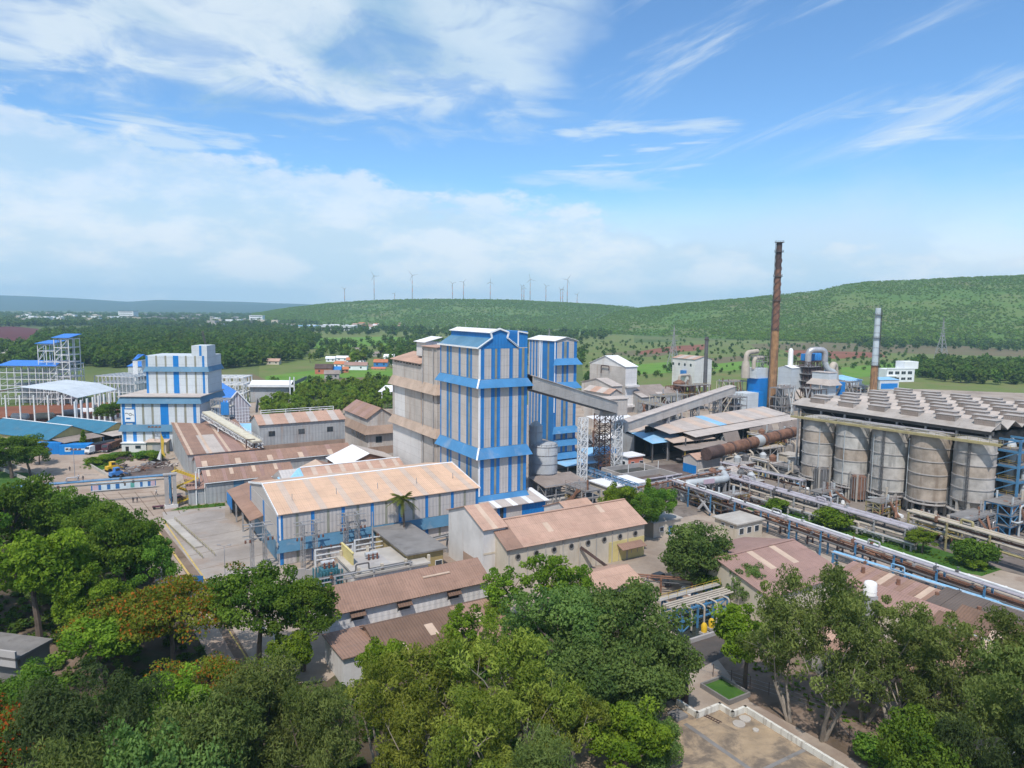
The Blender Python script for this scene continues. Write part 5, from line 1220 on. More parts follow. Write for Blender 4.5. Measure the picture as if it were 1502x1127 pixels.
# white office with flat roofs near the hill foot
A = G(1300, 561); b = Bld('white_office', 'white two storey flat roofed office left of the dark trees below the hill', 'building', A, math.radians(12), 26, 12)
b.body(10.5, None, m='plaster_pure'); b.box('upper_block', 'plaster_pure', 17, 30, 1, 11, 10.5, 16.5); b.box('parapet', 'plaster_pure', -.3, 26.3, -.3, 0, 10.4, 11.4)
for k in range(4): b.window('front', 1.5 + 6 * k, 6.2, 4.2, 2.6, bars=2); b.window('front', 1.5 + 6 * k, 1.6, 4.2, 2.2, bars=2)
b.box('balcony', 'plaster_pure', -1.5, 9, -1.6, -.02, 4.6, 5.2)
A = G(1290, 572); b = Bld('blue_roof_shed', 'pale shed with blue wall panels between chimney and white office', 'shed', A, math.radians(12), 16, 10)
b.body(7, None, m='clad_white'); b.box('blue_panel', 'clad_deepblue', 1, 15, -.07, -.004, .5, 4.5); b.slope((-.5, -.5, 7), (16.5, -.5, 7), (16.5, 10.5, 8), (-.5, 10.5, 8), 6, 'roof_sky')
# ---------------------------------------------------------------- precipitator hall with roof monitors
T1 = G(1199, 716); vn = Vector((math.cos(UA - PI / 2), math.sin(UA - PI / 2), 0)); un = Vector((math.cos(UA), math.sin(UA), 0))
E0 = G(1166, 594, 25.0)                                     # left end of the front eave
Lh = along(E0, UA - PI / 2, 1456, 25)
# axes: x towards the camera right (along the eave), y away along the grid
b = Bld('precipitator_hall', 'huge low hall roof studded with rows of brown ridge monitors behind the tank row', 'hall', E0, UA - PI / 2, Lh, 62)
nb = 8; bw = 62 / nb
for k in range(nb):
    y0 = k * bw; zr = 27.0
    b.slope((-1.0 if k == 0 else 0, y0 - (1.0 if k == 0 else 0), 25.0), (Lh, y0 - (1.0 if k == 0 else 0), 25.0), (Lh, y0 + bw / 2, zr), (0, y0 + bw / 2, zr), 7, lambda i: 'roof_hall')
    b.slope((0, y0 + bw, 25.05), (Lh, y0 + bw, 25.05), (Lh, y0 + bw / 2, zr), (0, y0 + bw / 2, zr), 4, lambda i: 'roof_hall')
    ns = 6
    for j in range(ns):
        x = (j + (.28 if k % 2 else .72)) * Lh / ns - 2.6
        mo = b.box('roof_monitor', 'roof_hall', x, x + 5.2, y0 + bw / 2 - 2.3, y0 + bw / 2 + .6, zr - 1.7, zr + .7)
        p = pbox('cap', 'roof_hall', mo, -2.8, 2.8, -1.6, 1.6, 1.205, 1.30); p2 = pbox('louvre', 'roof_grey', mo, -2.5, 2.5, -1.52, -1.452, -1.0, 1.1)
        if k and j < ns - 1: zz = lambda q: 25.0 + 2.0 * q / (bw / 2) + .17; b.slope((x + 5.5, y0 + 1.6, zz(1.6)), (x + Lh / ns - .3, y0 + 1.6, zz(1.6)), (x + Lh / ns - .3, y0 + 3.7, zz(3.7)), (x + 5.5, y0 + 3.7, zz(3.7)), 1, 'roof_palegrey', .05, 'skylight')
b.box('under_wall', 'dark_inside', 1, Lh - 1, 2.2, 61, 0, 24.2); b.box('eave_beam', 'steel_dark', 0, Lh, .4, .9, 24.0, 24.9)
for k in range(8): b.box('column', 'steel_grey', 1 + (Lh - 2) * k / 7, 1.5 + (Lh - 2) * k / 7, .3, .8, 0, 24)
for k in range(6): b.beam('hanging_truss', 'steel_dark', (2 + (Lh - 4) * k / 5, .6, 23.8), (5 + (Lh - 4) * k / 5, .6, 21.5), .25)
# five tanks on legs
TC = []; tv = Vector((math.cos(math.radians(-54)), math.sin(math.radians(-54)), 0))
for i in range(5):
    c_ = T1 + tv * (10.84 * i); TC.append(c_)
words = ('leftmost pale', 'second from left', 'middle dark streaked', 'fourth from left brownish', 'rightmost narrow')
for i, c_ in enumerate(TC):
    r = 5.12 if i < 4 else 4.8
    o = thing('storage_tank', words[i] + ' stained tall round tank of five in the row', 'tank', (c_.x, c_.y, .1), UA - PI / 2, 'row of tall stained tanks')
    zb, zt = (4.2, 4.0, 4.6, 4.2, 6.4)[i], 22.4; mt = ('tank_shell', 'tank_shell_pale', 'tank_shell_pale', 'tank_shell_tan', 'tank_shell')[i]
    for k in range(5):
        z0 = zb + (zt - zb) * k / 5; z1 = zb + (zt - zb) * (k + 1) / 5
        MB().lathe([(r + .02 * (k % 2), z0), (r + .02 * (k % 2), z1 - .03)], 40).build('shell_course', mt if (k + i) % 3 else ('tank_shell_tan' if i != 2 else 'tank_shell'), o, smooth=True)
        MB().lathe([(r, z0 - .12), (r + .2, z0 - .12), (r + .2, z0 + .12), (r, z0 + .12)], 40).build('hoop', 'concrete', o)
    MB().lathe([(.8, 1.4), (r - .02, zb - .13)], 30).build('cone', mt, o, smooth=True); MB().lathe([(r, zt), (r * .5, zt + .6), (.2, zt + .8)], 30).build('lid', 'concrete', o, smooth=True)
    for k in range(10): a = k * PI / 5; pbox('leg', 'concrete_pale', o, (r - .3) * math.cos(a) - .3, (r - .3) * math.cos(a) + .3, (r - .3) * math.sin(a) - .3, (r - .3) * math.sin(a) + .3, 0, zb - .14)
    MB().lathe([(r - .6, 3.3), (r + .9, 3.3), (r + .9, 3.55), (r - .6, 3.55)], 30).build('walkway', 'concrete', o); handrail(o, [((r + .8) * math.cos(k * PI / 8), (r + .8) * math.sin(k * PI / 8), 3.55) for k in range(9, 17)], 'steel_grey')
    if i in (2, 4): lattice(o, 'steel_dark', (1.0, -r - .4, 0), (1.0, -r - .4, zt), .5, 26, 'ladder', .06)
    for k in range(1): a = -1.0 - .5 * i; ppipe('downpipe', ('pipe_duct', 'steel_dark', 'pipe_duct')[k], o, [((r + .25) * math.cos(a), (r + .25) * math.sin(a), 1), ((r + .25) * math.cos(a), (r + .25) * math.sin(a), zt - 2 - 3 * k)], .13)
# ochre walkway along the tank tops
W0 = T1 + tv * -7
o = thing('tank_walkway', 'long ochre railed walkway running along the tops of the tanks', 'walkway', (W0.x, W0.y, 0), math.radians(-54))
Lw = 58
for k in range(12): pbox('deck_panel', 'handrail_ochre', o, Lw * k / 12, Lw * (k + 1) / 12 - .04, -5.9, -4.2, 22.5, 22.75)
pbox('girder', 'handrail_ochre', o, 0, Lw, -6.0, -5.8, 22.2, 22.48); handrail(o, [(0, -5.85, 22.75), (Lw, -5.85, 22.75)], 'handrail_ochre', 1.1, 2.5, .07); handrail(o, [(0, -4.25, 22.75), (Lw, -4.25, 22.75)], 'steel_grey', 1.1, 2.5)
for k in range(3): ppipe('pipe', ('pipe_silver', 'steel_grey', 'pipe_lilac')[k], o, [(8 + 2 * k, -3.6 + .5 * k, 23.3 + .1 * k), (34 + 6 * k, -3.6 + .5 * k, 23.3 + .1 * k)], .2)
for k in range(7): pbox('bracket', 'steel_dark', o, 3 + 9 * k, 3.3 + 9 * k, -5.7, 1.5, 22.46, 22.49)
# small round filter drums in front of the tanks
for i, (px, py, lab) in enumerate(((1203, 722, 'dark ribbed drum at the foot of the leftmost tank'), (1258, 735, 'rusty ribbed drum in a steel cage between the second and third tanks'), (1370, 752, 'pale ribbed drum at the foot of the fourth tank'), (1388, 756, 'grey ribbed drum right of the pale one before the fourth tank'))):
    c_ = G(px, py); o = thing('filter_drum', lab, 'drum', (c_.x, c_.y, .1), UA, 'ribbed drums before the tanks'); m_ = ('steel_dark', 'rust', 'silo_grey', 'steel_grey')[i]
    MB().lathe([(2.0, .8), (2.0, 7.2), (1.6, 7.6)], 20).build('shell', m_, o, smooth=True)
    for k in range(14): a = k * 2 * PI / 14; pbeam('rib', 'steel_grey', o, (2.1 * math.cos(a), 2.1 * math.sin(a), .3), (2.1 * math.cos(a), 2.1 * math.sin(a), 7.3), .12)
    for k in range(4): a = k * PI / 2 + .4; pbox('leg', 'concrete_pale', o, 2.5 * math.cos(a) - .2, 2.5 * math.cos(a) + .2, 2.5 * math.sin(a) - .2, 2.5 * math.sin(a) + .2, 0, 8.2)
    handrail(o, [(2.6 * math.cos(k * PI / 4), 2.6 * math.sin(k * PI / 4), 7.4) for k in range(9)], 'steel_grey')
# clutter under the tanks: pumps with motors
k = 0
for px, py in ((1222, 738), (1236, 742), (1290, 748), (1318, 762), (1345, 770), (1180, 722), (1168, 716)):
    c_ = G(px, py); k += 1
    o = thing('pump_set', ('second', 'third', 'fourth', 'fifth', 'sixth', 'first', 'leftmost')[k - 1] + ' pump set among the pipes in front of the tanks', 'pump', (c_.x, c_.y, .1), UA + .3 * k, 'pump sets before the tanks')
    pbox('plinth', 'concrete_pale', o, -1.6, 1.6, -.8, .8, 0, .5); MB().ring([(-1.3, 0, 1.1), (.1, 0, 1.1)], .5, 10).build('motor', 'steel_blue' if k % 2 else 'paint_white', o, smooth=True)
    MB().lathe([(.6, .5), (.75, 1.1), (.4, 1.7)], 12, (.8, 0)).build('casing', 'steel_grey', o, smooth=True); ppipe('pipe', 'pipe_duct', o, route([(.8, 0, 1.5), (.8, 0, 3.2), (.8, 3, 3.2)], .5), .2)
# blue steel stair tower and big grey pipes at the right edge
A = G(1452, 762); o = thing('blue_stair_tower', 'open blue steel tower with decks at the right of the tank row', 'tower', (A.x, A.y, .1), UA - PI / 2)
frame_box(o, 'steel_blue', 0, 7, -3, 3, [0, 4, 8, 12, 16, 20, 23], 1, 1, .5)
for z in (4, 8, 12, 16, 20): pbox('deck', 'concrete_dark', o, .2, 6.8, -2.8, 2.8, z, z + .2); handrail(o, [(.2, -2.8, z + .2), (6.8, -2.8, z + .2)], 'steel_yellow'); ppipe('pipe', 'pipe_cream', o, [(1, -1 + .1 * z, z - 1.2), (6, 1 - .05 * z, z - 1)], .25)
for z in range(0, 20, 4): pbeam('brace', 'steel_blue', o, (0, -3, z), (7, -3, z + 4), .25)
lattice(o, 'steel_blue', (-.9, -3, 0), (-.9, -3, 23), .8, 30, 'ladder_cage', .12)
for i, (px, r, zz) in enumerate(((1478, 1.35, 21), (1491, .6, 17), (1500, .75, 15), (1512, .6, 14))):
    c_ = G(px - 4, 764 + i * 3); o = thing('riser_pipe', ('thick pale grey riser pipe with top elbow right of the blue tower', 'first thinner riser pipe right of the thick one', 'second thinner riser pipe at the right edge', 'third thinner riser pipe cut by the right edge')[i], 'pipe', (c_.x, c_.y, .1), UA)
    ppipe('riser', 'pipe_duct', o, route([(-5, -2 - i, 1.2), (0, 0, 1.2), (0, 0, zz), (5, 4, zz + 1)], 1.6 + r), r, 14)
    for z in (5, 10, 14): MB().lathe([(r, z), (r + .16, z), (r + .16, z + .2), (r, z + .2)], 16).build('flange', 'steel_grey', o)
# ochre gabled houses at the right edge behind
for i, (px, py, z, w) in enumerate(((1484, 592, 22, 26), (1470, 622, 20.5, 28), (1438, 660, 17, 26))):
    A = G(px, py, z); b = Bld('gabled_works', ('farthest ochre gabled works roof at the right edge', 'middle ochre gabled works with grey bargeboards at the right edge', 'nearest grey gabled works with pale roof above the blue tower')[i], 'building', A, UA - PI / 2, w, 26)
    b.body(z, z + 4.6, 'y', 'ochre_wall'); b.gable(z, z + 4.6, 'y', 1.6, 1.4, 6, lambda i, r: ('roof_grey', 'roof_palegrey')[r])
    MB().prism([(-1, z - .2), (w / 2, z + 4.4), (w + 1, z - .2), (w + 1, z - 1.6), (-1, z - 1.6)], 'y', -.5, -.02).build('gable_board', 'roof_grey', b.o)
# ---------------------------------------------------------------- pipe racks
def rack(name, label, P, Q, w, zs, pipes, m='steel_blue', step=9.0, mbm=None, truss=False):
    """portal frames along a line carrying several pipes: pipes = (offset across, level index, radius, material)"""
    P = Vector(P); Q = Vector(Q); d = Q - P; Ln = d.length; ang = math.atan2(d.y, d.x)
    o = thing(name, label, 'pipe rack', (P.x, P.y, .1), ang)
    n = max(1, round(Ln / step))
    for k in range(n + 1):
        x = Ln * k / n
        for s in (-1, 1): pbox('post', m, o, x - .16, x + .16, s * w / 2 - .16, s * w / 2 + .16, 0, zs[-1] + .1)
        for z in zs: pbox('crossbeam', mbm or m, o, x - .12, x + .12, -w / 2 - .3, w / 2 + .3, z - .3, z)
    for pi, (off, li, r, pm) in enumerate(pipes):
        z_ = zs[li] + r; pth = [(-.6, off, z_)]
        if li == len(zs) - 1 and pi % 3 == 1:                    # expansion loops
            x = 12.0
            while x < Ln - 8: pth += [(x, off, z_), (x, off, z_ + 1.3), (x + 2.6, off, z_ + 1.3), (x + 2.6, off, z_)]; x += 26
            pth.append((Ln + .6, off, z_)); pth = route(pth, .35)
        else: pth.append((Ln + .6, off, z_))
        mb_ = MB().ring(pth, r, 8); x = 3.0 + pi
        while x < Ln:
            if len(pth) == 2: mb_.ring([(x, off, z_), (x + .18, off, z_)], r * 1.45, 8)
            x += 6.5
        mb_.build('pipe', pm, o, smooth=True)
        if pi % 3 == 0 and Ln > 15:
            for k in range(int(Ln / 18)):
                x = 7 + 18 * k + pi; v_ = MB().box(x - .3, x + .3, off - r * 1.5, off + r * 1.5, z_ - r * 1.5, z_ + r * 1.5); v_.ring([(x, off, z_ + r), (x, off, z_ + r + .7)], .06, 6); v_.ring([(x, off, z_ + r + .65), (x, off, z_ + r + .72)], .28, 10); v_.build('valve', ('rust', 'steel_dark', 'steel_grey')[k % 3], o)
    if truss:
        for s in (-1, 1): lattice(o, m, (0, s * w / 2, zs[-1] - .2), (Ln, s * w / 2, zs[-1] - .2), 1.3, int(Ln / 1.5), 'truss', .13)
    return o
S, Lc, Dk, Rs, Cr, Sl, Sw = 'pipe_silver', 'pipe_lilac', 'steel_dark', 'rust', 'pipe_cream', 'steel_grey', 'steel_white'
rack('blue_pipe_rack', 'long blue pipe rack with silver pipes running from the trees to the right edge', G(985, 705, 5.6), G(1530, 886, 5.6), 2.6, (3.4, 5.6), [(-1.0, 1, .28, Lc), (-.3, 1, .2, S), (.4, 1, .16, S), (1.0, 1, .24, Sw), (-.8, 0, .25, Dk), (0, 0, .2, Rs), (.8, 0, .3, Rs)], 'steel_blue', 8.5, 'rust_dark')
rack('grey_pipe_rack', 'grey rack of lilac lagged pipes running in front of the tank row', G(1050, 694, 4.6), G(1336, 776, 4.6), 4.2, (2.6, 4.6), [(-1.8, 1, .4, Lc), (-.9, 1, .3, Lc), (-.2, 1, .25, S), (.5, 1, .4, Lc), (1.4, 1, .3, S), (-1.4, 0, .3, Cr), (-.2, 0, .2, Sl), (1.1, 0, .3, Dk)], 'steel_grey', 8.0)
rack('low_pipe_track', 'low track of pale pipes beside the grass strip', G(1075, 722, 1.4), G(1340, 800, 1.4), 2.0, (.7, 1.4), [(-.7, 1, .3, S), (0, 1, .2, Cr), (.7, 1, .25, Cr), (0, 0, .2, Sl)], 'concrete', 7.0)
rack('ochre_pipe_rack', 'ochre dusted pipe rack with thick pipes crossing below the blue tower', G(1340, 752, 6.5), G(1530, 806, 6.5), 3.6, (3.2, 5.0, 6.5), [(-1.4, 2, .4, Cr), (-.4, 2, .3, 'handrail_ochre'), (.5, 2, .35, Cr), (1.3, 2, .25, Dk), (-1.2, 1, .3, Cr), (0, 1, .2, Sl), (1.1, 1, .3, Rs), (-.8, 0, .3, 'handrail_ochre'), (.6, 0, .25, Sl)], 'handrail_ochre', 9.0)
rack('blue_truss_bridge', 'dark blue lattice pipe bridge curving past the conveyor trestles', G(856, 688, 5.5), G(935, 716, 5.5), 2.4, (3.6, 5.5), [(-.8, 1, .2, Lc), (0, 1, .2, Sl), (.8, 1, .2, Rs)], 'steel_blue', 8, None, True)
rack('far_pipe_rack', 'rusty pipe rack climbing right from the settling basin to the kiln', G(935, 716, 5.5), G(1066, 690, 5.5), 2.4, (3.4, 5.5), [(-.8, 1, .3, Rs), (0, 1, .2, Lc), (.8, 1, .25, Sl), (-.5, 0, .3, Rs), (.5, 0, .2, Dk)], 'steel_grey', 8)
rack('yard_pipe_rack', 'grey pipe rack across the yard between kiln and tanks', G(1062, 680, 5), G(1178, 706, 5), 3.0, (3, 5), [(-1.2, 1, .3, Lc), (-.4, 1, .2, S), (.4, 1, .3, Sl), (1.2, 1, .2, Rs), (0, 0, .3, Rs)], 'steel_grey', 7)
rack('second_blue_rack', 'lower dark pipe rack alongside the long blue one', G(1112, 752, 3.2), G(1530, 896, 3.2), 1.8, (1.6, 3.2), [(-.6, 1, .25, Rs), (.1, 1, .2, Dk), (.7, 1, .3, Cr), (0, 0, .25, Dk)], 'rust_dark', 8)
rack('edge_pipe_rack', 'pipe rack at the lower right edge beside the brown workshop roofs', G(1225, 812, 3.4), G(1530, 907, 3.4), 1.6, (1.8, 3.4), [(-.5, 1, .16, S), (.1, 1, .14, 'roof_sky'), (.6, 1, .16, 'roof_sky'), (0, 0, .2, Dk)], 'steel_blue', 8)
# thick looped duct in the yard
A = G(1003, 735); o = thing('looped_duct', 'thick brown looped duct with blue end beside the blue rack', 'duct', (A.x, A.y, .1), math.radians(25))
ppipe('duct', 'pipe_duct', o, route([(0, 0, 0), (0, 0, 5), (16, 0, 5), (20, 6, 5)], 2), 1.1, 14); [pbox('support', 'steel_grey', o, x, x + .3, -.6, .6, 0, 3.9) for x in (5, 10, 15)]; pbox('sign_board', 'banner_pink', o, 6, 10, -1.4, -1.3, 4.6, 6)
# open steel decks in the yard between kiln and tanks
for i, (px, py, lx, ly, hh, lab) in enumerate(((1075, 668, 10, 6, 5, 'white platform frame right of the blue dado shed'), (1118, 684, 12, 8, 6, 'steel platform with vessels in the yard left of the tanks'), (1150, 700, 9, 6, 5, 'small steel platform close to the first tank'), (1085, 700, 14, 7, 4, 'low steel deck with pipes in the middle of the yard'), (1145, 672, 10, 7, 8, 'yellow railed platform in front of the kiln end'), (1050, 725, 12, 8, 4.5, 'low platform by the looped duct'), (1120, 722, 10, 6, 3.5, 'rusty low deck near the lilac pipes'))):
    A = G(px, py); o = thing('steel_platform', lab, 'platform', (A.x, A.y, .1), UA + (.0 if i % 2 else PI / 2)); m_ = ('steel_white', 'steel_grey', 'steel_cream', 'rust', 'steel_yellow', 'steel_grey', 'rust')[i]
    frame_box(o, m_, 0, lx, 0, ly, [0, hh * .5, hh], 3, 2, .25); pbox('deck', 'concrete', o, -.2, lx + .2, -.2, ly + .2, hh, hh + .15); handrail(o, [(0, 0, hh + .15), (lx, 0, hh + .15), (lx, ly, hh + .15)], 'steel_yellow' if i in (4, 1) else 'steel_grey')
    for k in range(2): MB().lathe([(1.1, hh + .15), (1.2, hh + 1.8), (.5, hh + 2.5)], 12, (2.5 + 4 * k, ly / 2)).build('vessel', ('silo_grey', 'steel_dark', 'rust')[(i + k) % 3], o, smooth=True)
    ppipe('pipe', 'pipe_cream', o, route([(1, ly + .5, 0), (1, ly + .5, hh + 1), (lx, ly + .5, hh + 1)], .6), .25)
for i, (px, py, m_) in enumerate(((1158, 684, 'plaster_cream'), (1172, 690, 'plaster_white'), (1110, 704, 'plaster_yellow'))):
    A = G(px, py); b = Bld('pump_hut', ('cream hut in front of the kiln end', 'white hut close to the first tank', 'low yellow hut in the pipe yard')[i], 'hut', A, UA, 6, 5); b.body(3.6 - (i == 2), None, m=m_); b.box('roof_slab', 'concrete_pale', -.3, 6.3, -.3, 5.3, 3.62 - (i == 2), 3.85 - (i == 2)); b.window('front', 1, 1.2, 1.4, 1.1); b.door('front', 3.6, 1, 2.1)
# ---------------------------------------------------------------- roofs lower right
A = G(1108, 862); L = along(A, UA - PI / 2, 1190, 4)
A = G(1240, 842, 5.5); b = Bld('mauve_workshop', 'wide mauve brown workshop roof with two pale skylights below the blue rack', 'workshop', A + Vector((-22 * un.x, -22 * un.y, 0)) , UA, 22, 24)
b.body(5.5, 8.5, 'x', 'plaster_cream', rp=.5); b.gable(5.5, 8.5, 'x', .6, .4, 14, lambda i, r: 'roof_sheet_pale' if (i in (5, 9) and r == 1) else 'roof_mauve', rows=2, cap='roof_mauve')
A = G(1125, 800); b = Bld('flat_store', 'cream flat roofed store by the blue rack near the round tree', 'building', G(1080, 796), UA, 9, 7)
b.body(4.2, None, m='plaster_cream'); b.box('roof_slab', 'concrete_pale', -.5, 9.5, -.5, 7.5, 4.22, 4.55); [b.window('front', .8 + 2.7 * k, 1.6, 1.6, 1.6) for k in range(3)]; [b.window('left', 1 + 2.7 * k, 3.0, 1.2, .7) for k in range(2)]
A = G(1215, 846, 3.4); Lr = along(A, UA - PI / 2, 1390, 3.4)
b = Bld('lean_to_row', 'long row of mauve lean-to roof sheets beneath the blue rack', 'lean-to', A, UA - PI / 2, Lr, 8)
b.body(3.2, None, m='plaster_cream', y0=1, y1=7, he2=4.6); b.slope((0, 0, 3.3), (Lr, 0, 3.3), (Lr, 8, 4.9), (0, 8, 4.9), 18, lambda i: 'roof_sheet_pale' if i in (6, 12) else ('roof_mauve', 'roof_brown')[i % 2], jit=.12)
for k in range(6): b.pipe('vent', 'rust', [(4 + 7 * k, 5, 4), (4 + 7 * k, 5, 5.6)], .35)
A = G(1352, 884, 4.6); b = Bld('dark_lean_to', 'dark grey brown lean-to roof at the lower right with open front', 'lean-to', A, UA - PI / 2, 34, 8)
b.slope((0, 0, 4.2), (34, 0, 4.2), (34, 8, 5.6), (0, 8, 5.6), 14, 'roof_dark', jit=.1); [b.box('post', 'steel_grey', 1 + 8 * k, 1.2 + 8 * k, .4, .6, 0, 4.1) for k in range(5)]; b.box('rear_wall', 'plaster_cream', 0, 34, 6.6, 6.9, 0, 4.8)
A = G(1360, 918, 4); b = Bld('umber_shed', 'brown roofed shed below the dark lean-to among the gum trees', 'shed', A, UA - PI / 2, 24, 8); b.body(3.6, 5.4, 'x', 'plaster_cream'); b.gable(3.6, 5.4, 'x', .5, .4, 9, lambda i, r: 'roof_sheet_pale' if i == 3 else 'roof_umber')
A = G(1278, 872, 3.5); b = Bld('red_shed', 'red brown roofed shed beside the white water tank', 'shed', A + Vector((-3, 0, 0)), UA - PI / 2, 16, 8); b.body(3.4, 5.0, 'x', 'plaster_cream'); b.gable(3.4, 5.0, 'x', .5, .4, 7, 'roof_mauve')
A = G(1276, 872, 4.6); o = thing('water_tank', 'white domed cylindrical water tank on the mauve roofs', 'tank', (A.x, A.y, 4.6)); MB().lathe([(1.1, 0), (1.1, 2.0), (.95, 2.3), (.5, 2.5), (.1, 2.55)], 24).build('shell', 'tank_white', o, smooth=True); pbox('stand', 'steel_grey', o, -1, 1, -1, 1, -4.5, -.02); MB().lathe([(1.11, .7), (1.15, .7), (1.15, .8), (1.11, .8)], 24).build('hoop', 'tank_white', o)
A = G(1140, 985); b = Bld('old_store', 'old brown gabled store behind the gum trees', 'building', G(1190, 985), UA - PI / 2, 26, 10); b.body(4.6, 7, 'x', 'clad_old'); b.gable(4.6, 7, 'x', .6, .5, 10, lambda i, r: ('roof_pink', 'roof_brown')[i % 2]); [b.opening('front', 2 + 6 * k, 2, 2.4, name='doorway') for k in range(3)]
b = Bld('corrugated_store', 'pale corrugated store with rusty wall behind the right hand gum trees', 'building', G(1335, 1010), UA - PI / 2, 22, 9); b.body(5, 7, 'x', 'clad_bright'); b.gable(5, 7, 'x', .6, .5, 9, 'roof_brown'); [b.opening('front', 3 + 7 * k, 3, 2, 1) for k in range(2)]
b = Bld('yellow_store', 'pale yellow walled store with blue gutter at the lower right edge', 'building', G(1390, 955), UA - PI / 2, 30, 9); b.body(4.6, 6.6, 'x', 'plaster_yellow'); b.gable(4.6, 6.6, 'x', .6, .5, 10, 'roof_umber'); b.pipe('gutter', 'pipe_duct', [(0, -.75, 4.4), (30, -.75, 4.4)], .2)
# ---------------------------------------------------------------- concrete reservoir roof in the foreground
A = G(1093, 1041, 2.6); La = along(A, UA - PI / 2, 1300, 2.6)
o = thing('reservoir', 'foreground concrete reservoir roof stained orange with pale parapet wall', 'reservoir', (A.x, A.y, .1), UA - PI / 2)
MB().prism([(0, 0), (34, 0), (34, -30), (-7, -30), (-7, -6.5), (-2, -6.5), (-2, -2.2), (0, -2.2)], 'z', 0, 2.2).build('slab', 'basin_slab', o)
for (p, q) in (((0, 0), (34, 0)), ((0, 0), (0, -2.4)), ((0, -2.4), (-2.2, -2.4)), ((-2.2, -2.4), (-2.2, -6.6)), ((-2.2, -6.6), (-5.6, -6.6))):
    MB().hexa([(min(p[0], q[0]) - .18, min(p[1], q[1]) - .18, 0), (max(p[0], q[0]) + .18, min(p[1], q[1]) - .18, 0), (max(p[0], q[0]) + .18, max(p[1], q[1]) + .18, 0), (min(p[0], q[0]) - .18, max(p[1], q[1]) + .18, 0)] + [(min(p[0], q[0]) - .18, min(p[1], q[1]) - .18, 3.0), (max(p[0], q[0]) + .18, min(p[1], q[1]) - .18, 3.0), (max(p[0], q[0]) + .18, max(p[1], q[1]) + .18, 3.0), (min(p[0], q[0]) - .18, max(p[1], q[1]) + .18, 3.0)]).build('parapet', 'parapet_pale', o)
for (x, y, r) in ((1.2, -1.4, .75), (1.6, -3.0, .8), (3.6, -2.2, .4)): MB().lathe([(r, 2.2), (r, 2.36), (r * .9, 2.4)], 20, (x, y)).build('manhole_cover', 'concrete_pale', o)
pbox('dark_hatch', 'concrete_dark', o, -4.6, -2.8, -9.6, -7.6, 2.2, 2.6); pbox('joint', 'concrete_dark', o, -2, 30, -9.2, -8.6, 2.2, 2.215); pbox('joint', 'concrete_dark', o, 9, 9.5, -14, -.3, 2.2, 2.214)
ld = MB()
for s in (0, .5): ld.beam((-3, -5.2 - s, 2.25), (.2, -4.6 - s, 2.25), .08)
for k in range(9): ld.beam((-3 + .38 * k, -5.2 + .07 * k, 2.25), (-3 + .38 * k, -5.7 + .07 * k, 2.25), .06)
lo = ld.build('ladder', 'rust_dark', None, loc=(A.x, A.y, .1), rz=UA - PI / 2); tag(lo, 'dark iron ladder lying on the reservoir roof', 'ladder')
A2 = G(985, 1050); o = thing('valve_stand', 'rusty valve stand and box at the corner of the reservoir', 'valve stand', (A2.x, A2.y, .1), UA); frame_box(o, 'rust_dark', 0, 2.4, 0, 2, [0, 1.5, 3.4], 1, 1, .12); pbox('box', 'rust', o, .2, 2, .2, 1.6, 2, 3.6); MB().lathe([(.35, 0), (.35, 4.2)], 12, (3, .5)).build('post', 'rust_dark', o)
A2 = G(1030, 1010); o = thing('grass_pen', 'small walled pen of grass behind the reservoir corner', 'pen', (A2.x, A2.y, .1), UA - PI / 2); pbox('grass', 'grass', o, 0, 5, 0, 4, 0, .3)
for (x0, x1, y0, y1) in ((-.2, 5.2, -.25, 0), (-.2, 5.2, 4, 4.25), (-.25, 0, 0, 4), (5, 5.25, 0, 4)): pbox('wall', 'concrete_dark', o, x0, x1, y0, y1, 0, .7)
fe = [G(1020, 985), G(1100, 1012), G(1215, 1050), G(1262, 1105), G(1300, 1120)]
o = thing('wire_fence', 'thin wire fence with posts behind the reservoir', 'fence', (0, 0, .1))
for a, c_ in zip(fe, fe[1:]):
    n = max(2, int((c_ - a).length / 2.6))
    for k in range(n + (c_ is fe[-1])): p = a.lerp(c_, k / n); pbeam('post', 'rust_dark', o, (p.x, p.y, 0), (p.x, p.y, 2), .08)
    for z in (.5, 1.1, 1.7): pbeam('wire', 'steel_grey', o, (a.x, a.y, z), (c_.x, c_.y, z), .025)
# ---------------------------------------------------------------- pump yard with blue frame
A = G(1000, 930); o = thing('pump_station', 'blue and cream pipe frame over pumps in front of the round tree', 'pump station', (A.x, A.y, .1), UA)
frame_box(o, 'steel_blue', 0, 11, 0, 5, [0, 2.2, 4.2], 3, 1, .28); [ppipe('pipe', 'pipe_cream', o, [(-2, .6 + .7 * k, 4.5), (13, .6 + .7 * k, 4.5)], .18) for k in range(4)]
for k in range(4): ppipe('drop_pipe', 'pipe_cream', o, route([(1 + 3 * k, 1, 4.5), (1 + 3 * k, -1.2, 4.5), (1 + 3 * k, -1.2, .8)], .5), .16)
pbox('walkway', 'concrete_pale', o, -2, 13, 3.6, 4.9, 4.7, 4.85); handrail(o, [(-2, 3.6, 4.85), (13, 3.6, 4.85)], 'steel_yellow'); pbox('sump', 'water_dark', o, -1, 12, -3, 5.5, .01, .12); pbox('kerb', 'concrete', o, -1.4, 12.4, -3.5, -3.1, 0, .7)
for i, (x, y) in enumerate(((3, -2.2), (5.4, -1.6))):
    q = o.matrix_basis @ Vector((x, y, 0)); mo = thing('yellow_motor', ('left', 'right')[i] + ' yellow pump motor standing in the blue pipe frame', 'motor', (q.x, q.y, .22), UA); pbox('base', 'concrete', mo, -.7, .7, -.5, .5, 0, .4); MB().lathe([(.5, .4), (.55, 1.5), (.3, 1.9)], 12).build('housing', 'paint_yellow', mo, smooth=True)
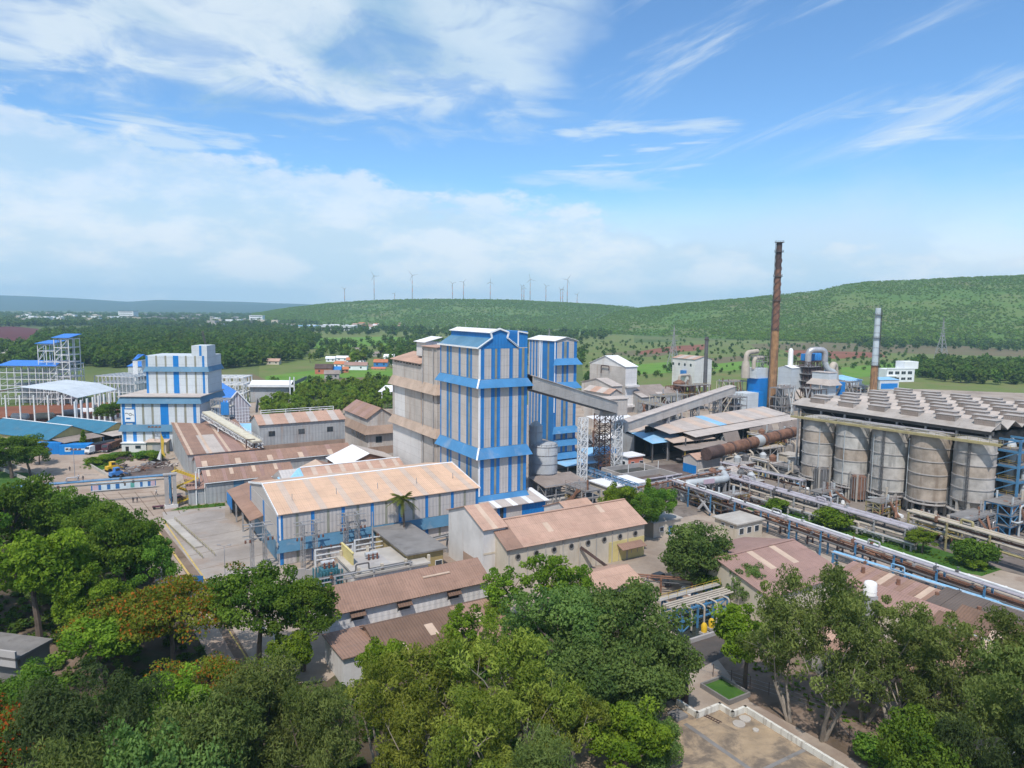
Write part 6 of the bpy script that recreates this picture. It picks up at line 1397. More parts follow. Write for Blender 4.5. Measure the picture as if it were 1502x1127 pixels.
A = G(1112, 890); rack('yard_pipe_bridge', 'brown pipe bridge beside the yard where a man stands', G(925, 845, 3.4), G(1015, 852, 3.4), 1.4, (2.4, 3.4), [(-.5, 1, .14, Rs), (.4, 1, .18, Rs), (0, 0, .15, Dk)], 'rust', 6)
for i, (px, py, m_) in enumerate(((965, 850, 'canvas_dark'), (976, 858, 'steel_dark'), (1008, 872, 'plaster_pure'), (990, 880, 'roof_dark'))):
    A = G(px, py); o = thing('covered_stack', ('dark tarpaulin covered stack near the standing man', 'dark scrap heap box right of the tarpaulin', 'white chest on the yard', 'low dark heap in front of the chest')[i], 'stack', (A.x, A.y, .1), UA + i); MB().hexa([(-1.4, -.9, 0), (1.4, -.9, 0), (1.4, .9, 0), (-1.4, .9, 0), (-1.1, -.6, 1.0), (1.2, -.7, 1.2), (1.0, .6, 1.3), (-1.2, .7, 1.1)]).build('cover', m_, o); pbox('pallet', 'rust', o, -1.5, 1.5, -1, 1, 0.0, .14)

# ---------------------------------------------------------------- crowded steelwork between the conveyors, kiln and chimney
def tangle(px, py, lx, ly, hh, label, mats, rz=UA, seed=0):
    rr = random.Random(seed); A = G(px, py); o = thing('process_steelwork', label, 'steelwork', (A.x, A.y, .1), rz)
    lv = [0] + [hh * (k + 1) / 3 for k in range(3)]
    frame_box(o, mats[0], 0, lx, 0, ly, lv, max(2, int(lx / 3.5)), 2, .26)
    for z in lv[1:]:
        pbox('deck', 'concrete_dark', o, -.2, lx + .2, -.2, ly + .2, z, z + .12)
        handrail(o, [(-.2, -.2, z + .12), (lx + .2, -.2, z + .12)], rr.choice(('steel_yellow', 'steel_grey', 'rust')))
    for k in range(4):
        x, y = rr.uniform(1.5, lx - 1.5), rr.uniform(1, ly - 1); q = rr.uniform(.7, 1.5); z = rr.choice(lv[:-1])
        MB().lathe([(q * .4, z + .1), (q, z + 1.0), (q, z + hh * .30), (q * .5, z + hh * .36)], 12, (x, y)).build('vessel', rr.choice(mats), o, smooth=True)
    for k in range(5):
        x, y = rr.uniform(0, lx), rr.uniform(-1, ly); z = rr.uniform(1, hh); x2, y2 = rr.uniform(0, lx), rr.uniform(-1, ly)
        ppipe('pipe', rr.choice(('pipe_cream', 'pipe_duct', 'rust', 'pipe_silver')), o, route([(x, y, 0), (x, y, z), (x2, y, z), (x2, y2, z), (x2, y2, hh + rr.uniform(0, 3))], .5), rr.uniform(.15, .4))
    pbox('panel', rr.choice(('clad_aged', 'clad_old', 'clad_white')), o, lx * .3, lx * .8, ly - .2, ly - .05, 0, hh * .7)
    for k in range(2): pbeam('chute', mats[-1], o, (rr.uniform(0, lx), 0, hh), (rr.uniform(0, lx), -3, 1), .5)
tg = ((935, 628, 16, 9, 12, 'steel decks below the tall pale plant house', ('steel_grey', 'rust')), (968, 620, 18, 8, 13, 'grey steel decks left of the rising conveyor middle', ('steel_cream', 'rust', 'steel_grey')), (1003, 604, 20, 9, 14, 'rusty decks under the boxy white house', ('rust', 'steel_grey')), (1040, 616, 16, 9, 13, 'crowded steelwork under the upper end of the rising conveyor', ('steel_grey', 'rust', 'pipe_cream')), (1068, 606, 14, 9, 17, 'tall cream steel frame left of the blue kiln block', ('steel_cream', 'rust')), (1146, 612, 10, 8, 15, 'steel frame between chimney foot and filter house', ('steel_grey', 'pipe_duct')), (1172, 618, 9, 8, 17, 'dark frame between filter house and hooded house', ('rust_dark', 'steel_grey')), (1232, 600, 14, 9, 15, 'frame right of the hooded house', ('steel_dark', 'steel_grey')), (1256, 592, 14, 9, 10, 'low frame left of the pale chimney foot', ('steel_grey', 'pipe_cream')), (1095, 650, 10, 6, 6, 'small decks in front of the kiln drum', ('steel_yellow', 'rust')), (1135, 664, 12, 7, 7, 'decks beneath the kiln end nearest the tanks', ('steel_grey', 'rust')), (1092, 682, 12, 6, 5, 'valve deck in the middle of the pipe yard', ('rust', 'steel_grey')), (1126, 702, 12, 6, 5, 'valve deck left of the first tank', ('steel_grey', 'pipe_cream')), (1205, 745, 9, 4, 4, 'valve deck in front of the second tank', ('steel_grey', 'rust')), (1290, 764, 9, 4, 4.5, 'valve deck in front of the third tank', ('handrail_ochre', 'rust')), (1342, 784, 10, 4, 5, 'ochre valve deck in front of the fourth tank', ('handrail_ochre', 'steel_grey')), (1420, 800, 12, 5, 6, 'grey deck below the ochre rack', ('steel_grey', 'rust')), (1480, 790, 12, 6, 8, 'steelwork under the riser pipes at the right edge', ('steel_blue', 'rust')), (1010, 742, 12, 5, 4.5, 'rusty decks under the looped duct', ('rust', 'steel_grey')), (1060, 752, 10, 4, 4, 'rusty stand beside the blue rack', ('rust', 'rust_dark')), (862, 676, 9, 6, 9, 'white steel stand left of the rusty trestle', ('steel_white', 'steel_grey')), (830, 742, 9, 5, 6, 'grey stand at the foot of the second blue tower', ('steel_grey', 'rust')))
for i, t_ in enumerate(tg): tangle(*t_[:7], rz=UA if i % 3 else UA - PI / 2, seed=i)
for i, (px, py, L_, W_2, z_, w_, rf, lab) in enumerate(((862, 690, 12, 9, 5, 'clad_grey', 'roof_sky', 'small shed with blue door left of the rusty trestle foot'), (880, 668, 16, 10, 6, 'clad_white', 'roof_white', 'white roofed shed behind the rusty trestle'), (1045, 640, 14, 9, 6, 'clad_old', 'roof_white', 'white roofed shed below the rising conveyor'), (1028, 652, 12, 8, 5, 'clad_aged', 'roof_palegrey', 'grey shed left of the kiln roof end'), (958, 598, 20, 12, 9, 'clad_aged', 'roof_grey', 'grey shed behind the rising conveyor'), (1076, 712, 8, 6, 3.6, 'plaster_white', 'roof_palegrey', 'little white shed in the pipe yard'))):
    b = Bld('works_shed', lab, 'shed', G(px, py), UA, L_, W_2); b.body(z_, z_ + 1.6, 'x', w_); b.gable(z_, z_ + 1.6, 'x', .4, .4, 5, rf); b.door('front', L_ * .4, 1.4, 2.4, 'clad_deepblue'); b.window('front', L_ * .7, 1.4, 1.6, 1.2)
# ---------------------------------------------------------------- sheds left of the centre
# two storey long building
A = G(382, 688); L = along(A, UA, 505, 8); Wd = 14
b = Bld('two_storey_shed', 'long two storey grey shed with brown stained band in front of the plantation', 'shed', A, UA, along(A, UA, 506, 8), Wd)
L = b.L; zt = hgt(A, 624)
b.body(zt, zt + 2.4, 'x', 'clad_aged'); b.gable(zt, zt + 2.4, 'x', .5, .4, 12, lambda i, r: ('roof_pink', 'roof_palegrey')[i % 3 == 1])
b.box('stained_band', 'clad_brown', 0.02, L - .02, -.07, -.004, zt * .36, zt * .52); b.stripes('front', [(4, 'clad_aged'), (1, 'clad_old'), (4, 'clad_aged'), (2, 'clad_brown'), (5, 'clad_aged'), (1, 'clad_old')], 0, zt * .35)
for k in range(3): b.window('front', L * (.10 + .34 * k), zt * .72, 2.2, 1.8, 'steel_dark', bars=2)
handrail(b.o, [(2, 7, zt + 2.3), (L - 2, 7, zt + 2.3)], 'trim_white', 1.6, 7, .15)
# square brown house
A = G(540, 672); b = Bld('square_house', 'square grey brown house with ridge roof and skirt left of the weathered tower', 'building', A, UA, along(A, UA, 578, 8), along(A, VA, 506, 8))
zt = hgt(A, 614); b.body(zt, zt + 3.4, 'y', 'clad_old'); b.gable(zt, zt + 3.4, 'y', .6, .6, 6, lambda i, r: ('roof_brown', 'roof_mauve')[i % 2])
b.skirt(zt * .60, zt * .80, 1.6, 'clad_brown'); [b.window('left', 3 + 4.6 * k, zt * .40, 1.6, 2.4, 'steel_cream') for k in range(4)]; [b.window('front', 3 + 7 * k, zt * .36, 2.4, 2.4, 'steel_dark', bars=2) for k in range(2)]
b.box('stained_band', 'clad_brown', 0, b.L, -.07, -.004, 1, zt * .26)
# big brown shed at the left
A = G(277, 702); L = along(A, UA, 382, 6); Wd = along(A, VA, 235, 6)
b = Bld('ribbed_shed', 'wide old shed with ribbed brown roof left of the two storey shed', 'shed', A, UA, L, Wd)
zt = hgt(A, 668); b.body(zt, zt + 3.4, 'x', 'clad_aged', rp=.5)
b.gable(zt, zt + 3.4, 'x', .5, .3, 24, lambda i, r: 'roof_sheet_pale' if i % 6 == 1 else (('roof_brown', 'roof_palegrey', 'roof_mauve')[(i // 6 + r) % 3] if r == 0 else 'roof_brown'), rows=2)
b.stripes('front', [(5, 'clad_aged'), (1, 'clad_blue'), (4, 'clad_aged'), (1.4, 'skirt_blue'), (6, 'clad_aged')], 0, zt - .4); b.opening('left', Wd * .62, 2.5, 4)
b.box('roof_frame', 'rust_dark', L * .8, L * .82, 1, 1.3, zt, zt + 3); b.box('roof_frame', 'rust_dark', L * .92, L * .94, 1, 1.3, zt, zt + 3); b.box('roof_frame', 'rust_dark', L * .8, L * .94, 1, 1.3, zt + 3, zt + 3.3)
# two low sheds in rows
for (px, py, end, z, lab, rr) in ((291, 712, 515, 5.6, 'low shed with brown roof and pale strips behind the front row', 0), (303, 740, 430, 6.2, 'low grey shed with brown roof beside the yellow stair tower', 1)):
    A = G(px, py); L = along(A, UA, end, 6); b = Bld('row_shed', lab, 'shed', A, UA, L, 10); zt = hgt(A, 685 if rr == 0 else 708)
    b.body(zt, zt + 2.2, 'x', 'clad_aged'); b.gable(zt, zt + 2.2, 'x', .5, .4, 30 if rr == 0 else 24, lambda i, r: 'roof_sheet_pale' if i % 6 == 1 and r == rr else ('roof_brown', 'roof_mauve')[i % 5 == 0], rows=2)
    if rr: b.stripes('front', [(4, 'clad_aged'), (1.6, 'skirt_blue'), (3, 'clad_aged'), (1.6, 'skirt_blue'), (3, 'clad_aged')], 0, zt - .3)
    b.pipe('gutter', 'steel_white', [(-.3, -.6, zt - .3), (L + .3, -.6, zt - .3)], .12); b.pipe('downpipe', 'steel_white', [(-.25, .3, 0), (-.25, .3, zt - .3)], .12)
A = G(262, 745); b = Bld('small_lean_to', 'small brown roofed lean-to under the yellow stair tower', 'lean-to', A + Vector((2, 2, 0)), UA, 11, 9); b.body(4.4, None, m='clad_aged', he2=6.4); b.slope((-.5, -.5, 4.4), (11.4, -.5, 4.4), (11.4, 9.4, 6.7), (-.5, 9.4, 6.7), 5, 'roof_mauve')
A = G(455, 720); b = Bld('cream_roof_shed', 'small shed with cream roof beside the white sheeted shed', 'shed', G(447, 722), UA, 12, 9); b.body(5, 7.4, 'y', 'skirt_blue'); b.gable(5, 7.4, 'y', .5, .4, 5, lambda i, r: ('roof_sheet_pale', 'roof_brown')[r])
A = G(505, 712); b = Bld('white_sheet_shed', 'shed with broad white sheet roof and rusty gable before the square house', 'shed', G(503, 714), UA, 19, 16); b.body(6, 9.5, 'y', 'rust', rp=.45); b.gable(6, 9.5, 'y', .5, .5, 6, lambda i, r: ('roof_white', 'roof_palegrey')[r], rp=.45)
# inclined truss conveyor
P = at_depth(303, 606, 262); Q = at_depth(378, 650, 232)
o = thing('truss_conveyor', 'inclined cream conveyor on white truss running down to the ribbed shed', 'conveyor', (P.x, P.y, 0)); q = Q - P
for s in (-1.2, 1.2): lattice(o, 'steel_white', (s, 0, P.z - 1), (q.x + s, q.y, Q.z - 1), 1.4, 16, 'truss', .16)
MB().beam((0, 0, P.z + .4), (q.x, q.y, Q.z + .4), 3.2, .6).build('belt_cover', 'steel_cream', o); [MB().beam((q.x * f - 1, q.y * f, 0), (q.x * f - 1, q.y * f, P.z + q.z * f - 2), .4).build('support', 'steel_white', o) for f in (.3, .65, .98)]; handrail(o, [(1.8, 0, P.z + .4), (q.x + 1.8, q.y, Q.z + .4)], 'steel_white')
# ---------------------------------------------------------------- tall blue and white packing block
A = G(180, 662); a3 = math.radians(3); L = along(A, a3, 294, 10); Wd = 24
b = Bld('emblem_block', 'stepped white block with one wide blue stripe and an emblem panel', 'building', A, a3, L, Wd)
z1 = hgt(A, 583); zs = hgt(A, 627); z2, z3 = hgt(A + Vector((0, 9, 0)), 540), hgt(A + Vector((0, 9, 0)), 522)
b.body(z1, None, m='clad_white'); b.body(z3, None, m='clad_white', x0=L * .20, y0=9, z0=z1 + .02, name='upper_block'); b.box('lift_head', 'clad_white', L * .80, L, 9.02, 18, z3, z3 + 4)
sp = [(.3, W_), (.7, B_), (1.5, W_), (.8, B_), (1.4, W_), (.5, O_), (1.6, W_), (.5, O_), (1.5, W_), (1.8, 'clad_deepblue'), (1.4, W_), (.5, O_), (1.6, W_), (.5, O_), (1.5, W_), (.7, B_), (.8, W_)]
b.stripes('front', sp, zs + 1, z1 - 2.4); b.stripes('front', sp, 0, zs - 1.6)
b.skirt(zs - 1.6, zs + .9, .9, 'skirt_blue', ('front', 'left', 'right')); b.skirt(z1 - 2.4, z1 + .1, 1.0, 'skirt_blue', ('front', 'left', 'right')); b.box('roof_slab', 'roof_palegrey', -.8, L + .8, -.8, Wd + .5, z1 + .12, z1 + .4)
su = [(.5, B_), (1.6, W_), (.4, O_), (1.6, W_), (.4, O_), (1.4, W_), (1.2, 'clad_deepblue'), (1.4, W_), (.4, O_), (1.6, W_), (.4, O_), (1.3, W_), (.5, B_), (.6, W_)]; tot = sum(w for w, m in su); t = 0
for w, m_ in su:
    x0, x1 = L * (.20 + .80 * t / tot), L * (.20 + .80 * (t + w) / tot); t += w
    b.box('cladding_panel', m_, x0 + .01, x1 - .01, 8.93, 8.995, z1 + .4, z2 - 1.4); b.box('cladding_panel', m_, x0 + .01, x1 - .01, 8.93, 8.995, z2 + .5, z3)
b.skirt(z2 - 1.4, z2 + .5, .9, 'skirt_blue', ('front', 'left', 'right'), x0=L * .20, y0=9)
b.box('cladding_panel', B_, L * .90, L * .93, 8.95, 9.015, z3, z3 + 4)
ex, ez = L * .05, zs + 1.6
em = b.box('emblem_panel', 'paint_white', ex, ex + 3.6, -.22, -.10, ez, ez + 5.6); c0 = em.location.copy()
def emp(nm, m_, x0, x1, z0, z1_): p = pbox(nm, m_, em, ex + x0, ex + x1, -.26, -.225, ez + z0, ez + z1_); p.location -= c0
emp('bar', 'banner_blue', 0, 3.6, 5.2, 5.6); emp('bar', 'banner_blue', 0, 3.6, 0, .45); emp('lettering', 'banner_blue', .5, 2.1, 1.4, 2.0)
for p_, q_ in (((.2, 3.6), (.9, 3.8)), ((.9, 3.8), (1.5, 3.3)), ((1.5, 3.3), (2.2, 3.8)), ((2.2, 3.8), (2.8, 3.1)), ((2.6, 3.2), (3.4, 3.0)), ((1.6, 3.0), (2.6, 2.8))):
    m_ = MB().beam((ex + p_[0], -.24, ez + p_[1]), (ex + q_[0], -.24, ez + q_[1]), .03, .22).build('emblem_stroke', 'steel_dark', em); m_.location = -c0
b.box('porch', 'plaster_cream', L * .36, L * .60, -3.2, -.1, 0, 4.0); b.slope((L * .34, -4, 4.0), (L * .62, -4, 4.0), (L * .62, -.1, 4.6), (L * .34, -.1, 4.6), 3, 'roof_dustgrey', name='porch_roof'); b.box('shutter', 'steel_grey', L * .43, L * .58, -3.28, -3.205, 0, 3)
b.box('gate_office', 'plaster_white', 1, L * .34, -2.6, -.1, 0, 3.4); b.box('office_roof', 'roof_white', .6, L * .35, -3, -.1, 3.42, 3.6); b.box('doorway', 'dark_inside', 2.4, 3.6, -2.65, -2.605, 0, 2.2); b.box('window', 'glass_dark', 6, 8, -2.65, -2.605, 1.4, 2.6)
# stair bay on its right with blue lower sheds
A = G(297, 660); o = thing('stair_bay', 'blue and grey steel stair bay at the right side of the emblem block', 'stairs', (A.x + 2, A.y + 4, .1), a3)
frame_box(o, 'steel_grey', 0, 7, 0, 6, [0, 4, 8, 12, 16, 19], 2, 2, .3); [pbox('deck', 'steel_cream', o, 0, 7, 0, 6, z, z + .15) for z in (4, 8, 12, 16)]; pbox('blue_panel', 'clad_blue', o, 4, 7, -.3, -.2, 13, 18)
A = G(330, 640); b = Bld('blue_gable_shed', 'small blue gabled shed beneath the inclined conveyor', 'shed', G(300, 660), a3, 26, 14); b.body(6, 9, 'x', 'clad_blue'); b.gable(6, 9, 'x', .4, .4, 8, 'roof_sky'); [b.window('front', 3 + 5 * k, 1, 3, 3.6, 'steel_white', bars=2) for k in range(4)]
A = G(365, 612); b = Bld('blue_roof_store', 'large sky blue roofed store with gridded gable right of the emblem block', 'building', G(331, 622), UA, along(G(331, 622), UA, 366, 6), 44); b.body(8, 15, 'y', 'pipe_lilac'); b.gable(8, 15, 'y', .6, .5, 10, 'roof_blue')
for k in range(8): x = b.L * (k + .5) / 8; b.box('mullion', 'trim_white', x - .12, x + .12, -.12, -.01, 0, 8 + 7 * (1 - abs(2 * x / b.L - 1)) - .3)
for k in range(5): b.box('transom', 'trim_white', 0, b.L, -.16, -.13, 1.5 * k + 1, 1.5 * k + 1.2)
b.beam('barge_board', 'trim_white', (-.6, -.5, 8), (b.L / 2, -.5, 15.2), .5); b.beam('barge_board', 'trim_white', (b.L / 2, -.5, 15.2), (b.L + .6, -.5, 8), .5)
o = thing('lattice_footbridge', 'pale lattice bridge in front of the gridded store', 'bridge', (*G(337, 640, 8)[:2], .1), math.radians(4)); lattice(o, 'steel_white', (0, 0, 8), (22, 0, 8), 3, 14, 'truss', .2); [pbox('post', 'steel_white', o, x, x + .3, -.15, .15, 0, 6.6) for x in (1, 20)]
# white portal frame under construction and cluttered site behind
A = G(300, 592); o = thing('white_frame_shed', 'unfinished white steel frame with grey rear hall right of the emblem block', 'steel frame', (A.x, A.y, .1), a3); frame_box(o, 'steel_white', 0, 22, 0, 16, [0, 6, 11, 15], 5, 3, .5)
pbox('rear_hall', 'clad_aged', o, 24, 46, 6, 20, 0, 9); slab([(23, 5, 9), (47, 5, 9), (47, 13, 12), (23, 13, 12)], 'roof', 'roof_white', o); slab([(23, 13, 12), (47, 13, 12), (47, 21, 9), (23, 21, 9)], 'roof', 'roof_white', o); pbox('gantry_beam', 'steel_white', o, 22, 50, 4, 4.6, 9, 10.4); [pbox('column', 'steel_white', o, x, x + .6, 4, 4.6, 0, 15) for x in (47, 49.4)]
# mobile crane
A = G(316, 590); o = thing('mobile_crane', 'yellow mobile crane with tall thin dark boom at the building site', 'crane', (A.x, A.y - 3, .1), math.radians(100)); pbox('carrier', 'paint_yellow', o, -4, 4, -1.3, 1.3, .9, 2.1); pbox('cab', 'paint_yellow', o, 2, 4, -1.2, 0, 2.1, 3.8); pbox('slew', 'paint_yellow', o, -2.5, 1, -1.2, 1.2, 2.1, 3.6); [MB().ring([(x, -1.4, .7), (x, 1.4, .7)], .7, 14).build('wheel', 'tyre', o) for x in (-3, -1.2, 1.4, 3)]
lattice(o, 'paint_yellow', (-1, 0, 3.6), (4, 1, 18), 1.2, 12, 'boom', .18); lattice(o, 'steel_dark', (4, 1, 18), (6, 6, 41), .8, 24, 'fly_jib', .16)
# ---------------------------------------------------------------- steel skeleton with blue roofs
A = G(-60, 606); A = Vector((A.x, A.y + 30, 0)); LF = along(A, 0, 85, 10)
o = thing('steel_skeleton', 'large open steel skeleton with bright blue roof at the left edge', 'steel frame', (A.x, A.y, .1), 0); zt = hgt(A, 537)
frame_box(o, 'steel_white', 0, LF, 0, 24, [0] + [zt * k / 6 for k in range(1, 7)], 8, 2, .3); slab([(-1, -1, zt + .1), (LF, -1, zt + .1), (LF - 3, 12, zt + 2.2), (-1, 12, zt + 2.2)], 'roof', 'roof_blue', o); slab([(-1, 12, zt + 2.2), (LF - 3, 12, zt + 2.2), (LF, 25, zt + .1), (-1, 25, zt + .1)], 'roof', 'roof_blue', o)
for k in range(6): pbox('floor_slab', 'concrete', o, 1, LF - 1, 8, 23, zt * (k % 3 + 1) / 6 - .9, zt * (k % 3 + 1) / 6 - .8) if k < 3 else None
for k in range(6): MB().lathe([(3, 0), (3, 9), (1, 11)], 16, (6 + k * LF / 6.6, 12)).build('vessel', 'silo_grey', o, smooth=True)
A2 = G(57, 612); A2 = Vector((at_depth(57, 600, A.y).x, A.y + 2, 0)); zt1, zt2 = hgt(A2, 503), hgt(A2, 494); x1 = at_depth(83, 600, A.y).x - A2.x; x2 = at_depth(104, 600, A.y).x - A2.x
o = thing('skeleton_tower', 'open steel stair tower of two heights with bright blue caps', 'tower', (A2.x, A2.y, .1), 0)
frame_box(o, 'steel_white', 0, x1 - .6, 0, 10, [0, 12, 18, 24, 30, zt1 - 1], 2, 2, .32); frame_box(o, 'steel_white', x1, x2, -1, 9, [0, 4, 8, 12, 16, 20, 24, 28, 32, zt2 - 1], 2, 2, .36)
slab([(-1, -1, zt1 - .5), (x1, -1, zt1 - .5), (x1, 11, zt1 + .8), (-1, 11, zt1 + .8)], 'roof', 'roof_blue', o); slab([(x1 - 1, -2, zt2 - .6), (x2 + 1, -2, zt2 - .6), (x2 + 1, 10, zt2 + 1.2), (x1 - 1, 10, zt2 + 1.2)], 'roof', 'roof_blue', o)
for z in (8, 16, 24, 32): pbox('stair_flight', 'rust', o, x1 + 1, x2 - 1, 1, 7, z - .6, z - .2)
# arched portal shed in front
A = G(-70, 628); L = along(A, 0, 60, 5); o = thing('portal_shed', 'half built shed with pale curved roof and row of white portal columns', 'shed', (A.x, A.y, .1), math.radians(2)); zr = hgt(A, 573)
W1 = along(A, 0, 132, 5); ne = 10; D = 34
prof = [(0, zr - 4.5), (W1 * .25, zr - 1), (W1 * .5, zr + 1.5), (W1 * .75, zr), (W1 * .9, zr - 3.2)]
for (a, c_) in zip(prof, prof[1:]):
    for k in range(4): slab([(a[0], k * D / 4, a[1]), (c_[0], k * D / 4, c_[1]), (c_[0], (k + 1) * D / 4 - .05, c_[1]), (a[0], (k + 1) * D / 4 - .05, a[1])], 'roof_sheet', 'clad_white', o)
for k in range(9): pbox('column', 'steel_white', o, W1 * (.08 + .1 * k), W1 * (.08 + .1 * k) + .5, .2, .7, 0, zr - 2 - (2 if k in (0, 8) else 0))
for k in range(9): pbox('rear_column', 'steel_white', o, W1 * .92 + k * .3, W1 * .92 + .7 + k * .3, D - k * 5.2 - 2, D - k * 5.2 - 1.2, 0, zr - 3.5)
o = thing('column_pair', 'pair of white steel columns joined by a rail standing free at the site', 'column', (*G(139, 608)[:2], .1)); [pbox('column', 'steel_white', o, x, x + .8, 0, .8, 0, 11) for x in (0, 2.6)]; pbox('rail', 'steel_white', o, -.8, 2.6, .2, .6, 5, 5.6)
for i, (px, py) in enumerate(((30, 616), (66, 615), (105, 610))):
    A = G(px, py); o = thing('cylinder_vessel', ('white', 'cream', 'grey green')[i] + ' vessel lying on the red soil of the building site', 'vessel', (A.x, A.y, .1), .3 * i); MB().ring([(-4, 0, 1.6), (-3.4, 0, 1.6), (3.4, 0, 1.6), (4, 0, 1.6)], [.9, 1.5, 1.5, .9], 14).build('shell', ('paint_white', 'steel_cream', 'silo_grey')[i], o, smooth=True); [pbox('saddle', 'concrete', o, x, x + .5, -1, 1, 0, .5) for x in (-2.5, 2)]
A = G(104, 606); o = thing('sheet_stack', 'stack of pale roofing sheets lying at the building site', 'stack', (A.x + 3, A.y + 5, .1)); [pbox('sheet', 'roof_white', o, -7 + k, 6 + k * 1.6, -3 + k, 2 + k, .2 + .25 * k, .4 + .25 * k) for k in range(4)]
# blue roofed open building and white portal frames
A = G(146, 600); A = Vector((A.x, A.y + 40, 0)); zt = hgt(A, 530); LF = along(A, 0, 196, 15)
o = thing('blue_roof_frame', 'open building with bright blue zigzag roof left of the emblem block', 'building', (A.x, A.y, .1), 0)
frame_box(o, 'steel_white', 0, LF, 0, 20, [0, zt * .5, zt * .62, zt], 7, 2, .36); pbox('lower_wall', 'paint_maroon', o, .5, LF - .5, .6, 19, zt * .52, zt * .60)
for k in range(3): xa, xb = -1 + LF * k / 3, -1 + LF * (k + 1) / 3 + .8; slab([(xa, -1, zt + .1), (xb, -1, zt + .1), (xb - 2, 10, zt + 3.2), (xa, 10, zt + 3.2)], 'roof', 'roof_blue', o); slab([(xa, 10, zt + 3.2), (xb - 2, 10, zt + 3.2), (xb, 21, zt + .1), (xa, 21, zt + .1)], 'roof', 'roof_blue', o)
A = G(128, 592); o = thing('white_portals', 'rows of white steel portal frames under construction left of the emblem block', 'steel frame', (A.x, A.y + 8, .1), math.radians(-12)); frame_box(o, 'steel_white', 0, along(A, 0, 196, 5), 0, 22, [0, 6, 11, 15], 10, 4, .34)
A = G(186, 580); o = thing('blue_lid_hut', 'small hut with bright blue roof behind the white portals', 'hut', (A.x - 4, A.y + 10, .1)); pbox('wall', 'clad_white', o, 0, 16, 0, 10, 0, 17); slab([(-.5, -.5, 17), (16.5, -.5, 17), (16.5, 11, 19.4), (-.5, 11, 19.4)], 'roof', 'roof_blue', o)
# ---------------------------------------------------------------- teal roofed warehouse
A = G(73, 664); aw = math.radians(-24)
b = Bld('teal_warehouse', 'cream walled warehouse with two wide teal roofs at the left', 'warehouse', A, aw, 1, 17)
b.body(5.0, 8.7, 'x', 'plaster_yellow', x0=-41, x1=0); b.gable(5.0, 8.7, 'x', .8, .8, 14, lambda i, r: 'roof_teal', x0=-41, x1=0, cap='trim_white')
b.body(5.0, 8.0, 'x', 'plaster_yellow', x0=-32, x1=4, y0=17.4, y1=32, name='rear_wall'); b.gable(5.0, 8.0, 'x', .6, .8, 12, lambda i, r: 'roof_teal', x0=-32, x1=4, y0=17.4, y1=32, cap='trim_white')
for k in range(5): b.box('pilaster', 'plaster_cream', .004, .14, 1.5 + 3.6 * k, 1.8 + 3.6 * k, 0, 5.0)
for k in range(7): b.box('pilaster', 'plaster_cream', -39 + 6 * k, -38.7 + 6 * k, -.14, -.004, 0, 4.8)
b.slope((8, .5, 4.0), (8, 16.5, 4.0), (.2, 16.5, 4.8), (.2, .5, 4.8), 6, 'roof_grey', name='canopy_sheet'); b.slope((12, 17, 4.2), (12, 36, 4.2), (4.2, 36, 4.9), (4.2, 17, 4.9), 7, 'roof_palegrey', name='canopy_sheet')
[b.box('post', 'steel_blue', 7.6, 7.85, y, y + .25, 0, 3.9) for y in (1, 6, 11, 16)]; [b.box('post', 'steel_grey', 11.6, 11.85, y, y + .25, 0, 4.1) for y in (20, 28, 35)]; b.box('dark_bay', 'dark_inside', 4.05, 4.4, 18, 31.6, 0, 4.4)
A = G(87, 668); o = thing('blue_container', 'blue box office with pale sign panel under the warehouse canopy', 'container', (A.x, A.y, .1), math.radians(8)); pbox('shell', 'clad_deepblue', o, 0, 10, 0, 5, 0, 3.6); pbox('sign', 'banner_pale', o, 2, 4, -.08, -.01, 1.2, 2.8); pbox('lettering', 'banner_pale', o, 5, 9.5, -.06, -.01, 1.7, 2.3); pbox('side_shell', 'clad_deepblue', o, -9, -.1, 1.5, 5, 0, 4.2)
# ---------------------------------------------------------------- pipe bridge, banner and yellow stairs
P0, P1 = G(20, 716, 6.6), G(248, 698, 6.6); Q1 = G(243, 747)
o = rack('overhead_pipe_bridge', 'blue overhead pipe bridge spanning the entrance road', P0, P1, 1.8, (5.4, 6.6), [(-.6, 1, .22, 'steel_blue'), (.1, 1, .18, S), (.7, 1, .2, 'steel_blue'), (0, 0, .22, Cr)], 'steel_blue', 30)
A = Q1; o = thing('bridge_pier', 'pair of stained concrete pillars carrying the pipe bridge', 'pier', (A.x, A.y, .1), UA); [pbox('pillar', 'concrete', o, x, x + .9, 0, .9, 0, 9.2) for x in (0, 2.0)]; pbox('cap', 'concrete', o, -.3, 3.2, -.2, 1.1, 9.2, 9.6); pbox('footing', 'plaster_white', o, -.2, 3.1, -.2, 1.1, 0, .9)
A = G(252, 742); o = thing('stair_tower', 'yellow zigzag staircase with blue posts beside the concrete pillars', 'stairs', (A.x, A.y, .1), math.radians(8)); HS = 9.4
for (x, y) in ((0, 0), (6.6, 0), (0, 3), (6.6, 3)): pbox('post', 'steel_blue' if x == 0 else 'steel_white', o, x - .14, x + .14, y - .14, y + .14, 0, HS)
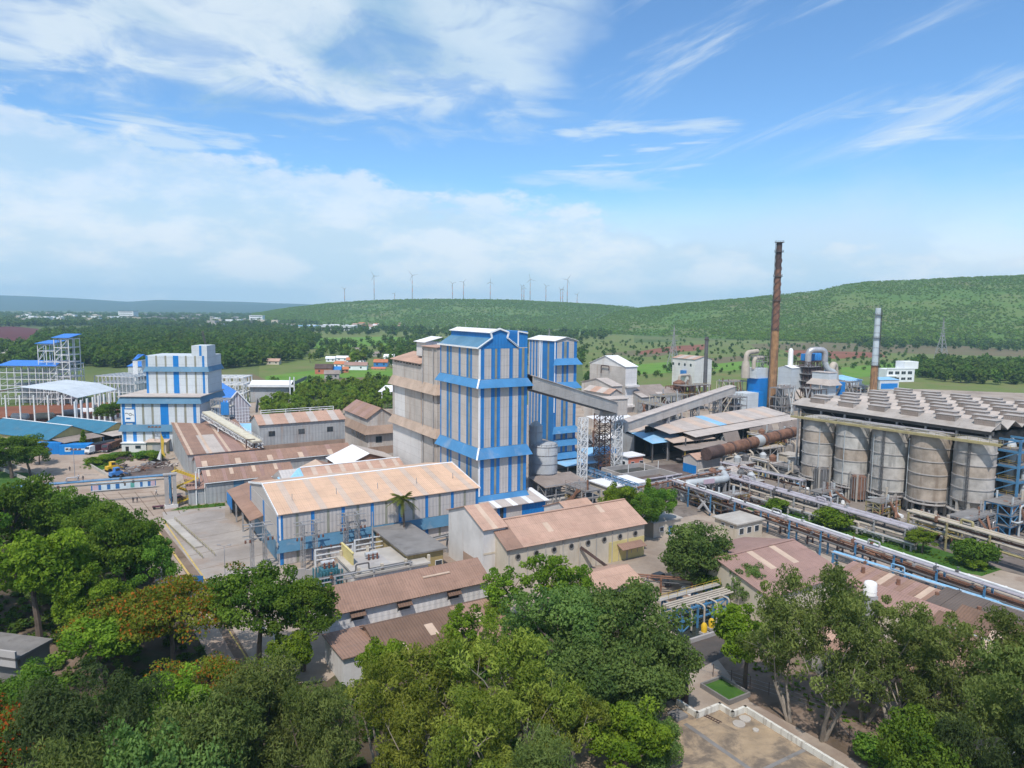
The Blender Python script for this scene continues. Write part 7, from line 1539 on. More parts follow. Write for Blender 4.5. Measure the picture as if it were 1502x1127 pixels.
for k in range(4):
    z0, z1 = HS * k / 4, HS * (k + 1) / 4; xa, xb = (.5, 6) if k % 2 == 0 else (6, .5); y = .3 if k % 2 == 0 else 1.8
    for s in (0, 1.2): pbeam('stringer', 'steel_yellow', o, (xa, y + s, z0 + .1), (xb, y + s, z1), .12, .4)
    for j in range(8): f = (j + .5) / 8; pbox('tread', 'steel_yellow', o, xa + (xb - xa) * f - .2, xa + (xb - xa) * f + .2, y + .08, y + 1.12, z0 + (z1 - z0) * f, z0 + (z1 - z0) * f + .06)
    handrail(o, [(xa, y, z0 + .2), (xb, y, z1 + .1)], 'steel_yellow', 1.0, 1.5, .07); pbox('landing', 'steel_yellow', o, *((5.6, 6.6) if k % 2 == 0 else (0, .9)), .1, 2.9, z1 - .1, z1)
# banner wall
P0, P1 = G(134, 724), G(229, 716); d = P1 - P0; Lb = d.length; o = thing('banner_wall', 'long pale banner wall with blue blocks and faded pictures beside the entrance road', 'banner', (P0.x, P0.y, .1), math.atan2(d.y, d.x)); pbox('board', 'banner_pale', o, 0, Lb, 0, .12, .5, 2.9)
for k in range(8): pbox('post', 'steel_grey', o, Lb * k / 7.2, Lb * k / 7.2 + .12, .13, .25, 0, 2.9)
for (f0, f1, m_) in ((0, .02, 'banner_blue'), (.025, .105, 'banner_pink'), (.11, .15, 'banner_blue'), (.24, .29, 'banner_blue'), (.37, .43, 'banner_blue'), (.50, .53, 'steel_dark'), (.60, .66, 'banner_green'), (.75, .79, 'banner_blue'), (.87, .915, 'banner_blue'), (.92, .985, 'banner_pink'), (.987, 1, 'banner_blue')): pbox('print', m_, o, Lb * f0, Lb * f1, -.03, -.004, .7 if m_ != 'steel_dark' else 1.4, 2.7)
# weighbridge with pale deck and yellow rails
P0, P1 = G(242, 766), G(284, 806); d = P1 - P0; o = thing('weighbridge', 'pale weighbridge deck with yellow guard rails on the road edge', 'weighbridge', (P0.x, P0.y, .1), math.atan2(d.y, d.x)); [pbox('deck_panel', 'concrete_pale', o, d.length * k / 6, d.length * (k + 1) / 6 - .05, 0, 2.0, 0, .35) for k in range(6)]
for y in (-.3, 2.3): handrail(o, [(0, y, .1), (d.length + 8, y, .1)], 'handrail_ochre', .8, 2.2, .06)
o = thing('blue_sign', 'small blue sign post at the end of the paved yard', 'sign', (*G(291, 862)[:2], .1)); pbox('board', 'banner_blue', o, -1, 1, -.05, .05, 1, 2.3); [pbox('post', 'steel_grey', o, x, x + .1, .06, .16, 0, 2.3) for x in (-.9, .8)]
rack('yard_edge_rack', 'dark pipe and cable bridge along the near edge of the paved yard', G(280, 868, 3.0), G(352, 852, 3.0), 1.4, (2.2, 3.0), [(-.4, 1, .2, 'steel_blue'), (.3, 1, .25, Dk), (0, 0, .2, Sl)], 'steel_grey', 12)
o = thing('yard_lamp', 'double armed lamp post on the paved yard', 'lamp post', (*G(330, 843)[:2], .1)); MB().ring([(0, 0, 0), (0, 0, 6)], [.1, .06], 8).build('pole', 'steel_grey', o); [MB().beam((0, 0, 5.9), (s * 1.1, 0, 6.2), .08).build('arm', 'steel_grey', o) for s in (-1, 1)]; [pbox('lamp_head', 'steel_grey', o, *((.8, 1.4) if s > 0 else (-1.4, -.8)), -.15, .15, 6.15, 6.3) for s in (-1, 1)]
for i, (px, py) in enumerate(((118, 700), (236, 660))): o = thing('light_mast', ('slim light mast beside the entrance road', 'light mast in front of the emblem block')[i], 'lamp post', (*G(px - 8, py + 4)[:2], .1)); MB().ring([(0, 0, 0), (0, 0, 10)], [.12, .07], 8).build('pole', 'steel_grey', o); pbox('crossarm', 'rust', o, -2.4, 2.4, -.1, .1, 9.4, 9.6); [pbox('lamp_head', 'rust', o, x - .3, x + .3, -.2, .2, 9.65, 10) for x in (-2, -.7, .7, 2)]
# roadside planters and kerb walls
for i, (a, c_, lab) in enumerate((((0, 690), (52, 712), 'low pale road wall beside the grass verge at the left edge'), ((130, 684), (160, 702), 'low kerb wall round the garden before the emblem block'), ((8, 682), (66, 704), 'second low road wall behind the first at the left edge'))):
    P0, P1 = G(*a), G(*c_); d = P1 - P0; o = thing('road_wall', lab, 'wall', (P0.x, P0.y, .1), math.atan2(d.y, d.x)); n = 6; [pbox('wall_panel', 'concrete_pale', o, d.length * k / n, d.length * (k + 1) / n - .06, 0, .35, 0, 1.0) for k in range(n)]
# boundary wall beside the plantation
pw = [G(375, 606), G(378, 585), G(420, 570), G(450, 556)]; o = thing('boundary_wall', 'grey boundary wall curving past the plantation', 'wall', (0, 0, 0))
for a, c_ in zip(pw, pw[1:]):
    d = c_ - a; n = 4
    for k in range(n): p, q = a.lerp(c_, k / n), a.lerp(c_, (k + .98) / n); MB().beam((p.x, p.y, 1.2), (q.x, q.y, 1.2), .4, 2.4).build('wall_panel', 'concrete_dark', o)
# ---------------------------------------------------------------- substation
A = G(447, 872)
def gantry(px, py, lab):
    A = G(px, py); o = thing('switch_gantry', lab, 'gantry', (A.x, A.y, .1), UA)
    for (x, y) in ((0, 0), (2.6, 0), (0, 2.2), (2.6, 2.2)): lattice(o, 'steel_grey', (x, y, 0), (x, y, 10), .35, 14, 'mast', .07)
    for z in (7.4, 9.9):
        for (p, q) in (((-1.6, 0, z), (4.2, 0, z)), ((-1.6, 2.2, z), (4.2, 2.2, z)), ((0, 0, z), (0, 2.2, z)), ((2.6, 0, z), (2.6, 2.2, z))): pbeam('crossarm', 'steel_grey', o, p, q, .18)
    for x in (-1.4, -.5, 3.1, 4): MB().lathe([(.16, 6.6), (.22, 6.8), (.16, 7.0), (.22, 7.15), (.12, 7.3)], 8, (x, 0)).build('insulator', 'insulator', o)
gantry(447, 838, 'left switchyard gantry of four lattice masts in front of the long hall'); gantry(510, 822, 'middle switchyard gantry before the long hall'); gantry(372, 842, 'switchyard gantry at the corner of the long hall by the trees')
for i, (px, py) in enumerate(((482, 862), (546, 848))):
    A = G(px, py); o = thing('transformer', ('left', 'right')[i] + ' teal power transformer in the switchyard', 'transformer', (A.x, A.y, .1), UA); pbox('tank', 'transformer_teal', o, -1.6, 1.6, -1.1, 1.1, .5, 4); pbox('plinth', 'concrete', o, -2.4, 2.4, -1.6, 1.6, 0, .48)
    for s in (-1, 1):
        for k in range(9): pbox('radiator_fin', 'transformer_teal', o, -2.6 + .6 * k, -2.45 + .6 * k, *((1.2, 2.0) if s > 0 else (-2.0, -1.2)), .8, 3.8)
    MB().ring([(-1.4, .2, 5), (1.2, .2, 5)], .45, 12).build('conservator', 'silo_grey', o, smooth=True); [MB().lathe([(.14, 4), (.24, 4.3), (.14, 4.6), (.24, 4.9), (.1, 5.3)], 8, (x, -.6)).build('bushing', 'insulator', o) for x in (-.9, 0, .9)]
A = G(510, 850); o = thing('fire_wall', 'yellow fire wall between the two transformers', 'wall', (A.x, A.y, .1), UA + PI / 2); pbox('panel', 'plaster_yellow', o, -3.5, 3.5, -.15, .15, 0, 6.4); pbox('cap', 'plaster_yellow', o, -3.7, 3.7, -.22, .22, 6.4, 6.6)
for i, (px, py, ln) in enumerate(((462, 842, 8), (520, 826, 9))): A = G(px, py); o = thing('bus_portal', ('left', 'right')[i] + ' low white busbar portal in the switchyard', 'gantry', (A.x, A.y, .1), UA); [pbox('post', 'steel_white', o, x, x + .3, 0, .3, 0, 5) for x in (0, ln)]; [pbox('beam', 'steel_white', o, .3, ln, .05, .25, z, z + .2) for z in (2.6, 3.6, 4.8)]; [MB().lathe([(.1, 5), (.2, 5.3), (.1, 5.6)], 8, (x, .15)).build('insulator', 'insulator', o) for x in (1.5, 3.5, 5.5)]
A = G(547, 832); o = thing('steel_pole', 'single tall steel pole beside the control room', 'pole', (A.x, A.y, .1)); MB().ring([(0, 0, 0), (0, 0, 12)], [.28, .12], 8).build('shaft', 'steel_grey', o); pbox('fork', 'steel_grey', o, -.6, .6, -.1, .1, 5.4, 5.6)
A = G(599, 850); b = Bld('control_room', 'ochre control room with flat grey roof right of the switchyard', 'building', A, UA, along(A, UA, 650, 4), along(A, VA, 551, 4)); zt = hgt(A, 815); b.body(zt, None, m='plaster_ochre'); b.box('roof_slab', 'concrete_dark', -.7, b.L + .7, -.7, b.W + .7, zt + .02, zt + .35); [b.window('left', 2 + 5 * k, 1.2, 1.6, 1.8, sill=True) for k in range(2)]; b.door('left', 9, 1.2, 2.3); [b.window('front', 2 + 4 * k, 1.2, 1.6, 1.6, sill=True) for k in range(2)]
A = G(524, 874); b = Bld('stub_roof_block', 'low flat roofed block with concrete stub columns on its white roof', 'building', A, UA, along(A, UA, 628, 3), 12); b.body(3.6, None, m='plaster_white'); b.box('roof_slab', 'concrete_pale', -.4, b.L + .4, -.4, 12.4, 3.62, 4.0); b.box('tar_patch', 'concrete', 2, 8, 3, 9, 4.004, 4.02)
for (x, y) in ((.3, .3), (5, .3), (10, .3), (15, .3), (.3, 11.5), (6, 11.5), (12, 11.5)): b.box('stub_column', 'plaster_cream', x, x + .5, y, y + .5, 4.0, 5.2)
rack('cable_bridge', 'grey cable tray bridge crossing the switchyard to the control room', G(430, 868, 3.2), G(600, 822, 5), 1.0, (3.4, 4.4), [(-.3, 1, .16, Sl), (.3, 1, .16, Dk), (0, 0, .2, Sl)], 'steel_grey', 7); rack('rear_cable_bridge', 'grey cable bridge behind the control room towards the white house', G(600, 800, 4.2), G(658, 786, 4.2), 1.2, (3.2, 4.2), [(-.4, 1, .16, Sl), (.4, 1, .16, Dk), (0, 0, .2, Sl)], 'steel_grey', 6)
A = G(424, 862); o = thing('switchyard_wall', 'low grey wall at the left of the switchyard', 'wall', (A.x, A.y, .1), UA - .2); [pbox('wall_panel', 'concrete', o, 3.2 * k, 3.2 * k + 3.14, 0, .3, 0, 3.4 - .3 * k) for k in range(4)]
# ---------------------------------------------------------------- far things: turbines, pylons, village, town
def turbine(loc, h, label):  # grey towers, nacelles and blades: backlit shade is put into their colour
    o = thing('wind_turbine', label, 'wind turbine', loc, 0, 'wind turbines along the ridge')
    for k in range(6): MB().lathe([(1.9 - .2 * k, h * k / 6), (1.9 - .2 * (k + 1), h * (k + 1) / 6 - .05)], 10).build('tower_section', 'plaster_red' if k == 4 or k == 2 else 'steel_grey', o, smooth=True)
    pbox('nacelle', 'steel_grey', o, -1.8, 1.8, -4, 4, h, h + 3.4); MB().ring([(0, -4, h + 1.7), (0, -5.6, h + 1.7)], [1.6, .5], 10).build('hub', 'paint_white', o, smooth=True)
    a0 = random.uniform(0, 2)
    for k in range(3):
        a = a0 + k * 2 * PI / 3; d = Vector((math.cos(a), 0, math.sin(a))); n = Vector((-math.sin(a), 0, math.cos(a))); c_ = Vector((0, -4.8, h + 1.7)); Lb = h * .26
        v = [c_ + d * (Lb * t) + n * s * w + Vector((0, e, 0)) for t, w in ((0, .6), (.25, .9), (1, .2)) for (s, e) in ((-1, 0), (1, 0), (0, .5))]
        f = []
        for i in range(2):
            for j in range(3): f.append((i * 3 + j, i * 3 + (j + 1) % 3, i * 3 + 3 + (j + 1) % 3, i * 3 + 3 + j))
        MB().add(v, f + [(0, 2, 1), (6, 7, 8)]).build('blade', 'steel_grey', o)
tb = [(506, 424), (549, 405), (578.6, 431), (604.5, 404), (663, 416), (679, 414), (718, 414), (764, 420), (767, 422), (776, 410), (799, 420), (820.5, 425), (823.5, 424), (830, 410), (844.5, 432)]
ords = 'first second third fourth fifth sixth seventh eighth ninth tenth eleventh twelfth thirteenth fourteenth fifteenth'.split()
for i, (px, py) in enumerate(tb):
    p = hill_mid.at(px, 1.0 if py < 428 else 1.22); zt = at_depth(px, py, p[1]).z
    turbine((p[0], p[1], p[2] - 2), max(30, zt - p[2]), ords[i] + ' wind turbine from the left on the middle ridge')
def pylon(px, py, top, label, zb=0):
    A = G(px, py); h = hgt(A, top); o = thing('pylon', label, 'pylon', (A.x, A.y, zb), .3); w = h * .11
    for (sx, sy) in ((-1, -1), (1, -1), (1, 1), (-1, 1)): pbeam('leg', 'steel_grey', o, (sx * w, sy * w, 0), (sx * w * .18, sy * w * .18, h * .62), .5); pbeam('leg', 'steel_grey', o, (sx * w * .18, sy * w * .18, h * .62), (0, 0, h), .35)
    for k in range(7):
        z0, z1 = h * .62 * k / 7, h * .62 * (k + 1) / 7; r0, r1 = w * (1 - .82 * k / 7), w * (1 - .82 * (k + 1) / 7)
        for s in (-1, 1): pbeam('brace', 'steel_grey', o, (-r0, s * r0, z0), (r1, s * r1, z1), .22); pbeam('brace', 'steel_grey', o, (s * r0, -r0, z0), (s * r1, r1, z1), .22)
    for f in (.64, .76, .88): pbeam('crossarm', 'steel_grey', o, (-w * .9, 0, h * f), (w * .9, 0, h * f), .35)
pylon(1380, 530, 466, 'lattice pylon at the foot of the green hill on the right'); pylon(987, 540, 477, 'distant lattice pylon standing in the fields behind the white house'); pylon(805, 520, 481, 'small pylon behind the second blue tower')
def house(px, py, w, d_, h, label, wall='plaster_pure', roof='tile_orange', rz=0.0, group=None, name='house', wins=2):
    A = G(px, py); o = thing(name, label, 'house', (A.x, A.y, 0), rz, group)
    MB().prism([(0, 0), (d_, 0), (d_, h), (d_ / 2, h + d_ * .3), (0, h)], 'x', 0, w).build('wall', wall, o)
    slab([(-.5, -.6, h - .3), (w + .5, -.6, h - .3), (w + .5, d_ / 2, h + d_ * .31), (-.5, d_ / 2, h + d_ * .31)], 'roof', roof, o); slab([(-.5, d_ / 2, h + d_ * .31), (w + .5, d_ / 2, h + d_ * .31), (w + .5, d_ + .6, h - .3), (-.5, d_ + .6, h - .3)], 'roof', roof, o)
    for k in range(wins): pbox('window', 'glass_dark', o, w * (.2 + .5 * k), w * (.2 + .5 * k) + 1.4, -.06, -.005, h * .35, h * .7)
vil = [(462, 549, 14, 10, 5, 'dark brown roofed village house at the left of the hamlet', 'plaster_red', 'rust_dark', .1), (490, 540, 10, 7, 4, 'orange roofed village house in the middle of the hamlet', 'plaster_pure', 'tile_orange', -.2), (476, 556, 11, 8, 4, 'grey roofed shed below the hamlet houses', 'concrete', 'roof_grey', .2), (505, 543, 20, 8, 4.4, 'long white walled village house with red roof facing the field', 'plaster_pure', 'roof_mauve', .05), (508, 534, 9, 7, 4, 'orange roofed house behind the long white one', 'plaster_pure', 'tile_orange', .1), (521, 533, 9, 7, 4, 'bright orange roofed house beside the tall hamlet tree', 'plaster_pure', 'tile_orange', -.1), (548, 538, 13, 8, 4.4, 'orange roofed house with blue front right of the tall hamlet tree', 'paint_blue', 'tile_orange', 0), (563, 534, 10, 8, 7, 'tall white house at the right end of the hamlet', 'plaster_pure', 'plaster_pure', 0), (478, 531, 9, 6, 3.6, 'white roofed house at the back of the hamlet', 'plaster_pure', 'roof_white', .1), (493, 530, 12, 6, 3.6, 'pale roofed house behind the orange roofs', 'plaster_pure', 'roof_white', 0), (573, 536, 9, 7, 4, 'small red roofed house next to the grey tower', 'plaster_pure', 'tile_orange', 0), (499, 547, 7, 6, 3, 'small red hut beside the dirt track', 'plaster_red', 'tile_orange', .3), (545, 543, 12, 3, 1.6, 'yellow and red low wall house before the blue front', 'plaster_yellow', 'plaster_red', 0), (391, 535, 12, 7, 3.5, 'lone pink roofed farmhouse at the edge of the wood', 'plaster_cream', 'roof_pink', 0), (545, 523, 10, 6, 3.5, 'grey house among fields behind the hamlet', 'concrete', 'roof_grey', 0), (520, 516, 12, 6, 3, 'low grey farm shed far behind the hamlet', 'concrete', 'roof_grey', 0)]
for v_ in vil: house(*v_[:5], v_[5], v_[6], v_[7], v_[8])
house(480, 548.5, 11, 8, 3.4, 'blue roofed open shed in the hamlet', 'plaster_cream', 'clad_blue', .1)
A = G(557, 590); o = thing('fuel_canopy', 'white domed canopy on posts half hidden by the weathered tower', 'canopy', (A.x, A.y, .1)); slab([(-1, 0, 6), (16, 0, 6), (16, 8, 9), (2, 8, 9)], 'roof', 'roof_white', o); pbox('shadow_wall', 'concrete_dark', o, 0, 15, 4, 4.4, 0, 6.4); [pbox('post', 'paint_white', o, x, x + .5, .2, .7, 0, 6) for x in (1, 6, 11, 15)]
# village at the foot of the middle ridge and the distant town
for i in range(26):
    px = R_.uniform(515, 585); py = R_.uniform(474, 484); A = G(px, py)
    o = thing('ridge_foot_house', 'small pale or pink house in the far village below the ridge', 'house', (A.x, A.y, 0), R_.uniform(-.5, .5), 'far village houses'); w, d_, h = R_.uniform(10, 20), R_.uniform(8, 14), R_.uniform(5, 11)
    pbox('wall', R_.choice(('plaster_pure', 'roof_pink', 'plaster_white', 'roof_sheet_pale')), o, 0, w, 0, d_, 0, h); slab([(-.5, -.5, h), (w + .5, -.5, h), (w + .5, d_, h + 2.5), (-.5, d_, h + 2.5)], 'roof', R_.choice(('tile_orange', 'roof_pink', 'roof_white', 'roof_mauve')), o)
def bigbox(px, py, w, h, d_, label, roof='roof_white', floors=3, cat='building', group=None):
    A = G(px, py); o = thing('town_block', label, cat, (A.x, A.y, 0), 0, group); pbox('wall', 'plaster_pure', o, 0, w, 0, d_, 0, h); pbox('roof', roof, o, -1, w + 1, -1, d_ + 1, h, h + 1.2)
    for f in range(floors): pbox('window_band', 'glass_dark', o, w * .06, w * .94, -.12, -.01, h * (f + .35) / floors, h * (f + .65) / floors)
bigbox(366, 474, 46, 26, 24, 'tall white block at the end of the town', floors=4); bigbox(174, 468.5, 62, 34, 40, 'white tower block with dark roof standing above the distant woods', 'steel_dark', 4); bigbox(43, 473, 56, 16, 30, 'long low white building at the left in the distant woods', floors=1)
for i, (px, py, w, lab) in enumerate(((448, 484, 90, 'long white factory at the foot of the ridge'), (473, 483, 60, 'second white factory right of the long one'), (400, 482, 70, 'grey and white sheds left of the white factory'), (342, 474, 60, 'white hall left of the tall town block'), (425, 485, 60, 'pale blue shed in front of the white factory'), (495, 485, 40, 'small white shed at the right of the factories'))): bigbox(px, py, w, 11, 40, lab, ('roof_white', 'roof_white', 'roof_grey', 'roof_palegrey', 'roof_sky', 'roof_white')[i], 1)
tm = [MB().box(0, 1, 0, 1, 0, 1).mesh('town_house', ('plaster_pure', 'concrete', 'plaster_cream', 'concrete_dark')[k]) for k in range(4)]
for i in range(170):
    px, py = (R_.uniform(20, 200), R_.uniform(461, 474)) if i % 2 == 0 else (R_.uniform(180, 345), R_.uniform(460.5, 474))
    if i % 11 == 0: px, py = R_.uniform(300, 420), R_.uniform(472, 480)
    A = G(px, py); o = link('town_house', tm[i % 4], None, (A.x, A.y, 0), R_.uniform(-.6, .6)); o.scale = (R_.uniform(10, 30), R_.uniform(10, 18), R_.uniform(9, 19)); tag(o, 'small pale building among the trees of the distant town', 'building', 'distant town buildings')
# hedge-like low white house near the right hill
house(1480, 557, 30, 9, 5, 'low pale shed with blue roof half hidden by trees at the right edge', 'plaster_white', 'roof_sky', 0)
# ---------------------------------------------------------------- vehicles
def truck(px, py, rz, label, cab, body, load=None):
    A = G(px, py); o = thing('lorry', label, 'lorry', (A.x, A.y, .12), rz)
    cb = MB().prism([(-1.2, .9), (1.2, .9), (1.2, 2.0), (.8, 3.0), (-1.2, 3.1)], 'y', -1.2, 1.2).build('cab', cab, o); cb.location = (5.2, 0, 0)
    g = MB().hexa([(1.21, -1.0, 2.05), (1.21, 1.0, 2.05), (.85, .95, 2.9), (.85, -.95, 2.9), (1.25, -1.0, 2.05), (1.25, 1.0, 2.05), (.89, .95, 2.9), (.89, -.95, 2.9)]).build('windscreen', 'glass_dark', cb); pbox('bumper', 'steel_dark', cb, 1.21, 1.4, -1.2, 1.2, .5, .95)
    for s in (-1, 1): pbox('headlight', 'paint_white', cb, 1.4, 1.45, s * .8 - .2, s * .8 + .2, .65, .85)
    pbox('chassis', 'steel_dark', o, -5, 4, -.6, .6, .7, 1.0); pbox('cargo_body', body, o, -5.2, 3.7, -1.25, 1.25, 1.05, 3.3)
    if load: MB().prism([(-1.2, 3.3), (1.2, 3.3), (.5, 3.9), (-.6, 3.8)], 'x', -5, 3.6).build('load', load, o)
    for x in (4.9, -1.2, -3.2):
        for s in (-1, 1): w_ = MB().ring([(x, s * .85, .5), (x, s * 1.25, .5)], .5, 16).build('wheel', 'tyre', o); MB().ring([(x, s * 1.2, .5), (x, s * 1.28, .5)], .25, 10).build('rim', 'steel_grey', w_)
truck(150, 663, -1.9, 'lorry with white cab roof and dark maroon body parked at the warehouse', 'paint_white', 'paint_maroon', 'canvas_dark'); truck(166, 660, -1.5, 'rust red lorry parked beside the emblem block', 'paint_maroon', 'rust', None)
def loader(px, py, label, m_='paint_yellow'):
    A = G(px, py); o = thing('loader', label, 'loader', (A.x, A.y, .12), 1.0); pbox('body', m_, o, -2.2, 1.4, -.9, .9, .8, 2.0); c_ = pbox('cab', m_, o, -.9, .6, -.75, .75, 2.0, 3.3); pbox('cab_window', 'glass_dark', c_, -.6, .6, -.78, .78, -.35, .4)
    for s in (-1, 1): pbeam('arm', m_, o, (1, s * .6, 1.8), (3.2, s * .6, .7), .25)
    MB().prism([(3.0, .1), (4.2, .1), (4.0, .4), (3.4, 1.1), (3.0, 1.0)], 'y', -1.2, 1.2).build('bucket', 'steel_dark', o)
    for x in (-1.5, .9):
        for s in (-1, 1): MB().ring([(x, s * .8, .65), (x, s * 1.25, .65)], .65, 14).build('wheel', 'tyre', o)
loader(166, 692, 'yellow wheel loader beside the scrap yard'); loader(172, 701, 'blue tractor parked in front of the yellow loader', 'paint_blue')
def car(px, py, rz, label, m_):
    A = G(px, py); o = thing('car', label, 'car', (A.x, A.y, .12), rz)
    MB().prism([(-2.1, .3), (2.1, .3), (2.1, .75), (1.1, .9), (.4, 1.45), (-1.3, 1.45), (-2.0, .95)], 'y', -.85, .85).build('body', m_, o); MB().prism([(1.0, .92), (.42, 1.38), (-1.25, 1.38), (-1.8, .97)], 'y', -.87, .87).build('windows', 'glass_dark', o)
    for x in (-1.3, 1.3):
        for s in (-1, 1): MB().ring([(x, s * .6, .32), (x, s * .9, .32)], .32, 14).build('wheel', 'tyre', o)
car(262, 735, .3, 'maroon car under the yellow staircase', 'paint_maroon'); car(48, 995, .6, 'pale green car parked at the lower left lane', 'silo_grey')
o = thing('scooter_row', 'maroon handcart lying near the pillars', 'cart', (*G(232, 747)[:2], .12), .4); pbox('tray', 'paint_maroon', o, -1.4, 1.4, -.5, .5, .5, .8); [MB().ring([(x, -.6, .35), (x, -.5, .35)], .35, 12).build('wheel', 'tyre', o) for x in (-.9, .9)]
# scrap heaps on the slag yard
for i in range(9):
    px, py = 178 + 8 * i + R_.uniform(-3, 3), 683 + R_.uniform(-9, 10); A = G(px, py); o = thing('scrap_pile', ords[i] + ' low pile of scrap steel from the left before the ribbed shed', 'scrap', (A.x, A.y, .12), R_.uniform(0, 3), 'scrap piles'); b_ = MB()
    for k in range(14): p = Vector((R_.uniform(-3, 3), R_.uniform(-2, 2), R_.uniform(.1, .8))); q = p + Vector((R_.uniform(-2.5, 2.5), R_.uniform(-2, 2), R_.uniform(-.3, .5))); b_.beam(p, q, R_.uniform(.15, .6), R_.uniform(.1, .5))
    b_.build('bars', R_.choice(('rust', 'concrete_dark', 'steel_grey', 'rust_dark', 'roof_palegrey')), o); MB().lathe([(2.6, 0), (1.6, .4), (.3, .55)], 10).build('heap', 'slag', o)
# yellow flag mast
A = G(237, 678); o = thing('flag_mast', 'yellow cloth flags on a mast beside the ribbed shed', 'flag', (A.x, A.y, .1)); MB().ring([(0, 0, 0), (0, 0, 11)], .1, 6).build('pole', 'steel_grey', o); MB().prism([(0, 10.5), (1.2, 8), (.9, 4), (1.6, 1.5), (.1, 3)], 'y', -.03, .03).build('cloth', 'steel_yellow', o); MB().prism([(0, 5), (-1.6, 1), (-.4, .6)], 'y', -.03, .03).build('cloth', 'steel_white', o)
# ---------------------------------------------------------------- people
def person_mesh(shirt, trousers, stride=.12, arm=.1):
    me = bpy.data.meshes.new('person')
    J = dict(pel=(0, 0, .95), ch=(0, 0, 1.25), nk=(0, 0, 1.47), hd=(0, .01, 1.60), ht=(0, .01, 1.72))
    v = [J['pel'], J['ch'], J['nk'], J['hd'], J['ht']]; e = [(0, 1), (1, 2), (2, 3), (3, 4)]; r = [.15, .16, .06, .10, .07]
    for s in (-1, 1):
        i = len(v); v += [(s * .10, 0, .88), (s * .11, s * stride, .48), (s * .11, s * stride * 1.4 - .02, .09), (s * .12, s * stride * 1.4 + .14, .04)]; e += [(0, i), (i, i + 1), (i + 1, i + 2), (i + 2, i + 3)]; r += [.10, .07, .05, .045]
        i = len(v); v += [(s * .19, 0, 1.40), (s * (.24 + arm * .4), -s * arm, 1.13), (s * (.25 + arm * .4), -s * arm + .06, .86), (s * (.25 + arm * .4), -s * arm + .09, .77)]; e += [(1, i), (i, i + 1), (i + 1, i + 2), (i + 2, i + 3)]; r += [.07, .05, .04, .035]
    me.from_pydata(v, e, []); ob = bpy.data.objects.new('person', me); COL.objects.link(ob)
    ob.modifiers.new('s', 'SKIN'); sv_ = me.skin_vertices[0].data
    for i, x in enumerate(r): sv_[i].radius = (x, x * .8 if i < 2 else x)
    sv_[0].use_root = True
    ob.modifiers.new('d', 'SUBSURF').levels = 1
    m2 = bpy.data.meshes.new_from_object(ob.evaluated_get(bpy.context.evaluated_depsgraph_get())); bpy.data.objects.remove(ob)
    m2.materials.clear()
    for m_ in (trousers, shirt, 'skin', 'hair', 'cloth_dark'): m2.materials.append(M[m_])
    for p in m2.polygons:
        c_ = p.center; k = 0
        if c_.z > 1.46: k = 2 if (c_.z < 1.66 and c_.y > .03) or c_.z < 1.53 else 3
        elif c_.z > .93 and (abs(c_.x) < .22 or c_.z > 1.12): k = 1
        elif abs(c_.x) > .21 and c_.z > .7: k = 2
        elif c_.z < .10: k = 4
        p.material_index = k; p.use_smooth = True
    return m2
PM = [person_mesh('cloth_blue', 'cloth_dark'), person_mesh('cloth_dark', 'cloth_dark', .05, .04), person_mesh('cloth_white', 'cloth_dark', .18, .12)]
for (px, py, k, rz, lab) in ((949.5, 855, 0, 2.6, 'person in blue shirt and dark trousers standing on the yard before the factory'), (195.5, 738.5, 1, .4, 'left of two people in dark clothes standing on the entrance road'), (201.5, 738, 1, 2.8, 'right of two people in dark clothes standing on the entrance road'), (115.5, 704, 2, 1.2, 'person in pale shirt walking near the trees on the far road'), (122, 706, 1, 1.0, 'person in dark clothes walking behind the pale shirt on the far road'), (229.5, 727, 2, 2.0, 'person in pale shirt beside the right end of the banner wall'), (102.5, 692, 1, .6, 'lone person in dark clothes farther up the dusty road')):
    A = G(px, py); tag(link('person', PM[k], None, (A.x, A.y, .13), rz), lab, 'person')
# kiosk at the lower left corner
A = G(-10, 985); b = Bld('left_kiosk', 'weathered concrete kiosk with white fascia at the lower left edge', 'building', G(-110, 985), math.radians(-12), along(G(-110, 985), math.radians(-12), 30, 3), 5); b.body(4.2, None, m='concrete_dark'); b.box('fascia', 'concrete', -.5, b.L + .5, -1.2, -.9, 3.2, 5.6); b.box('canopy', 'concrete_dark', -.5, b.L + .5, -1.2, 5.2, 4.22, 4.6); b.box('upper_wall', 'concrete_dark', -1, b.L * .4, 1.5, 4.6, 4.6, 8); b.window('front', 2, 1.2, 2, 1.6)
o = thing('street_lamp', 'curved arm street lamp rising from the trees below the switchyard', 'street lamp', (*G(404, 1002)[:2], .1), PI); MB().ring(route([(0, 0, 0), (0, 0, 8), (2.6, 0, 8.6)], 1.2), .09, 8).build('pole', 'steel_white', o); pbox('lamp_head', 'steel_white', o, 2.3, 3.1, -.15, .15, 8.5, 8.65)
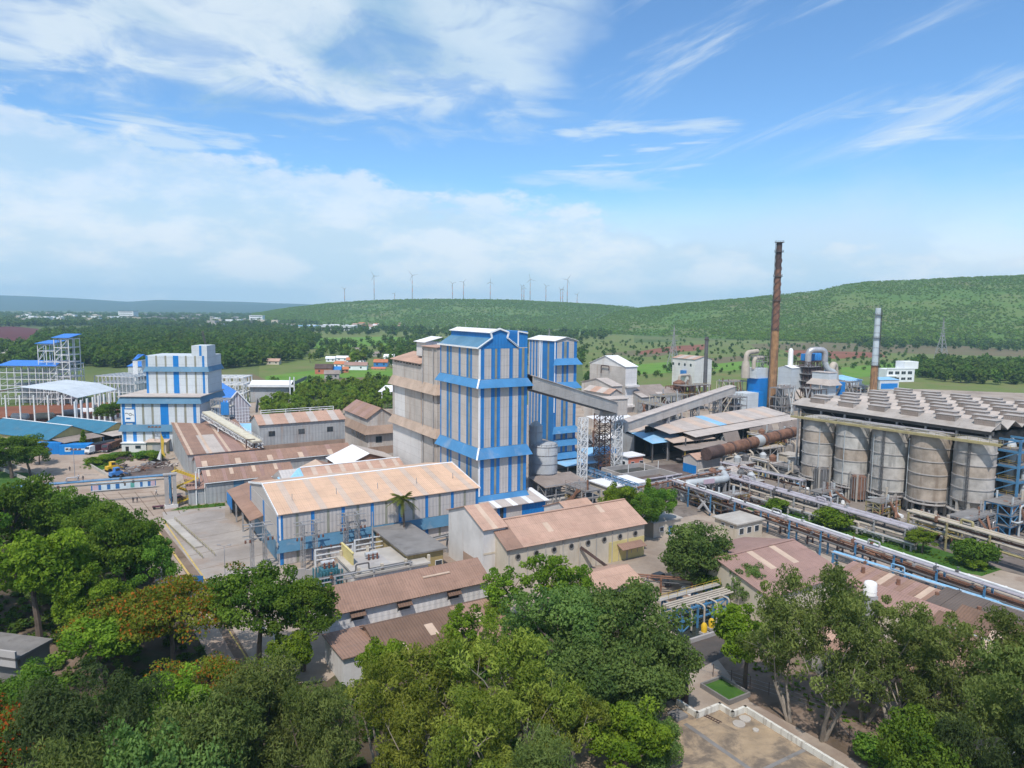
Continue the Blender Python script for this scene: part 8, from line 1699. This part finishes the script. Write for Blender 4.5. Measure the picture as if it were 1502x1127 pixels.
# ---------------------------------------------------------------- trees one by one
def T(sp, px, base, top, R, label, group=None, name='tree'):
    """tree standing at ground pixel (px, base), its top showing at row `top`, crown radius R metres"""
    h0 = {'broad_a': 14, 'broad_b': 15, 'blue_a': 13, 'bright_a': 13, 'umbrella': 9, 'fire': 9, 'euca_a': 17, 'euca_b': 18, 'euca_c': 19, 'feather': 13, 'shade': 13, 'light_a': 12, 'bush': 4, 'bush_b': 4, 'mid_a': 10, 'mid_b': 12, 'cypress': 6, 'palm': 12.5, 'round': 12}[sp]
    r0 = {'broad_a': 8, 'broad_b': 8, 'blue_a': 8.5, 'bright_a': 7, 'umbrella': 9.5, 'fire': 7, 'euca_a': 5.5, 'euca_b': 5.5, 'euca_c': 5, 'feather': 6.5, 'shade': 7, 'light_a': 5.5, 'bush': 2.6, 'bush_b': 2.6, 'mid_a': 4.2, 'mid_b': 3.6, 'cypress': .8, 'palm': 3.5, 'round': 7.5}[sp]
    A = G(px, base); h = hgt(A, top)
    return tree(sp, (A.x, A.y, .1), label, name, R / r0, h / h0 * .97, group)
T('palm', 594, 808, 716, 4.0, 'coconut palm in front of the long striped hall', name='coconut_palm')
# left grove
for a in (('broad_a', 28, 862, 706, 9.0, 'dark broad tree at the left edge nearest the road wall'), ('broad_b', 95, 848, 712, 8.0, 'round dark green tree in front of the pipe bridge'), ('broad_b', 150, 880, 735, 7.5, 'dark tree at the right of the left grove'), ('bright_a', 60, 952, 775, 8.6, 'tall bright green tree with visible trunk by the lower lane'), ('broad_a', 185, 900, 752, 7.6, 'deep green tree beside the weighbridge lane'), ('broad_b', 225, 905, 788, 6.2, 'dark low tree overhanging the lane with yellow lines'), ('broad_a', -60, 930, 740, 9.5, 'dark tree cut by the left edge'), ('bright_a', 135, 955, 830, 6.0, 'bright green tree right of the lower lane'), ('blue_a', 105, 900, 800, 6.6, 'blue green tree in the middle of the left grove'),
          ('umbrella', 255, 985, 872, 10.5, 'flat topped flame tree with orange blossom by the lane'), ('umbrella', 175, 965, 884, 8.0, 'left flame tree with orange tips below the grove'), ('bright_a', 150, 1010, 905, 6.6, 'bright green spreading tree below the flame trees'), ('fire', 10, 1180, 1050, 6.5, 'flame tree with red blossom at the lower left corner'), ('umbrella', 300, 1060, 985, 7.5, 'low flame tree among the bushes at the lower left'), ('bright_a', 240, 1120, 1000, 5.6, 'bright green low tree between dark feathery and grey trees'),
          ('shade', 150, 1230, 985, 7.2, 'very dark feathery tree at the bottom left'), ('broad_a', 45, 1110, 990, 5.6, 'dark green tree below the parked pale car'), ('feather', 390, 1190, 965, 7.4, 'grey green feathery tree at the bottom'), ('feather', 300, 1260, 1020, 7.0, 'second grey green feathery tree at the bottom edge'), ('feather', 470, 1230, 1000, 5.2, 'grey green feathery tree left of the gum trees'), ('blue_a', 215, 1330, 1075, 6.0, 'blue green tree at the bottom edge'), ('feather', 90, 1400, 1090, 6.0, 'grey tree at the bottom edge near the red blossom'),
          ('broad_a', 380, 985, 834, 7.6, 'dense green tree left of the switchyard'), ('broad_b', 445, 985, 850, 6.6, 'dense green tree right of its twin beside the switchyard'), ('bright_a', 425, 1010, 930, 4.2, 'small light tree below the dense pair'),
          ('cypress', 408, 995, 928, .9, 'slim pointed cypress below the dense trees'), ('cypress', 424, 1004, 950, .8, 'smaller pointed cypress beside the slim one')):
    T(*a)
# centre foreground
for a in (('euca_a', 560, 1135, 960, 4.6, 'olive gum tree at the left of the front cluster'), ('euca_a', 640, 1130, 920, 6.4, 'tall olive gum tree in front of the near shed'), ('euca_a', 720, 1150, 905, 7.0, 'largest olive gum tree in the centre foreground'), ('euca_a', 790, 1160, 950, 5.6, 'olive gum tree at the right of the front cluster'), ('euca_a', 610, 1200, 1000, 5.2, 'low olive gum tree at the bottom edge'), ('euca_a', 700, 1240, 1010, 5.6, 'olive gum tree cut by the bottom edge'), ('euca_a', 830, 1170, 1000, 4.6, 'small olive gum tree beside the dark round trees'),
          ('bright_a', 560, 1050, 935, 4.2, 'light green tree against the near shed wall'), ('light_a', 690, 1000, 895, 4.6, 'thin light green tree over the near shed roof'),
          ('blue_a', 820, 1030, 868, 8.6, 'large blue green rain tree left half of the dark mass'), ('blue_a', 925, 1020, 862, 9.2, 'largest blue green rain tree behind the reservoir'), ('blue_a', 870, 1090, 945, 7.4, 'blue green tree in front of the large rain trees'), ('blue_a', 960, 1060, 925, 6.0, 'blue green tree at the right of the dark mass'), ('bright_a', 915, 1180, 1045, 5.4, 'bright green tree at the bottom beside the reservoir'), ('feather', 800, 1280, 1070, 5.0, 'grey green tree at the bottom centre'), ('blue_a', 965, 1160, 1060, 3.6, 'small blue green tree beside the valve stand'),
          ('light_a', 745, 925, 838, 5.0, 'thin tree before the white house'), ('light_a', 800, 920, 812, 5.4, 'spindly light green tree in front of the long factory'), ('light_a', 850, 915, 835, 4.0, 'small light tree left of the salmon roofed shed'), ('bright_a', 735, 945, 890, 3.6, 'low bright tree behind the near shed'),
          ('bright_a', 905, 790, 708, 5.4, 'bright green tree by the control cabin'), ('broad_b', 940, 795, 722, 5.6, 'dark tree behind the factory end'), ('broad_a', 965, 786, 716, 5.0, 'dark oval tree beside the blue pipe rack'), ('cypress', 949, 770, 702, 1.8, 'narrow dark column tree above the blue rack'),
          ('round', 1022, 868, 769, 7.6, 'big round blue green tree in the yard'), ('round', 1092, 893, 829, 4.3, 'round dark glossy tree right of the big round one'), ('bush_b', 1045, 880, 842, 3.0, 'bush under the big round tree'),
          ('bright_a', 1092, 1010, 892, 5.4, 'light green tree behind the grass pen'), ('euca_b', 1160, 1060, 845, 5.6, 'first tall gum tree behind the reservoir'), ('euca_b', 1205, 1085, 832, 6.2, 'tallest grey gum tree with pale trunks'), ('euca_c', 1265, 1060, 870, 5.2, 'slender gum tree right of the tallest'), ('euca_c', 1310, 1090, 880, 5.6, 'open crowned gum tree at the right'), ('euca_b', 1330, 1050, 900, 4.6, 'low gum tree before the yellow store'), ('euca_c', 1390, 1120, 905, 5.8, 'gum tree second from the right edge'), ('euca_b', 1450, 1130, 895, 6.2, 'large dark gum tree at the right edge'), ('euca_b', 1510, 1180, 910, 6.4, 'gum tree cut by the right edge'), ('broad_b', 1350, 1230, 1040, 5.4, 'dark tree at the lower right corner'), ('euca_b', 1440, 1230, 990, 5.6, 'dark gum tree at the bottom right'), ('shade', 1500, 1300, 1020, 5.6, 'very dark tree in the bottom right corner'), ('bush_b', 1285, 1130, 1085, 2.6, 'dark bush by the fence end'),
          ('bush', 1140, 752, 734, 3.0, 'bush at the left end of the grass strip'), ('bush', 1222, 776, 750, 4.6, 'round bush on the grass strip'), ('bright_a', 1352, 812, 780, 4.0, 'small tree at the right of the grass strip'), ('bush_b', 1430, 832, 795, 4.2, 'dark small tree near the ochre pipe rack'), ('bush', 1330, 890, 862, 2.4, 'bush between the mauve roofs'), ('bush', 1432, 838, 822, 1.8, 'yellowish shrub below the dark small tree')):
    T(*a)
# left middle distance
for a in (('broad_a', 18, 702, 640, 10.0, 'dark tree in front of the teal warehouse'), ('broad_b', 45, 700, 648, 7.0, 'dark tree right of the warehouse tree'), ('fire', 58, 682, 650, 4.6, 'red leaved small tree by the warehouse wall'), ('broad_a', 168, 626, 590, 8.5, 'round dark tree left of the emblem block'), ('cypress', 123, 663, 631, 1.6, 'dark cypress in front of the warehouse canopy'), ('bush', 140, 682, 672, 3.4, 'green shrub in the roadside garden'), ('bush', 158, 676, 668, 3.0, 'second shrub in the roadside garden'), ('bush_b', 180, 672, 664, 3.2, 'dark shrub before the porch'), ('bush_b', 215, 673, 662, 3.6, 'dark hedge shrub before the emblem block'), ('bush', 228, 676, 664, 3.0, 'shrub beside the yellow flags'), ('bush_b', -10, 690, 660, 6, 'dark bush at the left edge')):
    T(*a)
# plantation behind the long sheds, row trees one can tell apart
pl_ = [(p.x, p.y) for p in (G(385, 604), G(420, 582), G(470, 574), G(578, 566), G(600, 606), G(390, 618))]
n = 0
while n < 280:
    x = R_.uniform(min(p[0] for p in pl_), max(p[0] for p in pl_)); y = R_.uniform(min(p[1] for p in pl_), max(p[1] for p in pl_))
    if not in_poly(x, y, pl_): continue
    s = R_.uniform(.42, .8); tree(('mid_a', 'mid_b')[n % 2], (x, y, 0), 'slender young tree of the plantation behind the long sheds', 'plantation_tree', s * .85, s * 1.05, 'plantation trees'); n += 1
for i, (px, py, tp) in enumerate(((518, 541, 516), (525, 538, 514), (533, 539, 512), (508, 526, 505), (560, 527, 505), (570, 525, 508), (455, 532, 518), (478, 522, 510))):
    A = G(px, py); h = hgt(A, tp); tree('mid_b', (A.x, A.y, 0), ('tall dark tree in the middle of the hamlet, left trunk', 'tall dark tree in the middle of the hamlet, centre trunk', 'tall dark tree in the middle of the hamlet, right trunk', 'tree in the field behind the hamlet', 'tree behind the tall white hamlet house', 'dark tree next to the grey tower top', 'tree at the left end of the hamlet', 'lone dark tree in the fields left behind the hamlet')[i], 'hamlet_tree', h / 12 * .9, h / 12, 'hamlet trees')
# weeds on the grass strip and along the lanes
pw = []
for (a, c_, n, s) in (((1110, 746), (1440, 836), 240, (.25, .7)), ((60, 700), (10, 722), 60, (.4, .9)), ((270, 746), (325, 741), 50, (.3, .6)), ((1110, 975), (1250, 1060), 120, (.2, .6)), ((1135, 960), (1330, 1030), 90, (.2, .6)), ((130, 688), (230, 668), 90, (.4, 1.2))):
    P0, P1 = G(*a), G(*c_)
    for k in range(n): p = P0.lerp(P1, R_.random()); pw.append((p.x + R_.gauss(0, 1.6), p.y + R_.gauss(0, 1.6), .1, R_.uniform(*s), R_.uniform(.6, 1)))
scatter('weeds', pw, GRASSSRC, 'low green weeds and grass tufts along strips and lanes', 'weeds')
# undergrowth beneath the groves
pu = []
for (pix, n) in (([(-100, 760), (90, 740), (260, 900), (330, 1010), (480, 1000), (520, 1300), (-100, 1300)], 1500), ([(720, 920), (900, 900), (985, 960), (1000, 1300), (500, 1300), (490, 1000)], 900)):
    P = [(p.x, p.y) for p in (G(*q) for q in pix)]; k = 0
    while k < n:
        x = R_.uniform(min(p[0] for p in P), max(p[0] for p in P)); y = R_.uniform(min(p[1] for p in P), max(p[1] for p in P))
        if in_poly(x, y, P): pu.append((x, y, .1, R_.uniform(.6, 2.2), R_.uniform(.5, .9))); k += 1
scatter('undergrowth', pu, FARSRC, 'dark green undergrowth covering the floor of the foreground groves', 'undergrowth')
